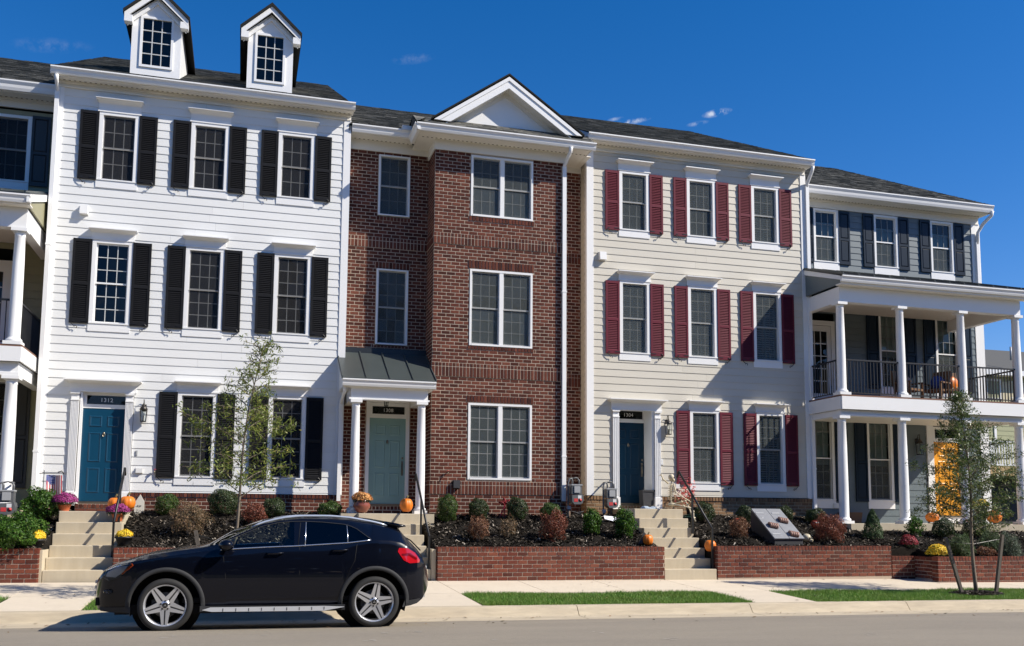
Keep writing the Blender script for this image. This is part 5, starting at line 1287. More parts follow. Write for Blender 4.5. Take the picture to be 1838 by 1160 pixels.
b = MB(); b.box(CARP.x+3.36, CARP.x+3.47, CARP.y-.5, CARP.y+.5, CARP.z+.36, CARP.z+.42); b.build('bumper_plate', mat['silver'], car)
b = MB(); b.tube([cpt(3.21,0,1.22), cpt(3.30,-.2,1.16), cpt(3.42,-.36,1.02)], .01, 5); b.build('rear_wiper', mat['liner'], car)
# inside
b = MB(); b.box(CARP.x+.40, CARP.x+.72, CARP.y-.70, CARP.y+.70, CARP.z+.7, CARP.z+1.05); b.build('dashboard', mat['seatfab'], car)
for nm, sx_, ys in (('front_seat', 1.28, (-.38,.38)), ('rear_seat', 2.15, (-.38,.38))):
    for yv in ys:
        b = MB(); hw = .25
        b.box(CARP.x+sx_-.35, CARP.x+sx_+.12, CARP.y+yv-hw, CARP.y+yv+hw, CARP.z+.5, CARP.z+.66)
        b.prism([cpt(sx_+.0,yv-hw,.64), cpt(sx_+.14,yv-hw,.64), cpt(sx_+.34,yv-hw,1.16), cpt(sx_+.24,yv-hw,1.18)], (0,2*hw,0)); st = b.build(nm, mat['seatfab'], car)
        b = MB(); b.ball(cpt(sx_+.33, yv, 1.27), (.045,.13,.085), 10, 6); b.build('headrest', mat['seatfab'], st)
b = MB(); b.tube([cpt(.82+.05*math.cos(a), -.38+.18*math.sin(a), 1.0+.17*math.cos(a)) for a in np.linspace(0, 2*math.pi, 20)], .013, 6); b.build('steering_wheel', mat['liner'], car)
b = MB(); b.box(CARP.x+.2, CARP.x+3.2, CARP.y-.78, CARP.y+.78, CARP.z+.36, CARP.z+.42); b.build('cabin_floor', mat['liner'], car)
# wheels
def wheel(x, s, dz=0):
    c = Vector(cpt(x, s*.79, WR+dz-.002)); rot = Matrix.Translation(c) @ Matrix.Rotation(s*math.pi/2, 4, 'X')   # local +z points outward
    if s < 0: rot = Matrix.Translation(c) @ Matrix.Rotation(math.pi/2, 4, 'X')
    else: rot = Matrix.Translation(c) @ Matrix.Rotation(-math.pi/2, 4, 'X')
    def T(b): b.v = [tuple(rot @ Vector(v)) for v in b.v]; return b
    b = MB(); b.lathe([(.262,-.10),(.30,-.115),(.333,-.10),(WR,-.07),(WR,.07),(.333,.10),(.30,.113),(.272,.108),(.262,.098)], n=48, cap=False); w_ = T(b).build('wheel', mat['rubber'], car)
    b = MB(); n = 48
    prof = [(.262,.10),(.274,.106),(.268,.094),(.252,.088),(.244,.05),(.236,-.09),(.262,-.10)]
    vs = []; fs = []
    for r_, z in prof:
        for k in range(n): vs.append((r_*math.cos(2*math.pi*k/n), r_*math.sin(2*math.pi*k/n), z))
    for i in range(len(prof)-1):
        for k in range(n): fs.append((i*n+k, i*n+(k+1)%n, (i+1)*n+(k+1)%n, (i+1)*n+k))
    b.smooth = True; b.add(vs, fs); T(b).build('rim', mat['alloy'], w_)
    for k in range(5):
        a = -math.pi/2+k*2*math.pi/5+(.0 if x < 1 else .45)
        q = MB(); ca, sa = math.cos(a), math.sin(a); P = lambda r_, t, z: (r_*ca-t*sa, r_*sa+t*ca, z)
        q.smooth = False
        for t0, t1, u0, u1 in ((-.066,-.010,-.036,-.008),(.010,.066,.008,.036)):
            vs = [P(.05,t0,.078),P(.05,t1,.078),P(.255,u1,.090),P(.255,u0,.090),P(.05,t0,.03),P(.05,t1,.03),P(.255,u1,.045),P(.255,u0,.045)]
            q.add(vs, [(0,3,2,1),(0,1,5,4),(1,2,6,5),(2,3,7,6),(3,0,4,7)])
        T(q).build('spoke', mat['alloy'], w_)
        q = MB(); q.add([P(.05,-.012,.062),P(.05,.012,.062),P(.255,.013,.074),P(.255,-.013,.074)], [(0,3,2,1)]); T(q).build('spoke_channel', mat['darkalloy'], w_)
        q = MB(); a2 = a+math.pi/5; q.lathe([(.011,.05),(.011,.088),(.006,.09)], (.056*math.cos(a2), .056*math.sin(a2), 0), 8); T(q).build('wheel_nut', mat['liner'], w_)
    b = MB(); b.lathe([(.072,.03),(.072,.07),(.05,.08),(.045,.084)], n=24); T(b).build('hub', mat['alloy'], w_)
    b = MB(); b.lathe([(.036,.083),(.036,.09),(.030,.092)], n=20); T(b).build('hub_cap', mat['liner'], w_)
    b = MB()
    for k in range(3):
        a = math.pi/2+k*2*math.pi/3; b.add([(.030*math.cos(a),.030*math.sin(a),.095),(.006*math.cos(a+1.05),.006*math.sin(a+1.05),.096),(0,0,.097),(.006*math.cos(a-1.05),.006*math.sin(a-1.05),.096)], [(0,1,2,3)])
    T(b).build('star_emblem', mat['chrome'], w_)
    b = MB(); b.lathe([(.165,-.02),(.165,.0),(.08,.005)], n=32); T(b).build('brake_disc', mat['rotor'], w_)
    b = MB(); b.box(-.17,-.09,-.06,.07,-.03,.03); T(b).build('brake_caliper', mat['cladding'], w_)
for x in (0, WB):
    wheel(x, -1); wheel(x, 1, -.075)
# ================================================================== plants
mat.update(
 bark=M('young_bark', (.20,.16,.12), .9, nv=.5, ns=20, nstretch=(1,1,.2), bump=.5, bs=60),
 stake=M('weathered_stake', (.13,.11,.09), .9, nv=.5, ns=16, nstretch=(1,1,.2)),
 oak=M('willow_oak_leaf', (.05,.075,.018), .5, rcols=[(0,(.06,.09,.012)),(.45,(.14,.19,.026)),(.8,(.23,.28,.05)),(1,(.38,.34,.09))], transl=.3),
 oak2=M('dark_oak_leaf', (.04,.06,.02), .42, rcols=[(0,(.03,.06,.012)),(.5,(.08,.13,.027)),(.85,(.145,.195,.045)),(1,(.30,.30,.13))], transl=.25),
 boxleaf=M('boxwood_leaf', (.04,.08,.012), .5, rcols=[(0,(.02,.05,.006)),(.5,(.045,.095,.012)),(.85,(.075,.135,.02)),(1,(.14,.17,.03))], transl=.25),
 boxdark=M('dark_boxwood_leaf', (.03,.055,.012), .5, rcols=[(0,(.013,.028,.007)),(.55,(.028,.055,.012)),(1,(.07,.10,.025))], transl=.2),
 broad=M('glossy_broad_leaf', (.05,.12,.015), .5, spec=.3, rcols=[(0,(.022,.06,.008)),(.5,(.048,.125,.014)),(.85,(.085,.18,.022)),(1,(.16,.24,.05))], transl=.3),
 rust=M('rusty_leaf', (.16,.07,.035), .65, rcols=[(0,(.07,.03,.018)),(.4,(.16,.065,.032)),(.75,(.24,.11,.055)),(1,(.30,.18,.09))], transl=.2),
 drab=M('brown_green_leaf', (.16,.11,.05), .65, rcols=[(0,(.05,.045,.02)),(.4,(.13,.09,.04)),(.75,(.24,.15,.08)),(1,(.32,.20,.12))], transl=.2),
 wine=M('wine_leaf', (.16,.04,.025), .6, rcols=[(0,(.06,.02,.012)),(.5,(.19,.05,.028)),(1,(.30,.10,.05))], transl=.25),
 juniper=M('juniper_spray', (.06,.10,.03), .6, rcols=[(0,(.03,.055,.015)),(.5,(.065,.115,.035)),(1,(.13,.18,.07))], transl=.2),
 bluejun=M('grey_juniper_spray', (.07,.10,.06), .6, rcols=[(0,(.035,.055,.03)),(.5,(.075,.11,.065)),(1,(.14,.18,.12))], transl=.2),
 thuja=M('arborvitae_spray', (.03,.07,.015), .6, rcols=[(0,(.012,.03,.006)),(.5,(.03,.075,.014)),(1,(.07,.13,.03))], transl=.2),
 yellowfl=M('yellow_petal', (.85,.58,.01), .6, rcols=[(0,(.75,.42,.005)),(.6,(.88,.62,.01)),(1,(.9,.75,.1))]),
 purplefl=M('magenta_petal', (.30,.02,.17), .6, rcols=[(0,(.13,.01,.07)),(.6,(.30,.02,.16)),(1,(.48,.06,.30))]),
 orangefl=M('orange_petal', (.6,.25,.06), .6, rcols=[(0,(.40,.12,.03)),(.5,(.62,.26,.06)),(1,(.75,.45,.16))]),
 redfl=M('crimson_petal', (.28,.008,.02), .6, rcols=[(0,(.12,.004,.008)),(.6,(.26,.008,.018)),(1,(.42,.03,.05))]),
 coral=M('coral_petal', (.75,.10,.09), .6, rcols=[(0,(.55,.04,.04)),(.6,(.8,.14,.12)),(1,(.85,.3,.24))]),
 terracotta=M('terracotta', (.52,.13,.045), .7, nv=.2, ns=9),
 glaze=M('brown_glazed_pot', (.24,.075,.05), .25, nv=.2, ns=5),
 darkpot=M('dark_plastic_pot', (.018,.018,.02), .5),
)
def leaves(P, N, l, w_, droop=0., jit=.8):
    """one pointed leaf (a rhombus) per point P, roughly facing N"""
    n = len(P); l_ = l*NR.uniform(.65, 1.25, n)[:, None]; ww = w_*NR.uniform(.7, 1.2, n)[:, None]
    nn = N+NR.normal(0, jit, (n, 3)); nn /= np.linalg.norm(nn, axis=1)[:, None]+1e-9
    a = NR.normal(0, 1, (n, 3)); a[:, 2] -= droop; a -= nn*np.sum(a*nn, 1)[:, None]; a /= np.linalg.norm(a, axis=1)[:, None]+1e-9
    b = np.cross(nn, a); fold = nn*l_*.12
    return np.stack([P-a*l_*.5, P+b*ww*.5-fold*.4, P+a*l_*.5, P-b*ww*.5-fold*.4], 1)
def shell(n, c, r, inner=.55, zmin=-.75, bumps=.14, seed=0):
    rng = np.random.default_rng(seed); d = rng.normal(0, 1, (int(n*1.6)+8, 3)); d /= np.linalg.norm(d, axis=1)[:, None]; d = d[d[:, 2] > zmin][:n]
    k = 1+bumps*(np.sin(d[:, 0]*4.1+seed)*np.sin(d[:, 1]*4.7+seed*2)+.6*np.sin(d[:, 2]*6+d[:, 0]*5+seed))
    rad = k*(inner+(1-inner)*rng.uniform(0, 1, len(d))**.45)
    return np.array(c)+d*rad[:, None]*np.array(r), d
def on_bed(x, y):
    """where the photograph's pixel meets a planting bed"""
    best = None
    for Y in np.linspace(-3.8, .4, 400):
        p = px(x, y, Y=Y)
        if p.z <= bedz(p.x, Y)+.0: return Vector((p.x, Y, bedz(p.x, Y)))
    p = px(x, y, Y=-.3); return Vector((p.x, -.3, bedz(p.x, -.3)))
def mpp(p): return (p-CAM).dot(_f)/FPX         # metres per photograph pixel at p
SEED = [11]
KIND = {  # material, leaf length, width, leaves per square metre of shell, droop
 'box': ('boxleaf', .028, .016, 9000), 'boxd': ('boxdark', .028, .016, 8500), 'broad': ('broad', .060, .030, 2600), 'rust': ('rust', .036, .020, 3600), 'drab': ('drab', .036, .018, 3400),
 'wine': ('wine', .036, .02, 3800), 'thuja': ('thuja', .045, .012, 9000), 'juni': ('juniper', .085, .010, 5200), 'bjuni': ('bluejun', .07, .010, 5200)}
def shrub(kind, x, y, wpx, hpx, label, name='shrub', base=None, group='shrubs planted in the mulch beds', cat='shrub', dens=1.):
    p = base or on_bed(x, y); k = mpp(p); w_, h = wpx*k, hpx*k; m, l, lw, dn = KIND[kind]; SEED[0] += 1; sd_ = SEED[0]
    t = thing(name, label, cat, p, group=group)
    if kind == 'thuja':
        n = int(dn*w_*h*2.2); rng = np.random.default_rng(sd_); u = rng.uniform(0, 1, n)**.8; th = rng.uniform(0, 2*np.pi, n); rad = (w_/2)*np.clip(1.15*(1-u)**.65, 0, 1)*(1+.13*np.sin(th*5+u*17))*(.72+.28*rng.uniform(0, 1, n)**.4)
        d = np.stack([np.cos(th), np.sin(th), .3+0*th], 1); P = np.array(p)+np.stack([rad*np.cos(th), rad*np.sin(th), .02+u*h], 1)
        V = leaves(P, d, l, lw, -1.2, .5)
    elif kind in ('juni', 'bjuni'):
        n = int(dn*w_*h*2.0); P, d = shell(n, (p.x, p.y, p.z+h*.18), (w_/2, w_/2*.8, h*.80), .35, -.25, .3, sd_)
        V = leaves(P, d*.2+np.array([0, 0, .6]), l, lw, -.6, .7)
    else:
        area = 3.1*w_*h*dens; n = int(dn*area); zc = h*.52
        P, d = shell(n, (p.x, p.y, p.z+zc), (w_/2, w_/2, h*.52), .45 if kind in ('rust','drab','wine','broad') else .72, -.85, .26 if kind in ('broad','rust','drab','wine') else .13, sd_)
        V = leaves(P, d, l, lw, .2, .75 if kind in ('broad','rust','drab','wine') else .6)
    quads('foliage', V, mat[m], t)
    b = MB(); rng = random.Random(sd_)
    for i in range(5 if kind != 'thuja' else 1):
        a = rng.uniform(0, 6.28); q = rng.uniform(.2, .75)*w_/2*(0 if kind == 'thuja' else 1)
        b.tube([(p.x, p.y, p.z-.03), (p.x+.4*q*math.cos(a), p.y+.4*q*math.sin(a), p.z+h*.3), (p.x+q*math.cos(a), p.y+q*math.sin(a), p.z+h*.7)], [.012,.009,.004], 5)
    b.build('stem', mat['bark'], t)
    return t
def mums(x, y, rpx, fl, pot, label, base=None, potr=.13, poth=.2, flat=.62, name='potted_mums', group='pots of autumn flowers', leaf='boxdark', p=None):
    p = p or base or on_bed(x, y); k = mpp(p); r = rpx*k; t = thing(name, label, 'flowers', p, group=group)
    z0 = p.z
    if pot:
        b = MB()
        if pot == 'glaze': prof = [(potr*.55,0),(potr*.62,.012),(potr*1.0,poth*.42),(potr*1.06,poth*.62),(potr*.80,poth*.90),(potr*.86,poth),(potr*.74,poth),(potr*.7,poth*.9)]
        elif pot == 'darkpot': prof = [(potr*.62,0),(potr*.68,.012),(potr*.98,poth*.80),(potr*1.10,poth*.82),(potr*1.12,poth),(potr*.98,poth),(potr*.94,poth*.85)]
        else: prof = [(potr*.66,0),(potr*.68,.01),(potr*.92,poth*.74),(potr*1.03,poth*.76),(potr*1.05,poth),(potr*.92,poth),(potr*.88,poth*.9)]
        b.lathe(prof, p, 22); b.build('pot', mat[pot], t); z0 += poth*.86
    SEED[0] += 1; c = (p.x, p.y, z0+r*flat*.35); rr = (r, r*.95, r*flat)
    P, d = shell(int(4200*r*r*4)+150, c, (rr[0]*.93, rr[1]*.93, rr[2]*.9), .5, -.5, .1, SEED[0]); quads('foliage', leaves(P, d, .035, .018, .1, .8), mat[leaf], t)
    P, d = shell(int(7000*r*r*4)+120, c, rr, .86, -.05, .10, SEED[0]); 
    n = len(P); V = np.concatenate([leaves(P+NR.normal(0, .006, (n, 3)), d, .024, .020, 0, .35) for _ in range(2)]); quads('blossoms', V, mat[fl], t)
    return t
def tree(base, h, top_dx, prof, nb, lv, m, label, seed, leaf=(.095, .020), r0=.035, cl=.5, spread=.085, t0=.30):
    rng = random.Random(seed); t = thing('young_tree', label, 'tree', base)
    def tr(u): return Vector((base.x+top_dx*u*u*1.0+.025*math.sin(u*9+seed), base.y+.02*math.sin(u*7), base.z+h*u))
    b = MB(); b.smooth = True; b.tube([tr(u) for u in np.linspace(0, 1, 18)], [lerp(r0, .006, u**.8) for u in np.linspace(0, 1, 18)], 8); b.build('trunk', mat['bark'], t)
    br = MB(); br.smooth = True; P = []
    for i in range(nb):
        u = t0+(.99-t0)*((i+.5)/nb)**.92; az = i*2.399963+rng.uniform(-.4, .4); a = tr(u)
        L = interp(u, prof)*rng.uniform(.62, 1.08); up = rng.uniform(.15, .55)*(1.3 if u > .8 else 1)
        e = a+Vector((math.cos(az)*L, math.sin(az)*L, up*L)); mid = a.lerp(e, .5)+Vector((0, 0, L*.09)); pts = [a, mid, e]
        br.tube([a, a.lerp(mid, .5)+Vector((0,0,L*.02)), mid, e], [.010*lerp(1, .5, u), .008, .006, .003], 5)
        k = max(2, int(L*6))
        for j in range(k):
            v = .18+.82*(j+.5)/k; q = a.lerp(mid, v*2) if v < .5 else mid.lerp(e, v*2-1)
            for s in range(2):
                tw = q+Vector((rng.gauss(0, 1), rng.gauss(0, 1), rng.gauss(.2, .7))).normalized()*rng.uniform(.07, .26)*(.6+L*.5)
                br.tube([q, tw], [.004, .0015], 3, cap=False)
                n = int(lv*rng.uniform(.5, 1.5))
                for _ in range(n):
                    f = rng.uniform(.2, 1.15); P.append(tuple(q.lerp(tw, f)+Vector((rng.gauss(0, spread), rng.gauss(0, spread), rng.gauss(-.02, spread)))*.6))
    br.build('limbs', mat['bark'], t)
    P = np.array(P); quads('crown', leaves(P, np.tile([0, 0, .5], (len(P), 1)), leaf[0], leaf[1], .5, 1.), mat[m], t)
    return t
b1 = Vector((TREE1.x, -6.1, G(TREE1.x)-.0)); k1 = mpp(Vector((b1.x, b1.y, 2)))
tree(b1, 4.40, .36, [(.3,.4),(.40,.95),(.50,.9),(.60,1.2),(.68,.95),(.78,.62),(.88,.34),(.96,.36),(1,.18)], 40, 15, 'oak', 'slender young tree with sparse crown growing behind the black car', 5, spread=.075, t0=.385)
b2 = Vector((TREE2.x, TREE2.y, .0+G(TREE2.x)+.01))
tree(b2, 4.22, -.22, [(.25,.5),(.34,1.3),(.45,1.3),(.58,1.08),(.68,.82),(.78,.55),(.88,.34),(1,.15)], 78, 24, 'oak2', 'young tree with full dark crown tied between two wooden stakes', 9, leaf=(.075,.020), r0=.045, spread=.08, t0=.30)
def stake(x0, y0, x1, y1, Y, label, cut=True):
    a, c = px(x0, y0, Y=Y), px(x1, y1, Y=Y); t = thing('tree_stake', label, 'stake', a, group='wooden stakes holding the young trees')
    b = MB(); d = (c-a).normalized(); s = d.cross(Vector((0,1,0))).normalized()*.030; n = d.cross(s).normalized()*.030
    a2 = a-d*.15; vs = [a2-s-n,a2+s-n,a2+s+n,a2-s+n,c-s-n,c+s-n,c+s+n,c-s+n]; b.add(vs, [(0,3,2,1),(4,5,6,7),(0,1,5,4),(1,2,6,5),(2,3,7,6),(3,0,4,7)]); b.build('post', mat['stake'], t)
    b = MB(); tt_ = tree_tie; q = a+(c-a)*.93; b.tube([q+Vector((0,-.035,0)), q+Vector((.04,0,0)), tt_, q+Vector((0,.035,0))], .005, 4); b.build('tie_wire', mat['iron'], t)
tree_tie = Vector((b2.x-.01, b2.y, b2.z+1.05))
stake(1727, 1066, 1697, 965, -6.0, 'weathered wooden stake leaning towards the left of the full young tree')
stake(1788, 1063, 1799, 960, -5.9, 'weathered wooden stake with black strap right of the full young tree')
tree_tie = Vector((b1.x, b1.y, b1.z+.95))
stake(372, 1075, 351, 952, -6.1, 'weathered wooden stake leaning up behind the bonnet of the black car')
# ring of mulch round the staked tree
b = MB(); b.smooth = True; c = TREE2; n = 28
rows = [(1.0,-.03),(.9,.03),(.6,.06),(.2,.075)]
vs = [(c.x+.66*r_*math.cos(2*math.pi*k/n)*(1+.08*math.sin(3*k)), c.y+.44*r_*math.sin(2*math.pi*k/n), G(c.x)+.01+z) for r_, z in rows for k in range(n)]
b.add(vs, [(i*n+k, i*n+(k+1)%n, (i+1)*n+(k+1)%n, (i+1)*n+k) for i in range(3) for k in range(n)]+[tuple(range(3*n, 4*n))]); tag(b.build('mulch_ring', mat['mulch'], kind='stuff'), 'ring of dark mulch round the foot of the staked young tree', 'mulch')
V = []
for _ in range(900):
    a, r_ = R.uniform(0, 6.28), math.sqrt(R.random()); p = Vector((c.x+.64*r_*math.cos(a), c.y+.43*r_*math.sin(a), G(c.x)+.025+interp(r_, [(.2,.075),(.6,.06),(.9,.03),(1,-.02)])))
    a = R.uniform(0, 6.28); d = Vector((math.cos(a), math.sin(a), R.uniform(-.4,.5))).normalized()*R.uniform(.015,.04); e = Vector((-d.y, d.x, 0)).normalized()*.01; V.append([tuple(p-d-e), tuple(p+d-e), tuple(p+d+e), tuple(p-d+e)])
tag(quads('mulch_chips', np.array(V), mat['chip'], kind='stuff'), 'loose mulch chips round the foot of the staked tree', 'mulch')

S = shrub
S('broad', 70, 938, 60, 60, 'bright green broadleaf shrub beside the top of the steps with the flag')
S('broad', 22, 990, 84, 66, 'bright green shrub spreading over the retaining wall at the left edge')
S('broad', 70, 962, 30, 26, 'small bright green shrub between two larger ones at the left edge')
S('box', 300, 926, 40, 38, 'round yellow green boxwood next to the white grave marker')
S('drab', 338, 962, 68, 58, 'wide brownish shrub left of the slender young tree')
S('boxd', 401, 926, 54, 46, 'loose dark green shrub behind the slender young tree')
S('wine', 456, 944, 44, 40, 'small rust red shrub between the slender tree and the car roof')
S('boxd', 490, 930, 42, 34, 'rounded green boxwood under the right ground floor window of house 1312')
S('box', 592, 928, 44, 26, 'low bright green boxwood beside the downspout of house 1312')
S('box', 803, 938, 36, 48, 'tall green boxwood nearest the steps of the red brick house')
S('boxd', 859, 933, 38, 36, 'round green boxwood left of the crimson bow decoration')
S('boxd', 928, 934, 38, 40, 'round green boxwood with the crimson bow beside it')
S('box', 988, 934, 38, 30, 'low green boxwood under the downspout of the red brick house')
S('rust', 858, 972, 38, 44, 'rusty brown shrub with shadow just above the long retaining wall', )
S('drab', 912, 966, 32, 36, 'thin straw brown shrub between two rusty shrubs', dens=.55)
S('wine', 995, 972, 46, 52, 'largest rust red shrub above the long retaining wall')
S('broad', 1063, 962, 32, 46, 'bright green broadleaf shrub left of the sheet of white paper')
S('broad', 1121, 966, 38, 50, 'bright green broadleaf shrub next to the steps of house 1304')
S('boxd', 1265, 938, 34, 36, 'dark green boxwood right of the sitting skeleton')
S('boxd', 1337, 938, 28, 30, 'dark green boxwood behind the grey cellar hatch')
S('boxd', 1408, 938, 30, 28, 'dark green boxwood partly hidden by the right edge of the grey hatch')
S('boxd', 1465, 940, 36, 26, 'dark green boxwood at the foot of the white downspout')
S('rust', 1327, 966, 36, 36, 'rusty brown shrub left of the grey cellar hatch')
S('wine', 1488, 974, 58, 48, 'wide rust red shrub right of the grey cellar hatch')
S('thuja', 1567, 968, 34, 52, 'small dark green cone shaped arborvitae in front of the white porch')
S('broad', 1643, 964, 28, 36, 'small leafy green plant behind the crimson flowers', dens=.6)
S('boxd', 1694, 966, 36, 34, 'dark green boxwood behind the yellow flowers')
S('boxd', 1752, 966, 42, 36, 'dark green boxwood behind the trunk of the staked tree')
S('juni', 1726, 1000, 48, 40, 'feathery green juniper left of the staked tree trunk', name='juniper', group='junipers above the low wall')
S('juni', 1778, 988, 44, 32, 'feathery green juniper right of the staked tree trunk', name='juniper', group='junipers above the low wall')
S('bjuni', 1812, 1002, 42, 46, 'grey green juniper at the right picture edge', name='juniper', group='junipers above the low wall')
S('rust', 1768, 1000, 34, 18, 'low orange brown juniper between two green ones', name='juniper', group='junipers above the low wall')
mums(61, 984, 19, 'yellowfl', 'darkpot', 'yellow mums in a wide dark pot left of the front steps', potr=.19, poth=.17, flat=.7, base=px(61, 984, Y=-2.62))
mums(222, 979, 15, 'yellowfl', 'darkpot', 'yellow mums in a dark pot right of the front steps', potr=.16, poth=.17, flat=.7, base=px(222, 979, Y=-2.55))
mums(115, 917, 21, 'purplefl', 'terracotta', 'magenta mums in an orange pot on the left of the landing', p=px(115, 919, Y=-1.45), potr=.13, poth=.17, flat=.75)
mums(211, 936, 20, 'purplefl', 'terracotta', 'magenta mums in a red pot hanging over the right side of the steps', p=px(211, 936, Y=-1.72), potr=.12, poth=.17, flat=.7)
mums(649, 920, 18, 'orangefl', 'glaze', 'orange mums in a brown glazed urn beside the pale teal door', p=px(649, 920, Y=-1.1), potr=.185, poth=.27, flat=.75)
mums(1631, 982, 16, 'redfl', None, 'crimson mums growing in the mulch left of the yellow ones', flat=1.0, name='flower_clump', group='flower clumps in the mulch')
mums(1684, 1000, 20, 'yellowfl', None, 'bright yellow mums growing above the corner of the low wall', flat=.85, name='flower_clump', group='flower clumps in the mulch', leaf='boxleaf')
mums(1580, 988, 5, 'yellowfl', None, 'tiny yellow flower just behind the stepped end of the wall', base=px(1581, 990, Y=-2.6), flat=1.2, name='flower_clump', group='flower clumps in the mulch')
mums(1762, 935, 14, 'yellowfl', 'darkpot', 'yellow mums in a tall dark pot on the porch behind the staked tree', p=px(1762, 936, Y=-1.1), potr=.16, poth=.42, flat=.8)
# ================================================================== things by the doors and in the beds
mat.update(
 pumpkin=M('pumpkin_skin', (.75,.20,.015), .45, nv=.3, ns=8, col2=(.55,.13,.01)),
 stalk=M('pumpkin_stalk', (.12,.10,.04), .8),
 bone=M('plastic_bone', (.62,.55,.40), .5, nv=.4, ns=30, col2=(.35,.28,.17)),
 styro=M('painted_foam', (.62,.60,.53), .8, nv=.25, ns=12),
 inkgrey=M('grey_ink', (.10,.10,.09), .8),
 meter=M('meter_grey', (.14,.145,.15), .5, metal=.2, nv=.3, ns=14),
 meterlight=M('meter_face', (.36,.37,.38), .4),
 redlabel=M('red_label', (.55,.05,.05), .5), whitelabel=M('white_label', (.7,.7,.7), .5),
 rustpipe=M('rusty_pipe', (.20,.13,.08), .7, nv=.5, ns=20),
 hatch=M('painted_tin', (.30,.31,.33), .45, nv=.4, ns=6, col2=(.20,.205,.22), metal=.2),
 hatchside=M('dark_tin', (.035,.036,.04), .6),
 flesh=M('rubber_flesh', (.30,.17,.13), .5, nv=.3, ns=20),
 paper=M('white_paper', (.75,.77,.82), .8), bluecloth=M('pale_blue_cloth', (.35,.42,.50), .9),
 flagred=M('flag_red', (.45,.06,.07), .8), flagwhite=M('flag_white', (.75,.72,.72), .8), flagblue=M('flag_blue', (.07,.09,.26), .8),
 wicker=M('brown_wicker', (.16,.08,.035), .7), bluefab=M('blue_fabric', (.02,.05,.22), .8),
 plasticwhite=M('white_plastic', (.75,.75,.73), .4), redball=M('red_glass', (.35,.02,.015), .2), pinktag=M('pink_tag', (.8,.25,.2), .7),
 farroof=M('far_grey_shingle', (.095,.095,.09), .9, rcols=[(0,(.07,.07,.066)),(1,(.12,.12,.11))], nv=.3, ns=12),
 sage=M('sage_siding', (.34,.35,.20), .6, rv=.03), buff=M('buff_siding', (.62,.54,.36), .6, rv=.03),
 timber=M('raw_timber', (.50,.34,.16), .8, nv=.2, ns=8), farleaf=M('far_tree_leaf', (.03,.05,.02), .7, rcols=[(0,(.012,.022,.008)),(.6,(.03,.05,.016)),(1,(.07,.08,.03))]),
)
def pumpkin(p, r, label, squash=.85, tilt=0.):
    t = thing('pumpkin', label, 'pumpkin', p, group='orange pumpkins on steps and porch'); h = 2*r*squash
    prof = [(.05*r,.10*h),(.35*r,.015*h),(.62*r,.05*h),(.88*r,.22*h),(1.0*r,.47*h),(.93*r,.73*h),(.70*r,.92*h),(.42*r,.985*h),(.16*r,.93*h),(.03*r,.91*h)]
    b = MB(); b.lathe(prof, p, 54, wob=lambda th: 1-.055*abs(math.cos(4.5*th))**6-.0*th); b.build('flesh', mat['pumpkin'], t)
    b = MB(); q = Vector(p)+Vector((0,0,.9*h)); b.tube([q, q+Vector((.01,0,.05*r/.14)), q+Vector((.04*r/.14,0,.09*r/.14))], [.026*r/.14,.018*r/.14,.022*r/.14], 7); b.build('stalk', mat['stalk'], t)
    return t
pumpkin(px(729, 919, Y=-1.35), .15, 'orange pumpkin beside the column of the small metal roofed entry', 1.0)
pumpkin(px(228, 915, Y=-1.25), .165, 'larger orange pumpkin right of the bright blue door', .85)
pumpkin(px(206, 914, Y=-1.0), .15, 'smaller orange pumpkin partly hidden behind the handrail by the blue door', .8)
pumpkin(on_bed(1163, 979), .12, 'orange pumpkin with a black leaf by the left side of house 1304 steps', 1.0)
pumpkin(px(1275, 990, Y=-2.80), .135, 'orange pumpkin behind the handrail post right of house 1304 steps', .95)
pumpkin(px(1674, 938, Y=-1.2), .18, 'squat striped pumpkin left of the staked tree on the white porch', .72)
pumpkin(px(1785, 939, Y=-1.35), .20, 'round orange pumpkin on the porch edge right of the staked tree', .85)
pumpkin(px(1697, 700, Y=.1), .26, 'big sunlit orange pumpkin behind the balcony railing', .8) if False else None
b = MB(); p = on_bed(1156, 978); t = thing('black_paper_leaf', 'crumpled black leaf leaning on the orange pumpkin', 'decoration', p)
b.prism([p+Vector(q) for q in ((-.16,-.02,.0),(.02,-.03,.05),(.06,-.03,.22),(-.02,-.02,.30),(-.06,-.02,.16))], (0,.012,0)); b.build('leaf_blade', mat['hatchside'], t)

# handrails
def handrail(label, low, high, posts, Yl, Yh, end=None):
    """low, high: ends of the sloping rail"""
    t = thing('handrail', label, 'handrail', low, group='black iron handrails of the front steps')
    b = MB(); b.tube([low, high]+([end] if end is not None else []), .026, 8); b.build('rail', mat['iron'], t)
    for a, c in posts:
        q = MB(); q.box(a.x-.02, a.x+.02, a.y-.02, a.y+.02, a.z-.03, c); q.build('post', mat['iron'], t)
    b = MB(); b.box(posts[0][0].x-.05,posts[0][0].x+.05,posts[0][0].y-.05,posts[0][0].y+.05,posts[0][0].z-.01,posts[0][0].z+.012); b.build('base_plate', mat['iron'], t)
def stair_rail(label, x, y0, zs0, yhi, zs1, h=.90):
    low = Vector((x, y0, zs0+h)); high = Vector((x, yhi, zs1+h))
    mid = low.lerp(high, .58)
    handrail(label, low, high, [(Vector((x, y0, zs0)), low.z), (Vector((x, mid.y, mid.z-h)), mid.z)], y0, yhi, end=high+Vector((0, .10, -.14)))
stair_rail('black handrail on the right of the steps to the bright blue door', -2.36, -2.62, .42, -1.20, 1.54)
stair_rail('black handrail on the right of the steps to the pale teal door', 3.82, -2.95, .16, -1.25, 1.53)
stair_rail('black handrail on the right of the steps beside the skeleton', 10.33, -2.98, .35, -1.30, 1.72)
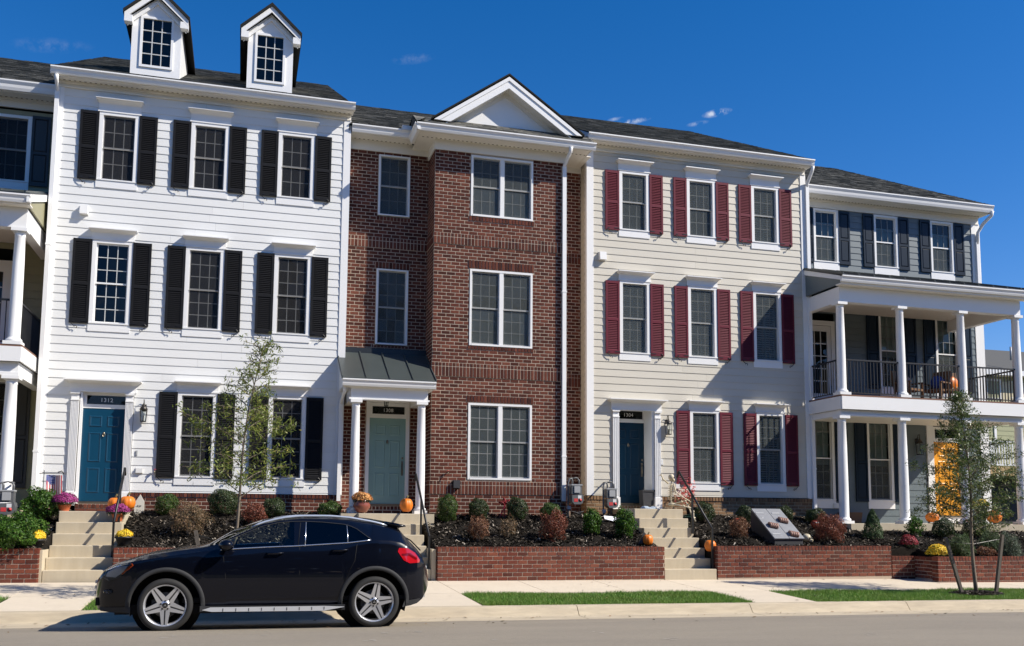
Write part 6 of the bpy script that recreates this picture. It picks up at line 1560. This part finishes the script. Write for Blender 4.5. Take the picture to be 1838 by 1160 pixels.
stair_rail('black handrail at the right picture edge by the last porch column', 21.3, -3.4, .3, -1.6, 1.4)

# gas meters
def gas_meter(p, label, s=1.):
    t = thing('gas_meter', label, 'gas meter', p, group='grey gas meters on pipes'); x, y, z = p
    b = MB(); b.tube([(x-.09,y,z-.25),(x-.09,y,z+.52),(x-.09,y,z+.88),(x-.06,y,z+.97),(x+.0,y,z+.99),(x+.02,y,z+.93),(x+.02,y,z+.82)], .022, 8); b.tube([(x+.20,y+.02,z+.82),(x+.20,y+.02,z+.94),(x+.16,y+.04,z+1.0),(x+.10,y+.16,z+1.0),(x+.10,y+.5,z+1.0)], .022, 8); b.tube([(x+.02,y,z+.99),(x+.10,y,z+1.01),(x+.16,y+.02,z+1.0)], .016, 6); b.build('pipe', mat['meter'], t)
    b = MB(); b.tube([(x-.09,y,z-.2),(x-.06,y,z+.0),(x-.06,y,z+.30)], .026, 8); b.build('riser', mat['rustpipe'], t)
    b = MB(); b.box(x-.03,x+.23,y-.10,y+.10,z+.60,z+.82); b.prism([(x-.03,y-.12,z+.58),(x+.25,y-.12,z+.60),(x+.27,y-.12,z+.52),(x+.25,y-.12,z+.40),(x+.20,y-.12,z+.36),(x+.03,y-.12,z+.36),(x-.02,y-.12,z+.42)], (0,.24,0)); m_ = b.build('meter_body', mat['meter'], t)
    b = MB(); b.box(x+.03,x+.18,y-.125,y-.10,z+.64,z+.80); b.box(x-.04,x+.24,y-.115,y+.11,z+.815,z+.845); b.build('dial_box', mat['meterlight'], m_)
    b = MB(); b.quad((x+.02,y-.124,z+.42),(x+.12,y-.124,z+.42),(x+.12,y-.124,z+.50),(x+.02,y-.124,z+.50)); b.lathe([(.001,0),(.04,.001)], (0,0,0), 12); b.v[4:] = [(x+.18+v[0], y-.124-v[2], z+.46+v[1]) for v in b.v[4:]]; b.build('red_tag', mat['redlabel'], m_)
    b = MB(); b.quad((x+.12,y-.1245,z+.50),(x+.21,y-.1245,z+.50),(x+.21,y-.1245,z+.575),(x+.12,y-.1245,z+.575)); b.build('white_tag', mat['whitelabel'], m_)
    b = MB(); b.box(x-.12,x-.03,y-.03,y+.03,z+.24,z+.32); b.build('valve', mat['meterlight'], t)
gas_meter(px(1026, 932, Y=-.66), 'grey gas meter with red tag beside the white downspout')
gas_meter(px(1089, 938, Y=-.45), 'grey gas meter with red tag in front of the tan brick base')
gas_meter(px(-1, 957, Y=-1.85), 'grey gas meter with a red tag cut by the left picture edge')

# skeleton sitting on the edge of the landing
sk = thing('toy_skeleton', 'life like plastic skeleton sitting beside the landing of house 1304', 'skeleton', px(1208, 912, Y=-1.05))
sp = px(1206, 908, Y=-1.05); sz = mpp(sp)*60/1.0   # sitting height of about sixty pixels
def SP(dx, dz, dy=0): return sp+Vector((dx, dy, dz))
b = MB(); b.smooth = True; hd = SP(-.01,.70); b.ball(hd, (.072,.085,.085), 12, 9); b.ball(hd+Vector((.045,-.02,-.07)), (.04,.05,.045), 8, 6); b.build('skull', mat['bone'], sk)
b = MB(); b.ball(hd+Vector((.045,-.062,.0)), (.02,.02,.02), 6, 5); b.ball(hd+Vector((.062,-.02,-.03)), (.012,.015,.018), 6, 5); b.build('eye_sockets', mat['hatchside'], sk)
b = MB(); b.tube([SP(0,.63), SP(-.01,.5), SP(-.03,.3), SP(-.02,.12), SP(0,.03)], [.016,.02,.018,.02,.018], 7); b.build('spine', mat['bone'], sk)
b = MB()
for i in range(8):
    z = .54-.045*i; rw = .10+.035*math.sin(min(1,(i+1)/5)*1.6); b.tube([SP(-.02+rw*.75*math.sin(a), z-.03*(1-math.cos(a)), -rw*math.cos(a)*1.0) for a in np.linspace(-.3, math.pi+.3, 12)], .008, 5)
    b.tube([SP(-.02-rw*.15*math.sin(a), z+.01*(1-math.cos(a)), -rw*math.cos(a)*1.0) for a in np.linspace(0, math.pi, 7)], .008, 5)
b.tube([SP(.09,.53), SP(.105,.40), SP(.10,.30)], .012, 5); b.build('ribs', mat['bone'], sk)
b = MB(); b.ball(SP(0,.03), (.10,.12,.05), 10, 6); b.build('pelvis', mat['bone'], sk)
def limb(name, pts, r=.013):
    b = MB(); b.tube(pts, [r*1.5]+[r]*(len(pts)-2)+[r*1.5], 6)
    for q in pts[1:-1]: b.ball(q, r*1.9, 7, 5)
    b.build(name, mat['bone'], sk)
limb('arm', [SP(-.02,.55,-.15), SP(.02,.33,-.19), SP(.20,.22,-.16), SP(.40,.12,-.14)]); limb('arm', [SP(-.02,.55,.15), SP(-.16,.66,.16), SP(-.22,.74,.10)])
limb('leg', [SP(0,.03,-.09), SP(.22,-.01,-.20), SP(.42,-.06,-.26), SP(.44,-.14,-.28), SP(.44,-.30,-.30), SP(.46,-.38,-.34)], .016); limb('leg', [SP(0,.03,.05), SP(.25,.10,-.02), SP(.34,.12,-.05), SP(.40,-.05,-.14), SP(.44,-.28,-.22), SP(.50,-.30,-.26)], .016)
b = MB()
for i in range(4): b.tube([SP(.40,.12,-.14), SP(.45+.01*i,.10-.02*i,-.16+.015*i), SP(.48,.06-.015*i,-.16+.02*i)], .006, 4)
for i in range(4): b.tube([SP(-.22,.74,.10), SP(-.24-.012*i,.78-.01*i,.09), SP(-.25-.02*i,.80-.02*i,.08)], .006, 4)
b.build('hands', mat['bone'], sk)
# coral flowers in a dark pot behind the skeleton
p = on_bed(1243, 928); t = thing('potted_flowers', 'coral flowers in a black pot behind the sitting skeleton', 'flowers', p, group='pots of autumn flowers')
b = MB(); b.lathe([(.13,0),(.17,.24),(.18,.25),(.15,.25),(.14,.2)], p, 18); b.build('pot', mat['darkpot'], t)
P, d = shell(150, (p.x-.12, p.y, p.z+.58), (.26,.2,.32), .2, -.9, .4, 77); quads('blossoms', leaves(np.repeat(P, 3, 0)+NR.normal(0,.012,(len(P)*3,3)), np.repeat(d, 3, 0), .05, .03, 0, .9), mat['coral'], t)
b = MB()
for i in range(9): a = i*.7; b.tube([(p.x,p.y,p.z+.2),(p.x-.05+.08*math.cos(a),p.y+.06*math.sin(a),p.z+.45),(p.x-.12+.17*math.cos(a),p.y+.12*math.sin(a),p.z+.6+.1*math.sin(2*a))], .005, 4)
b.build('stem', mat['boxleaf'], t)
# crimson bow among the boxwoods
p = on_bed(906, 928); t = thing('crimson_bow', 'crimson ribbon bow stuck between two round boxwoods', 'bow', p)
b = MB(); c = p+Vector((0,0,.30))
for a in (.5, 2.6, 1.5): b.tube([c, c+Vector((.09*math.cos(a),-.03,.09*math.sin(a))), c+Vector((.15*math.cos(a+.25),0,.15*math.sin(a+.25))), c+Vector((.08*math.cos(a+.5),.03,.08*math.sin(a+.5))), c], .018, 6)
b.build('loops', mat['redfl'], t); b = MB(); b.tube([c, p+Vector((-.06,-.04,.15)), p+Vector((-.14,-.05,-.02))], .016, 5); b.tube([c, p+Vector((-.02,-.04,.12)), p+Vector((-.02,-.05,-.02))], .014, 5); b.build('tails', mat['redfl'], t)

# grey cellar hatch with hands breaking through
HX0, HX1 = px(1347, 922, Y=-1.55).x, px(1399, 922, Y=-1.55).x
ya, yb_, zt, zl = -1.70, -2.72, px(1350, 917, Y=-1.70).z, px(1382, 969, Y=-2.72).z
hatch = thing('cellar_hatch', 'grey slanted cellar hatch with rubber fists punching through its doors', 'hatch', ((HX0+HX1)/2, -2.2, .9))
hx0, hx1 = px(1349, 917, Y=ya).x, px(1399, 918, Y=ya).x
b = MB(); zb = .80; b.prism([(hx0+.01,yb_-.0,zb),(hx0+.01,yb_,zl),(hx0+.01,ya,zt),(hx0+.01,ya+.06,zt),(hx0+.01,ya+.06,zb)], (hx1-hx0-.02,0,0)); b.build('hatch_box', mat['hatchside'], hatch)
nrm = Vector((0, -(zt-zl), (ya-yb_))).normalized(); sl_ = Vector((0, ya-yb_, zt-zl))
mid_ = (hx0+hx1)/2
doors_ = []
for a, c in ((hx0-.01, mid_-.008), (mid_+.008, hx1+.01)):
    o = Vector((a, yb_-.02, zl)); b = MB(); b.prism([o+nrm*.004, o+nrm*.004+Vector((c-a,0,0)), o+nrm*.004+Vector((c-a,0,0))+sl_*1.03, o+nrm*.004+sl_*1.03], nrm*.035); dd = b.build('hatch_door', mat['hatch'], hatch); doors_.append((dd, o, c-a))
    for v in (.12, .84):
        q = MB(); w0 = o+nrm*.04+sl_*v+Vector((.05 if a > mid_ else .02,0,0)); q.prism([w0, w0+Vector(((c-a)*.55,0,0)), w0+Vector(((c-a)*.55,0,0))+sl_*.045, w0+sl_*.045], nrm*.008); q.build('hinge_strap', mat['meterlight'], dd)
    for k in range(5):
        q = MB(); w0 = o+nrm*.0395+sl_*R.uniform(.1,.9)+Vector((R.uniform(.05,c-a-.1),0,0)); dv = Vector((R.uniform(-.05,.05),0,0))+sl_*R.uniform(-.06,.06); q.prism([w0, w0+dv, w0+dv*1.05+sl_*.014, w0+sl_*.014], nrm*.004); q.build('tear_mark', mat['hatchside' if k % 2 else 'whitelabel'], dd)
def fist(di, u, v, label=None):
    dd, o, wd = doors_[di]; c = o+Vector((wd*u,0,0))+sl_*v+nrm*.05
    b = MB(); b.smooth = True
    for i in range(4):
        q = c+Vector((-.075+.047*i,0,0))+sl_*(-.015*i); b.tube([q+sl_*.07, q+sl_*.05+nrm*.035, q+nrm*.055, q-sl_*.045+nrm*.04, q-sl_*.05+nrm*.0], [.024,.031,.032,.029,.024], 8)
    b.tube([c+Vector((.11,0,0))+sl_*.04, c+Vector((.12,0,0))+nrm*.035, c+Vector((.10,0,0))-sl_*.05+nrm*.03], [.022,.026,.018], 7)
    b.build('fist', mat['flesh'], hatch)
fist(0, .52, .42); fist(1, .46, .60); fist(1, .42, .13)
# plastic skull and small things in the mulch
p = on_bed(1448, 974); t = thing('toy_skull', 'pale plastic skull lying in the mulch right of the hatch', 'skull', p)
b = MB(); b.smooth = True; b.ball(p+Vector((0,0,.11)), (.105,.12,.10), 14, 10); b.ball(p+Vector((.07,-.06,.05)), (.06,.06,.05), 10, 7); b.build('cranium', mat['bone'], t)
b = MB(); b.ball(p+Vector((.02,-.105,.10)), (.03,.025,.03), 8, 6); b.ball(p+Vector((.09,-.075,.10)), (.028,.025,.03), 8, 6); b.ball(p+Vector((.075,-.115,.055)), (.012,.012,.02), 6, 5); b.build('eye_sockets', mat['hatchside'], t)
p = on_bed(1463, 950); t = thing('red_lantern', 'small red ball lantern beside the rust red shrub', 'lantern', p); b = MB(); b.smooth = True; b.ball(p+Vector((0,0,.12)), (.10,.10,.10), 14, 9); b.build('globe', mat['redball'], t); b = MB(); b.box(p.x-.05,p.x+.05,p.y-.10,p.y-.085,p.z+.15,p.z+.19); b.build('label_band', mat['whitelabel'], t)
p = on_bed(1323, 943); t = thing('red_lantern', 'small red ball lantern behind the rusty shrub left of the hatch', 'lantern', p); b = MB(); b.smooth = True; b.ball(p+Vector((0,0,.10)), (.075,.075,.075), 12, 8); b.build('globe', mat['redball'], t)
p = on_bed(1094, 940); t = thing('paper_sheet', 'sheet of white paper lying on the mulch by the steps', 'paper', p)
b = MB(); z = p.z+.03; b.quad((p.x-.13,p.y-.02,z+.08),(p.x+.20,p.y-.10,z),(p.x+.24,p.y+.10,z+.13),(p.x-.10,p.y+.12,z+.16)); b.quad((p.x+.20,p.y-.10,z),(p.x+.30,p.y-.02,z+.02),(p.x+.32,p.y+.14,z+.15),(p.x+.24,p.y+.10,z+.13)); b.build('sheet', mat['paper'], t)
p = px(1166, 915, Y=-.9); t = thing('folded_cloth', 'pale blue cloth lying on the landing of house 1304', 'cloth', p)
b = MB(); b.smooth = True; b.ball(p+Vector((0,0,.02)), (.20,.13,.045), 12, 7); b.ball(p+Vector((-.12,0,.03)), (.13,.10,.06), 10, 6); b.ball(p+Vector((.08,-.04,.035)), (.11,.08,.05), 10, 6); b.build('fold', mat['bluecloth'], t)
p = px(1161, 908, Y=.1); t = thing('umbrella_bin', 'black square bin standing inside the recessed entry of house 1304', 'bin', p); b = MB(); b.prism([(p.x-.14,p.y-.12,p.z),(p.x+.14,p.y-.12,p.z),(p.x+.165,p.y-.12,p.z+.40),(p.x-.165,p.y-.12,p.z+.40)], (0,.26,0)); b.box(p.x-.175,p.x+.175,p.y-.135,p.y-.12,p.z+.36,p.z+.405); b.build('bin_body', mat['hatchside'], t)
p = px(249, 925, Y=-.55); t = thing('foam_gravestone', 'white pointed foam gravestone against the brick base', 'gravestone', p); k = mpp(p)
b = MB(); b.prism([p+Vector((q[0]*k,0,q[1]*k)) for q in ((-9,-3),(8,-3),(8,24),(6,28),(1,37),(-5,27),(-7,23))], (0,.07,0)); b.build('stone', mat['styro'], t)
for z, s in ((14.5,'RIP'),(10.5,'1692')): text(t, s, p.x, p.y-.004, p.z+z*k, 5*k if s == 'RIP' else 3.6*k, 'inkgrey', 'carved_letters') if s == 'RIP' else None
b = MB()
for q in ((-5,9,-1,12),(1,8.5,3,11.5),(4,7,5,18),(-6,15,-4,18)): b.box(p.x+q[0]*k,p.x+q[2]*k,p.y-.003,p.y+.001,p.z+q[1]*k,p.z+q[1]*k+.6*k)
b.build('carved_lines', mat['inkgrey'], t, kind='stuff')
# flag on a garden stand
p = px(97, 925, Y=-.75); t = thing('garden_flag', 'small American flag hanging on a black garden stand', 'flag', p); k = mpp(p)
fx0, fx1 = px(83, 860, Y=-.75).x, px(112, 860, Y=-.75).x; ft, fb = px(97, 853, Y=-.75).z, px(97, 893, Y=-.75).z; sw = (fx1-fx0)/13
def fz(u): return .05*math.sin(u*5)
b = MB()
for i in range(13):
    a, c = fx0+sw*i, fx0+sw*(i+1); b.cur = i % 2; t0 = ft
    b.quad((a+.02*(1),p.y+fz(i/13),fb-.03*math.sin(i)),(c+.02,p.y+fz((i+1)/13),fb-.03*math.sin(i+1)),(c,p.y+fz((i+1)/13),t0),(a,p.y+fz(i/13),t0))
b.build('stripes', [mat['flagred'], mat['flagwhite']], t)
b = MB()
for i in range(7): b.quad((fx0+sw*i,p.y+fz(i/13)-.004,ft-(ft-fb)*.42),(fx0+sw*(i+1),p.y+fz((i+1)/13)-.004,ft-(ft-fb)*.42),(fx0+sw*(i+1),p.y+fz((i+1)/13)-.004,ft+.002),(fx0+sw*i,p.y+fz(i/13)-.004,ft+.002))
b.build('canton', mat['flagblue'], t)
b = MB()
for i in range(6):
    for j in range(5):
        cx, cz = fx0+sw*(.6+i*1.12), ft-.02-(ft-fb)*.38*(j+.3)/5; yy_ = p.y+fz((cx-fx0)/sw/13)-.008
        pts = [(cx+(.008 if q % 2 == 0 else .0035)*math.sin(q*math.pi/5), yy_, cz+(.008 if q % 2 == 0 else .0035)*math.cos(q*math.pi/5)) for q in range(10)]; b.poly(pts)
b.build('stars', mat['flagwhite'], t, kind='stuff')
b = MB(); b.tube([(fx0-.05,p.y+.01,p.z-.05),(fx0-.05,p.y+.01,ft+.10)], .008, 6); b.tube([(fx0-.14,p.y+.01,ft+.03),(fx1+.08,p.y+.01,ft+.03)], .007, 6); b.tube([(fx1+.02,p.y+.01,ft+.03),(fx1-.02,p.y+.01,ft+.09),(fx1-.10,p.y+.01,ft+.06)], .012, 6); b.build('stand', mat['iron'], t)
# fittings on the walls
def box_on(name, label, cat, x0, y0, x1, y1, Y, d, m, group=None, hood=False):
    a, c = px(x0, y1, Y=Y), px(x1, y0, Y=Y); t = thing(name, label, cat, (a.x, Y, a.z), group=group)
    b = MB(); b.box(a.x, c.x, Y-.012, Y, a.z-.012, c.z+.012); b.build('back_plate', mat[m], t)
    b = MB()
    if hood: b.prism([(a.x+.01,Y-.012,a.z),(a.x+.01,Y-d,a.z),(a.x+.01,Y-d*.75,c.z),(a.x+.01,Y-.012,c.z)], (c.x-a.x-.02,0,0))
    else: b.box(a.x+.01, c.x-.01, Y-d, Y-.012, a.z, c.z)
    b.build('cover', mat[m], t); return t
box_on('vent_hood', 'white square vent hood high on the white clapboard wall', 'vent', 143, 371, 160, 385, -.017, .12, 'plasticwhite', 'white wall vents', True)
box_on('vent_hood', 'white square vent hood high on the cream clapboard wall', 'vent', 1074, 454, 1087, 467, -.017, .12, 'plasticwhite', 'white wall vents', True)
box_on('outlet_box', 'white outlet cover low on the wall beside the bright blue door', 'outlet', 243, 841, 257, 849, -.017, .05, 'plasticwhite', 'outlet covers on the house walls')
box_on('outlet_box', 'white outlet cover low on the blue porch wall', 'outlet', 1495, 904, 1505, 912, YD-.017, .05, 'plasticwhite', 'outlet covers on the house walls')
box_on('outlet_box', 'white outlet cover behind the coral flowers', 'outlet', 1211, 869, 1219, 877, -.017, .06, 'plasticwhite', 'outlet covers on the house walls')
box_on('door_bell', 'small white doorbell right of the deep recessed door', 'doorbell', 1186, 825, 1190, 834, -.017, .02, 'plasticwhite', 'doorbells by the front doors')
box_on('door_bell', 'small doorbell below the lantern by the bright blue door', 'doorbell', 243, 810, 247, 817, -.017, .02, 'meterlight', 'doorbells by the front doors')
box_on('door_bell', 'small dark doorbell left of the yellow door', 'doorbell', 1665, 858, 1668, 864, YD-.017, .02, 'hatchside', 'doorbells by the front doors')
box_on('outlet_box', 'black outlet box on the brick bay left of its ground floor window', 'outlet', 812, 863, 825, 876, -.466, .10, 'hatchside', 'outlet covers on the house walls')
def spigot(label, x, y, Y):
    p = px(x, y, Y=Y); t = thing('hose_tap', label, 'tap', p, group='hose taps on the house walls'); b = MB(); b.tube([p, p+Vector((0,-.09,0)), p+Vector((0,-.11,-.05))], .014, 6); b.build('spout', mat['brass'], t); b = MB(); b.lathe([(.03,0),(.032,.008),(.01,.012)], p+Vector((0,-.07,.035)), 10); b.tube([p+Vector((0,-.07,0)), p+Vector((0,-.07,.04))], .006, 5); b.build('tap_handle', mat['redlabel'], t)
spigot('small hose tap on the brick bay near the entry column', 803, 848, -.455); spigot('small hose tap on the white wall left of the black shutter', 278, 846, -.02)
p = on_bed(1595, 950); t = thing('path_light', 'small white cap light in the mulch right of the arborvitae', 'light', p); b = MB(); b.lathe([(.03,0),(.03,.08),(.055,.085),(.055,.14),(.045,.155),(.02,.16)], p, 14); b.build('lamp_body', mat['plasticwhite'], t)
p = px(1736, 944, Y=-1.45)
t = thing('pink_tag', 'pink paper tag hanging in front of the porch column by the tree trunk', 'tag', p); b = MB(); b.prism([p+Vector(q) for q in ((-.05,0,-.10),(.05,0,-.12),(.06,0,.10),(-.02,0,.16))], (0,.01,0)); b.build('tag_sheet', mat['pinktag'], t)
p = px(660, 912, Y=-.3); q = px(632, 917, Y=-.9); t = thing('stone_ornament', 'white stone garden ornament left of the brown glazed urn', 'ornament', q); b = MB(); b.smooth = True
for dx, dz, r_ in ((0,.05,.09),(.05,.13,.06),(.07,.21,.05),(-.09,.03,.05)): b.ball(q+Vector((dx,-.02,dz)), (r_,r_*.8,r_*.8), 9, 7)
b.build('figure', mat['styro'], t)
b = MB(); p = px(1514, 935, Y=YD-.25); t = thing('planter_trough', 'empty dark trough against the blue porch wall', 'planter', p); b.prism([(p.x-.02,p.y-.15,1.38),(p.x+.48,p.y-.15,1.38),(p.x+.53,p.y-.15,1.68),(p.x-.07,p.y-.15,1.68)], (0,.32,0)); b.build('trough', mat['wicker'], t)
p = on_bed(1232, 934); t = thing('garden_hose', 'dark green garden hose looped on the mulch behind the handrail', 'hose', p)
b = MB(); b.tube([(p.x+.22*math.cos(a)*(1+.06*math.sin(3*a))+.02*a, p.y-.05+.16*math.sin(a), bedz(p.x, p.y)+.05+.008*a) for a in np.linspace(0, 15, 60)], .014, 6); b.build('coil', M('green_hose', (.02,.075,.05), .5), t)
p = on_bed(1030, 926); t = thing('cable_coil', 'grey cable heap lying in the mulch between the two gas meters', 'cable', p)
b = MB(); b.tube([(p.x+.10*a*.25+.10*math.cos(a*2.1), p.y+.08*math.sin(a*2.1), p.z+.06+.05*math.sin(a*1.3)) for a in np.linspace(0, 9, 50)], .012, 6); b.build('coil', mat['hatchside'], t)
# fallen leaves on the verge, walk and gutter
V = []
for _ in range(420):
    x = R.uniform(-6, 20); k = R.random(); y = R.uniform(-7.7, -7.34) if k < .45 else R.uniform(-7.0, -3.2) if k < .85 else R.uniform(-9.5, -7.8)
    z = (-.150 if y < -7.33 and y > -7.75 else roadz(y) if y <= -7.75 else vergez(y))+G(x)+(.012 if y < -5.2 and y > -7.0 else .008); a = R.uniform(0, 6.28); l = R.uniform(.018, .045)
    d = Vector((math.cos(a), math.sin(a), R.uniform(-.1,.3)))*l; e = Vector((-math.sin(a), math.cos(a), R.uniform(-.2,.4)))*l*.45; p = Vector((x, y, z+.004)); V.append([tuple(p-d), tuple(p-e), tuple(p+d), tuple(p+e)])
tag(quads('fallen_leaves', np.array(V), mat['drab'], kind='stuff'), 'dry brown leaves fallen along the gutter and grass verge', 'leaves')
# furniture of the balcony
def chair(p, rz, label, m, cushion):
    t = thing('balcony_chair', label, 'chair', p, group='chairs behind the balcony railing'); Mx = Matrix.Translation(p) @ Matrix.Rotation(rz, 4, 'Z')
    def bb(name, bs, mm, parent=t):
        b = MB()
        for q in bs: b.box(*q, M=Mx)
        return b.build(name, mat[mm], parent)
    bb('seat', [(-.27,.27,-.27,.27,.36,.42)], m); b = MB(); b.prism([Mx @ Vector(q) for q in ((-.27,.22,.4),(-.27,.29,.4),(-.27,.40,.95),(-.27,.34,.97))], Mx.to_3x3() @ Vector((.54,0,0))); b.build('backrest', mat[m], t)
    for i in (-1,1):
        bb('armrest', [(i*.30-.03,i*.30+.03,-.27,.30,.58,.62)], m)
        for j in (-.24,.24): bb('leg', [(i*.29-.02,i*.29+.02,j-.02,j+.02,.0,.58)], m)
    b = MB(); b.smooth = True; b.ball(Mx @ Vector((0,.14,.62)), (.24,.13,.22), 12, 8); b.build('cushion', mat[cushion], t)
chair(Vector((17.95,-.2,4.70)), .3, 'brown wicker chair with dark rust cushion behind the balcony railing', 'wicker', 'flesh')
chair(Vector((18.72,-.35,4.70)), -1.2, 'wicker balcony chair draped with royal blue fabric', 'wicker', 'bluefab')
c3 = chair(Vector((19.25,-.45,4.70)), -.2, 'balcony chair with a bright orange cushion in the sun', 'wicker', 'pumpkin')

# ================================================================== beyond and opposite
Yf = 17.0
def fx(x, y): return px(x, y, Y=Yf)
far = thing('far_townhouse', 'distant sage and buff house with grey roof and white balcony seen past the porch', 'house', (fx(1790, 900).x, Yf, 1.0))
X0 = fx(1700, 700).x; X1 = X0+16; ze = fx(1790, 672).z; zr = fx(1765, 606).z
siding(far, X0, X1, 1.2, ze, Yf, [], mat['sage'], 1.2, e=.24)
b = MB(); b.box(X0, X1, Yf+.1, Yf+11, 1, ze); b.build('wall', mat['sage'], far)
b = MB(); yr = Yf+4.2; b.prism([(X0-.3,Yf-.5,ze-.05),(X0-.3,Yf-.5,ze+.15),(X0-.3,yr,zr+.3),(X0-.3,2*yr-Yf+.5,ze)], (17,0,0)); b.build('roof', mat['farroof'], far)
b = MB(); b.box(X0-.3,X1,Yf-.55,Yf-.45,ze-.12,ze+.14); b.box(X0,X1,Yf-.45,Yf,ze-.12,ze-.06); b.build('eave_board', mat['trim'], far)
b = MB(); b.tube([fx(1806, 638)+Vector((0,-.3,-.3)), fx(1806, 628)+Vector((0,-.3,.1))], .05, 6); b.build('vent_pipe', mat['meterlight'], far)
for (xa, ya_, xb, yb2) in ((1772,685,1793,714),(1815,690,1828,714),(1766,760,1783,800)):
    a, c = fx(xa, yb2), fx(xb, ya_); window(far, (a.x+c.x)/2, a.z, c.x-a.x, c.z-a.z, Yf-.02, (2,3), (2,3), screen=False, gm='grille', casing=.14)
a, c = fx(1796, 716), fx(1838, 688); b = MB(); b.box(a.x, a.x+5, Yf-.06, Yf-.02, a.z-.2, c.z); b.build('buff_panel', mat['buff'], far)
a, c = fx(1744, 823), fx(1850, 793); yd2 = Yf-1.4; b = MB(); b.box(a.x-2, c.x+3, yd2, Yf, a.z-.9, a.z-.45); b.build('deck', mat['timber'], far)
b = MB(); k0, k1 = a.z-.42, c.z-.15
b.box(a.x-2, c.x+3, yd2-.03, yd2+.03, k1-.06, k1); b.box(a.x-2, c.x+3, yd2-.03, yd2+.03, k0, k0+.06); rl = b.build('balcony_railing', mat['trim'], far)
n = int((c.x+5-a.x)/.16)
for i in range(n): q = MB(); xx = a.x-2+i*.16; w_ = .07 if i % 12 == 0 else .025; q.box(xx-w_,xx+w_,yd2-.02,yd2+.02,k0+.06,k1-.06); q.build('baluster', mat['trim'], rl)
a, c = fx(1778, 895), fx(1850, 845); b = MB(); b.box(a.x, c.x+3, Yf-.1, Yf-.03, 1.2, c.z); b.build('garage_shade_panel', mat['hatchside'], far)  # dark panel on the wall standing in for the shade inside the garage
a = fx(1812, 900); b = MB(); b.box(a.x, a.x+.5, Yf-1.4, Yf-.9, 1.0, k0-.4); b.build('post', mat['trim'], far)
b = MB(); b.box(16, 60, 3, 40, .9, 1.18); b.build('rear_lawn', mat['lawnsoil'], kind='structure')
# unseen trees behind the camera, added to darken reflections and cut low sky light
rng = np.random.default_rng(3); n = 20000
x = rng.uniform(-90, 100, n); top = 13+3*np.sin(x*.13)+2.5*np.sin(x*.31+1)+1.5*np.sin(x*.9); z = rng.uniform(0, 1, n)**.8*top; y = -40-rng.uniform(0, 9, n)
P = np.stack([x, y, z], 1); tag(quads('sky_blocking_trees', leaves(P, np.tile([0,.8,.4], (n,1)), 2.2, 1.3, 0, .6), mat['farleaf'], kind='stuff'), 'unseen belt of dark trees added behind the viewer to block low sky light', 'trees')
